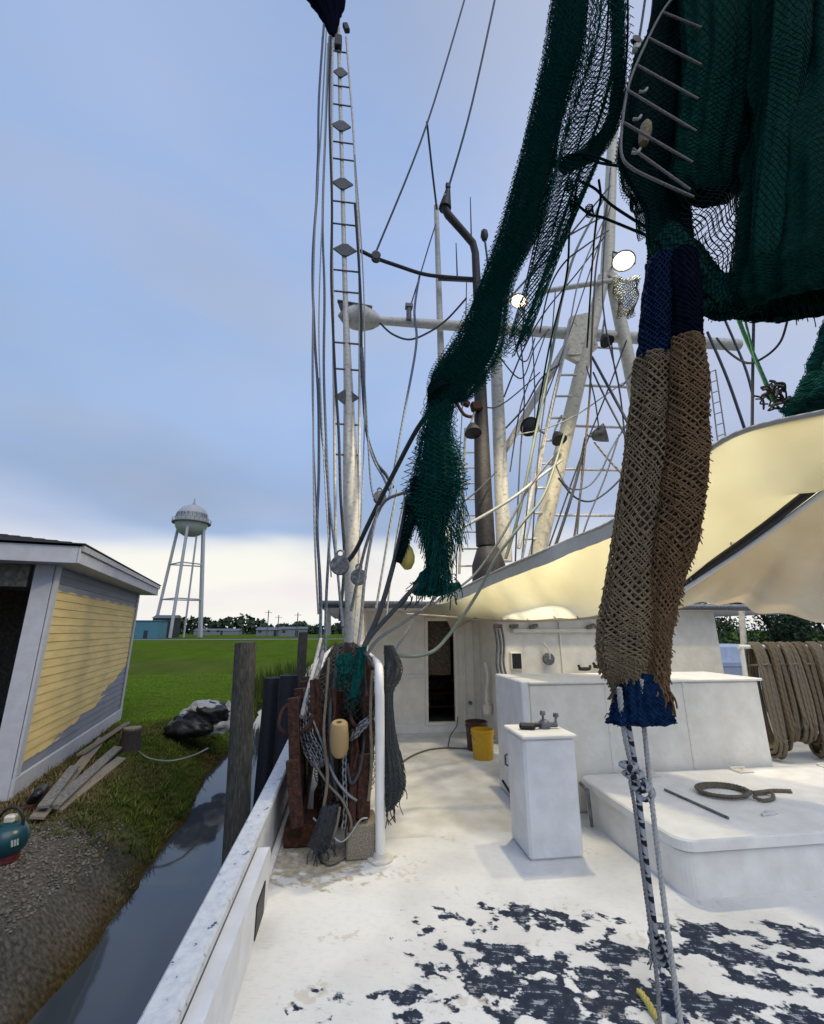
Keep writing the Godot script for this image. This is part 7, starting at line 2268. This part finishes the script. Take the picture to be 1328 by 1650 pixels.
func build_codend(g: RandomNumberGenerator) -> void:
	var t := thing("cod_end", "pair of shaggy tan brown net bags hanging from blue netting", "net bag")
	var left := [[Vector3(2.029, 3.650, -2.620), Vector3(2.298, 3.643, -2.620)], [Vector3(1.931, 3.259, -2.620), Vector3(2.228, 3.280, -2.620)], [Vector3(1.810, 2.824, -2.610), Vector3(2.112, 2.839, -2.610)], [Vector3(1.679, 2.341, -2.600), Vector3(1.964, 2.350, -2.600)], [Vector3(1.575, 1.943, -2.600), Vector3(1.859, 1.946, -2.600)], [Vector3(1.481, 1.665, -2.600), Vector3(1.798, 1.646, -2.600)], [Vector3(1.480, 1.488, -2.600), Vector3(1.756, 1.468, -2.600)], [Vector3(1.545, 1.374, -2.600), Vector3(1.747, 1.357, -2.600)]]
	var right := [[Vector3(2.221, 3.730, -2.500), Vector3(2.453, 3.731, -2.500)], [Vector3(2.131, 3.352, -2.500), Vector3(2.421, 3.375, -2.500)], [Vector3(2.051, 2.971, -2.500), Vector3(2.354, 2.990, -2.500)], [Vector3(1.951, 2.616, -2.500), Vector3(2.279, 2.665, -2.500)], [Vector3(1.857, 2.284, -2.500), Vector3(2.153, 2.292, -2.500)], [Vector3(1.779, 1.937, -2.510), Vector3(1.977, 1.940, -2.510)], [Vector3(1.727, 1.648, -2.520), Vector3(1.879, 1.647, -2.520)], [Vector3(1.687, 1.388, -2.540), Vector3(1.827, 1.336, -2.540)]]
	var k := 0
	for st in [left, right]:
		var s := Shape.new()
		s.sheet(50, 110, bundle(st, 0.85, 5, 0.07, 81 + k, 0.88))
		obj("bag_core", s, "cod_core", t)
		s = Shape.new()
		var f := bundle(st, 0.85, 5, 0.09, 81 + k, 1.0)
		var f2 := bundle(st, 0.85, 5, 0.10, 81 + k, 1.04)
		s.net(17, 50, 0.0080, f, 0.02, g)
		s.net(15, 44, 0.0072, f2, 0.10, g)
		stuff(obj("knotted_mesh", s, "cod_tan" if k == 0 else "cod_brown", t))
		s = Shape.new()
		for q in 1100:
			var u := g.randf()
			var v := pow(g.randf(), 0.65)
			var p: Vector3 = f2.call(u, v)
			var c: Vector3 = (f2.call(fmod(u + 0.5, 1.0), v) + p) * 0.5
			var out := (p - c).normalized()
			var ln := g.randf_range(0.012, 0.036) * lerpf(0.6, 1.1, v)
			var d := (out * 0.45 + Vector3.DOWN + Vector3(g.randf_range(-0.4, 0.4), 0, g.randf_range(-0.4, 0.4))).normalized() * ln
			s.cord(p, p + d, 0.0036)
		for q in 120:
			var p: Vector3 = f.call(g.randf(), g.randf_range(0.975, 1.0))
			var d := Vector3(g.randf_range(-0.03, 0.03), g.randf_range(-0.14, -0.03), g.randf_range(-0.03, 0.03))
			s.tube(spline([p, p + d * 0.5 + Vector3(0.008, 0, 0.008), p + d], 2), 0.0055, 4, false)
		stuff(obj("chafing_strands", s, "cod_tan" if k == 0 else "cod_brown", t))
		k += 1
	# blue netting above
	net_part(t, "blue_sleeve", [[Vector3(2.325, 4.644, -2.720), Vector3(2.582, 4.709, -2.720)], [Vector3(2.205, 4.232, -2.680), Vector3(2.477, 4.263, -2.680)], [Vector3(2.091, 3.851, -2.640), Vector3(2.372, 3.879, -2.640)], [Vector3(2.032, 3.599, -2.620), Vector3(2.291, 3.600, -2.620)]], 0.8, 5, 0.08, 83, "net_navy", "net_blue", 20, 18, 0.0055, 60, 50)
	net_part(t, "blue_sleeve", [[Vector3(2.464, 4.657, -2.620), Vector3(2.678, 4.624, -2.620)], [Vector3(2.355, 4.203, -2.560), Vector3(2.579, 4.229, -2.560)], [Vector3(2.281, 3.895, -2.530), Vector3(2.508, 3.919, -2.530)], [Vector3(2.218, 3.678, -2.500), Vector3(2.444, 3.679, -2.500)]], 0.8, 4, 0.08, 84, "net_navy", "net_navy", 16, 18, 0.0055, 60, 50)
	# blue skirt under the bags
	net_part(t, "blue_skirt", [[Vector3(1.577, 1.456, -2.560), Vector3(1.796, 1.438, -2.540)], [Vector3(1.517, 1.325, -2.540), Vector3(1.800, 1.306, -2.520)], [Vector3(1.456, 1.193, -2.540), Vector3(1.829, 1.200, -2.520)]], 0.6, 9, 0.12, 85, "net_blue", "net_blue", 40, 13, 0.003, 90, 24)
	var s := Shape.new()
	for q in 130:
		var p := (Vector3(1.497, 1.211, -2.580)).lerp(Vector3(1.846, 1.216, -2.560), g.randf()) + Vector3(0, 0.02, g.randf_range(-0.06, 0.06))
		s.cord(p, p + Vector3(g.randf_range(-0.025, 0.025), g.randf_range(-0.06, -0.01), 0), 0.003)
	stuff(obj("skirt_fringe", s, "net_blue", t))
	# lines that close and haul the bags
	s = Shape.new()
	laid_rope(s, spline([Vector3(1.515, 1.386, -2.500), Vector3(1.513, 1.250, -2.500), Vector3(1.518, 1.124, -2.500), Vector3(1.533, 1.015, -2.500), Vector3(1.544, 0.940, -2.500)], 5), 0.016, 0.07)
	tag(obj("rope", s, "pale_rope"), "white rope from the left net bag down to the knot", "rope", "lines under the net bags")
	s = Shape.new()
	laid_rope(s, spline([Vector3(1.644, 1.429, -2.480), Vector3(1.626, 1.251, -2.480), Vector3(1.621, 1.063, -2.480), Vector3(1.602, 0.832, -2.460), Vector3(1.575, 0.571, -2.420), Vector3(1.537, 0.322, -2.360), Vector3(1.503, 0.127, -2.300), Vector3(1.486, 0.017, -2.270)], 5), 0.0135, 0.06)
	tag(obj("rope", s, "pale_rope"), "pale rope hanging straight from the right net bag past the deck edge of view", "rope", "lines under the net bags")
	s = Shape.new()
	laid_rope(s, spline([Vector3(1.518, 0.905, -2.500), Vector3(1.515, 0.772, -2.480), Vector3(1.499, 0.562, -2.450), Vector3(1.487, 0.344, -2.420), Vector3(1.455, 0.162, -2.360), Vector3(1.393, 0.018, -2.280)], 5), 0.010, 0.05)
	tag(obj("rope", s, "grey_rope"), "thin grey line left of the blue flecked rope", "rope", "lines under the net bags")
	rope("rope", "blue flecked braided rope from the knot down to the deck", spline([Vector3(1.537, 1.203, -2.490), Vector3(1.544, 1.094, -2.490), Vector3(1.552, 0.942, -2.490), Vector3(1.543, 0.799, -2.480), Vector3(1.530, 0.583, -2.460), Vector3(1.520, 0.382, -2.440), Vector3(1.527, 0.250, -2.450), Vector3(1.699, 0.020, -2.721)], 6), 0.0155, "flecked_rope", "lines under the net bags", "rope", 10)
	s = Shape.new()
	var kc := Vector3(1.547, 0.930, -2.490)
	for q in 7:
		var rg := []
		var ax := Vector3(g.randf_range(-0.5, 0.5), g.randf_range(0.3, 1), g.randf_range(-0.5, 0.5)).normalized()
		var x := ax.cross(Vector3.RIGHT).normalized()
		var y := ax.cross(x)
		for w in 10:
			var an := TAU * w / 9
			rg.append(kc + Vector3(0.012 * q - 0.035, 0.065 - q * 0.022, 0) + (x * cos(an) + y * sin(an)) * g.randf_range(0.032, 0.045))
		s.tube(spline(rg, 3), 0.013, 7)
	tag(obj("rope_knot", s, "flecked_rope"), "big blue and white knot in the rope under the net bags", "knot")
	s = Shape.new()
	for q in 4:
		var rg := []
		for w in 10:
			var an := TAU * w / 9
			rg.append(Vector3(1.527, 0.255, -2.440) + Vector3(cos(an) * 0.03 + 0.008 * q, -0.03 * q + 0.01 * sin(an * 2), sin(an) * 0.03))
		s.tube(spline(rg, 3), 0.011, 6)
	for q in 40:
		var p := Vector3(1.565, 0.181, -2.500) + Vector3(g.randf_range(-0.03, 0.03), g.randf_range(-0.02, 0.03), g.randf_range(-0.03, 0.03))
		s.tube(spline([p, p + Vector3(g.randf_range(-0.03, 0.03), -0.03, g.randf_range(-0.02, 0.03)), p + Vector3(g.randf_range(-0.06, 0.06), -0.07, g.randf_range(-0.03, 0.05))], 2), 0.004, 4)
	tag(obj("rope_knot", s, "flecked_rope"), "frayed whipping at the lower end of the flecked rope near the deck", "knot")
	s = Shape.new()
	laid_rope(s, spline([Vector3(1.438, 0.015, -2.494), Vector3(1.427, 0.030, -2.419), Vector3(1.428, 0.015, -2.379), Vector3(1.423, 0.015, -2.329)], 5), 0.016, 0.07)
	tag(obj("rope_end", s, "float_yellow"), "short yellow green rope end lying on the worn deck", "rope end")


func build_starboard() -> void:
	var g := RandomNumberGenerator.new()
	g.seed = 91
	# hanks of rope hung on a rail
	var t := thing("rope_rail", "white rail of pipe carrying the hanks of brown rope", "rail")
	var s := Shape.new()
	s.tube(PackedVector3Array([Vector3(5.45, 1.47, -5.9), Vector3(8.6, 1.47, -5.9)]), 0.03, 10)
	obj("pipe", s, "white_paint", t)
	for x in [5.5, 7.6]:
		s = Shape.new()
		s.tube(PackedVector3Array([Vector3(x, 0.0, -5.95), Vector3(x, 1.46, -5.9)]), 0.03, 10)
		obj("post", s, "white_paint", t)
	for k in 7:
		var x := 5.72 + k * 0.228
		s = Shape.new()
		for q in 14:
			var w := 0.080
			var off := Vector3(x + g.randf_range(-w, w), 0, g.randf_range(-0.02, 0.02))
			var low := 0.08 + g.randf() * 0.20 + 0.10 * (k % 3)
			var front := 0.10 + 0.05 * g.randf()
			s.tube(spline([Vector3(0.0, low + 0.1, -5.9 + front * 1.1) + off, Vector3(g.randf_range(-0.03, 0.03), 0.8, -5.9 + front) + off, Vector3(0.0, 1.35, -5.9 + front * 0.7) + off, Vector3(0.0, 1.505 + 0.02 * g.randf(), -5.9) + off, Vector3(0.0, 1.35, -5.9 - front * 0.7) + off, Vector3(0, 0.8, -5.9 - front) + off, Vector3(0.02, low, -5.9 - front * 0.5) + off, Vector3(0.0, low - 0.04, -5.9 + front * 0.6) + off, Vector3(0.0, low + 0.1, -5.9 + front * 1.1) + off], 4), 0.021, 6)
		# a turn round the neck of the hank
		var rg := []
		for w in 9:
			var an := TAU * w / 8
			rg.append(Vector3(x + cos(an) * 0.105, 1.22 + 0.02 * sin(an), -5.9 + sin(an) * 0.13))
		s.tube(spline(rg, 2), 0.016, 6)
		tag(obj("rope_hank", s, "hank_rope" if k % 2 else "brown_rope"), ["first brown rope hank on the rail, nearest the winch box", "second brown rope hank from the winch box", "third brown rope hank from the winch box", "fourth brown rope hank from the winch box", "fifth brown rope hank from the winch box, towards the right edge", "sixth brown rope hank from the winch box, at the right edge", "last brown rope hank on the rail, cut by the right edge"][k], "rope hank", "rope hanks on the starboard rail")
	pole("awning_post", "thin white post between the trees and the rope hanks", "post", Vector3(5.72, 0.0, -6.3), Vector3(5.990, 1.981, -6.300), 0.045, 0.04, "worn_white")
	# boat moored alongside
	t = thing("moored_boat", "pale blue white boat moored beyond the winch box", "boat", Vector3(15.0, -1.25, -17.5))
	s = Shape.new()
	s.sheet(30, 8, func(u: float, v: float) -> Vector3:
		var x := lerpf(-5.5, 5.5, u)
		var w := 1.5 * (1.0 - pow(absf(x) / 5.6, 3.0))
		return Vector3(x, lerpf(-0.6, 1.75 + 0.25 * pow(x / 5.5, 2.0), v), w * (0.7 + 0.3 * v)))
	s.sheet(30, 8, func(u: float, v: float) -> Vector3:
		var x := lerpf(-5.5, 5.5, u)
		var w := 1.5 * (1.0 - pow(absf(x) / 5.6, 3.0))
		return Vector3(x, lerpf(-0.6, 1.75 + 0.25 * pow(x / 5.5, 2.0), v), -w * (0.7 + 0.3 * v)))
	obj("hull", s, "hull_blue", t)
	s = Shape.new()
	s.sheet(30, 2, func(u: float, v: float) -> Vector3:
		var x := lerpf(-5.5, 5.5, u)
		var w := 1.5 * (1.0 - pow(absf(x) / 5.6, 3.0))
		return Vector3(x, 1.62 + 0.25 * pow(x / 5.5, 2.0), lerpf(-w, w, v)))
	obj("deck", s, "hull_blue", t)
	s = Shape.new()
	s.box(Vector3(-0.6, 1.95, 0.0), Vector3(4.2, 0.85, 1.7), Basis(), 0.08)
	obj("cabin", s, "hull_blue", t)
	s = Shape.new()
	s.lathe(PackedVector2Array([Vector2(0, -0.28), Vector2(0.10, -0.24), Vector2(0.12, 0.0), Vector2(0.10, 0.24), Vector2(0, 0.28)]), 12, Transform3D(Basis(), Vector3(-1.6, 1.1, 1.62)))
	s.tube(PackedVector3Array([Vector3(-1.6, 1.35, 1.62), Vector3(-1.62, 1.85, 1.5)]), 0.02, 5)
	obj("fender", s, "black", t)
	s = Shape.new()
	s.tube(PackedVector3Array([Vector3(-2.6, 1.6, 1.3), Vector3(-3.6, 0.2, 3.2)]), 0.03, 5)
	s.tube(PackedVector3Array([Vector3(-0.9, 2.3, 1.2), Vector3(-1.5, 1.3, 1.7)]), 0.03, 5)
	obj("mooring_line", s, "black", t)
	# trees beyond
	var tl := ["low leafy tree at the left of the gap under the awning", "leaning dark tree with a bare slanting trunk behind the white post", "dense round tree right of the white post", "dark tree farthest right behind the rope hanks", "small pale green tree between the leaning trunk and the left tree"]
	for k in 5:
		var at: Vector3 = [Vector3(21.5, LAND + 0.3, -27.0), Vector3(24.5, LAND + 0.3, -24.0), Vector3(29.0, LAND + 0.3, -25.0), Vector3(33.5, LAND + 0.3, -24.0), Vector3(25.0, LAND + 0.3, -30.0)][k]
		tree(tl[k], at, [3.4, 5.4, 4.2, 4.6, 4.4][k], [2.4, 2.2, 2.7, 2.8, 2.0][k], g, 0.9 if k == 1 else 0.2, [Color(0.035, 0.075, 0.022), Color(0.03, 0.06, 0.025), Color(0.035, 0.075, 0.03), Color(0.025, 0.06, 0.028), Color(0.06, 0.095, 0.03)][k])
	# hedge of low bushes on the far bank
	s = Shape.new()
	for k in 5200:
		var x := g.randf_range(17.5, 48.0)
		var p := Vector3(x, LAND + 0.2 + g.randf() * (1.5 + 0.5 * sin(x * 1.3)), -21.5 + g.randf_range(-1.2, 1.2) + (x - 30.0) * 0.12)
		leaf_face(s, p, 0.16, g, Color(0.035, 0.07, 0.02))
	tag(obj("bank_bushes", s, "leaf"), "dark green bushes along the far bank under the awning", "bushes", "", "stuff")


func leaf_face(s: Shape, p: Vector3, r: float, g: RandomNumberGenerator, c: Color) -> void:
	s.col = c * g.randf_range(0.55, 1.5)
	var u := Vector3(g.randf_range(-1, 1), g.randf_range(-1, 1), g.randf_range(-1, 1)).normalized() * r * g.randf_range(0.6, 1.2)
	var w := u.cross(Vector3(g.randf() - 0.5, g.randf() - 0.5, g.randf() - 0.5)).normalized() * r * 0.45
	s.quad(p - u, p + w, p + u, p - w)


func tree(label: String, at: Vector3, h: float, r: float, g: RandomNumberGenerator, lean: float, c: Color) -> void:
	var t := thing("tree", label, "tree", at, "trees on the far bank")
	var s := Shape.new()
	var top := Vector3(-lean * 1.4, h * 0.75, 0.2)
	var tr := spline([Vector3(lean * 0.8, -0.2, 0), Vector3(lean * 0.2, h * 0.3, 0.05), top], 6)
	var rad := PackedFloat32Array()
	for k in tr.size(): rad.append(lerpf(0.24, 0.06, float(k) / (tr.size() - 1)))
	s.tube(tr, rad, 8)
	var ends := []
	for k in 9:
		var a := tr[4 + (k % 8)]
		var an := g.randf() * TAU
		var e := a + Vector3(cos(an) * r * 0.75, g.randf_range(0.3, 1.2) * h * 0.28, sin(an) * r * 0.75)
		s.tube(spline([a, a.lerp(e, 0.5) + Vector3(0, 0.15, 0), e], 4), 0.045, 5)
		ends.append(e)
	ends.append(top + Vector3(0, h * 0.15, 0))
	obj("trunk", s, "bark", t)
	s = Shape.new()
	for e in ends:
		var cr := r * g.randf_range(0.32, 0.55)
		for k in 420:
			var d := Vector3(g.randfn(), g.randfn() * 0.7, g.randfn()) * cr * 0.55
			leaf_face(s, e + d, 0.13, g, c)
	obj("crown", s, "leaf", t)
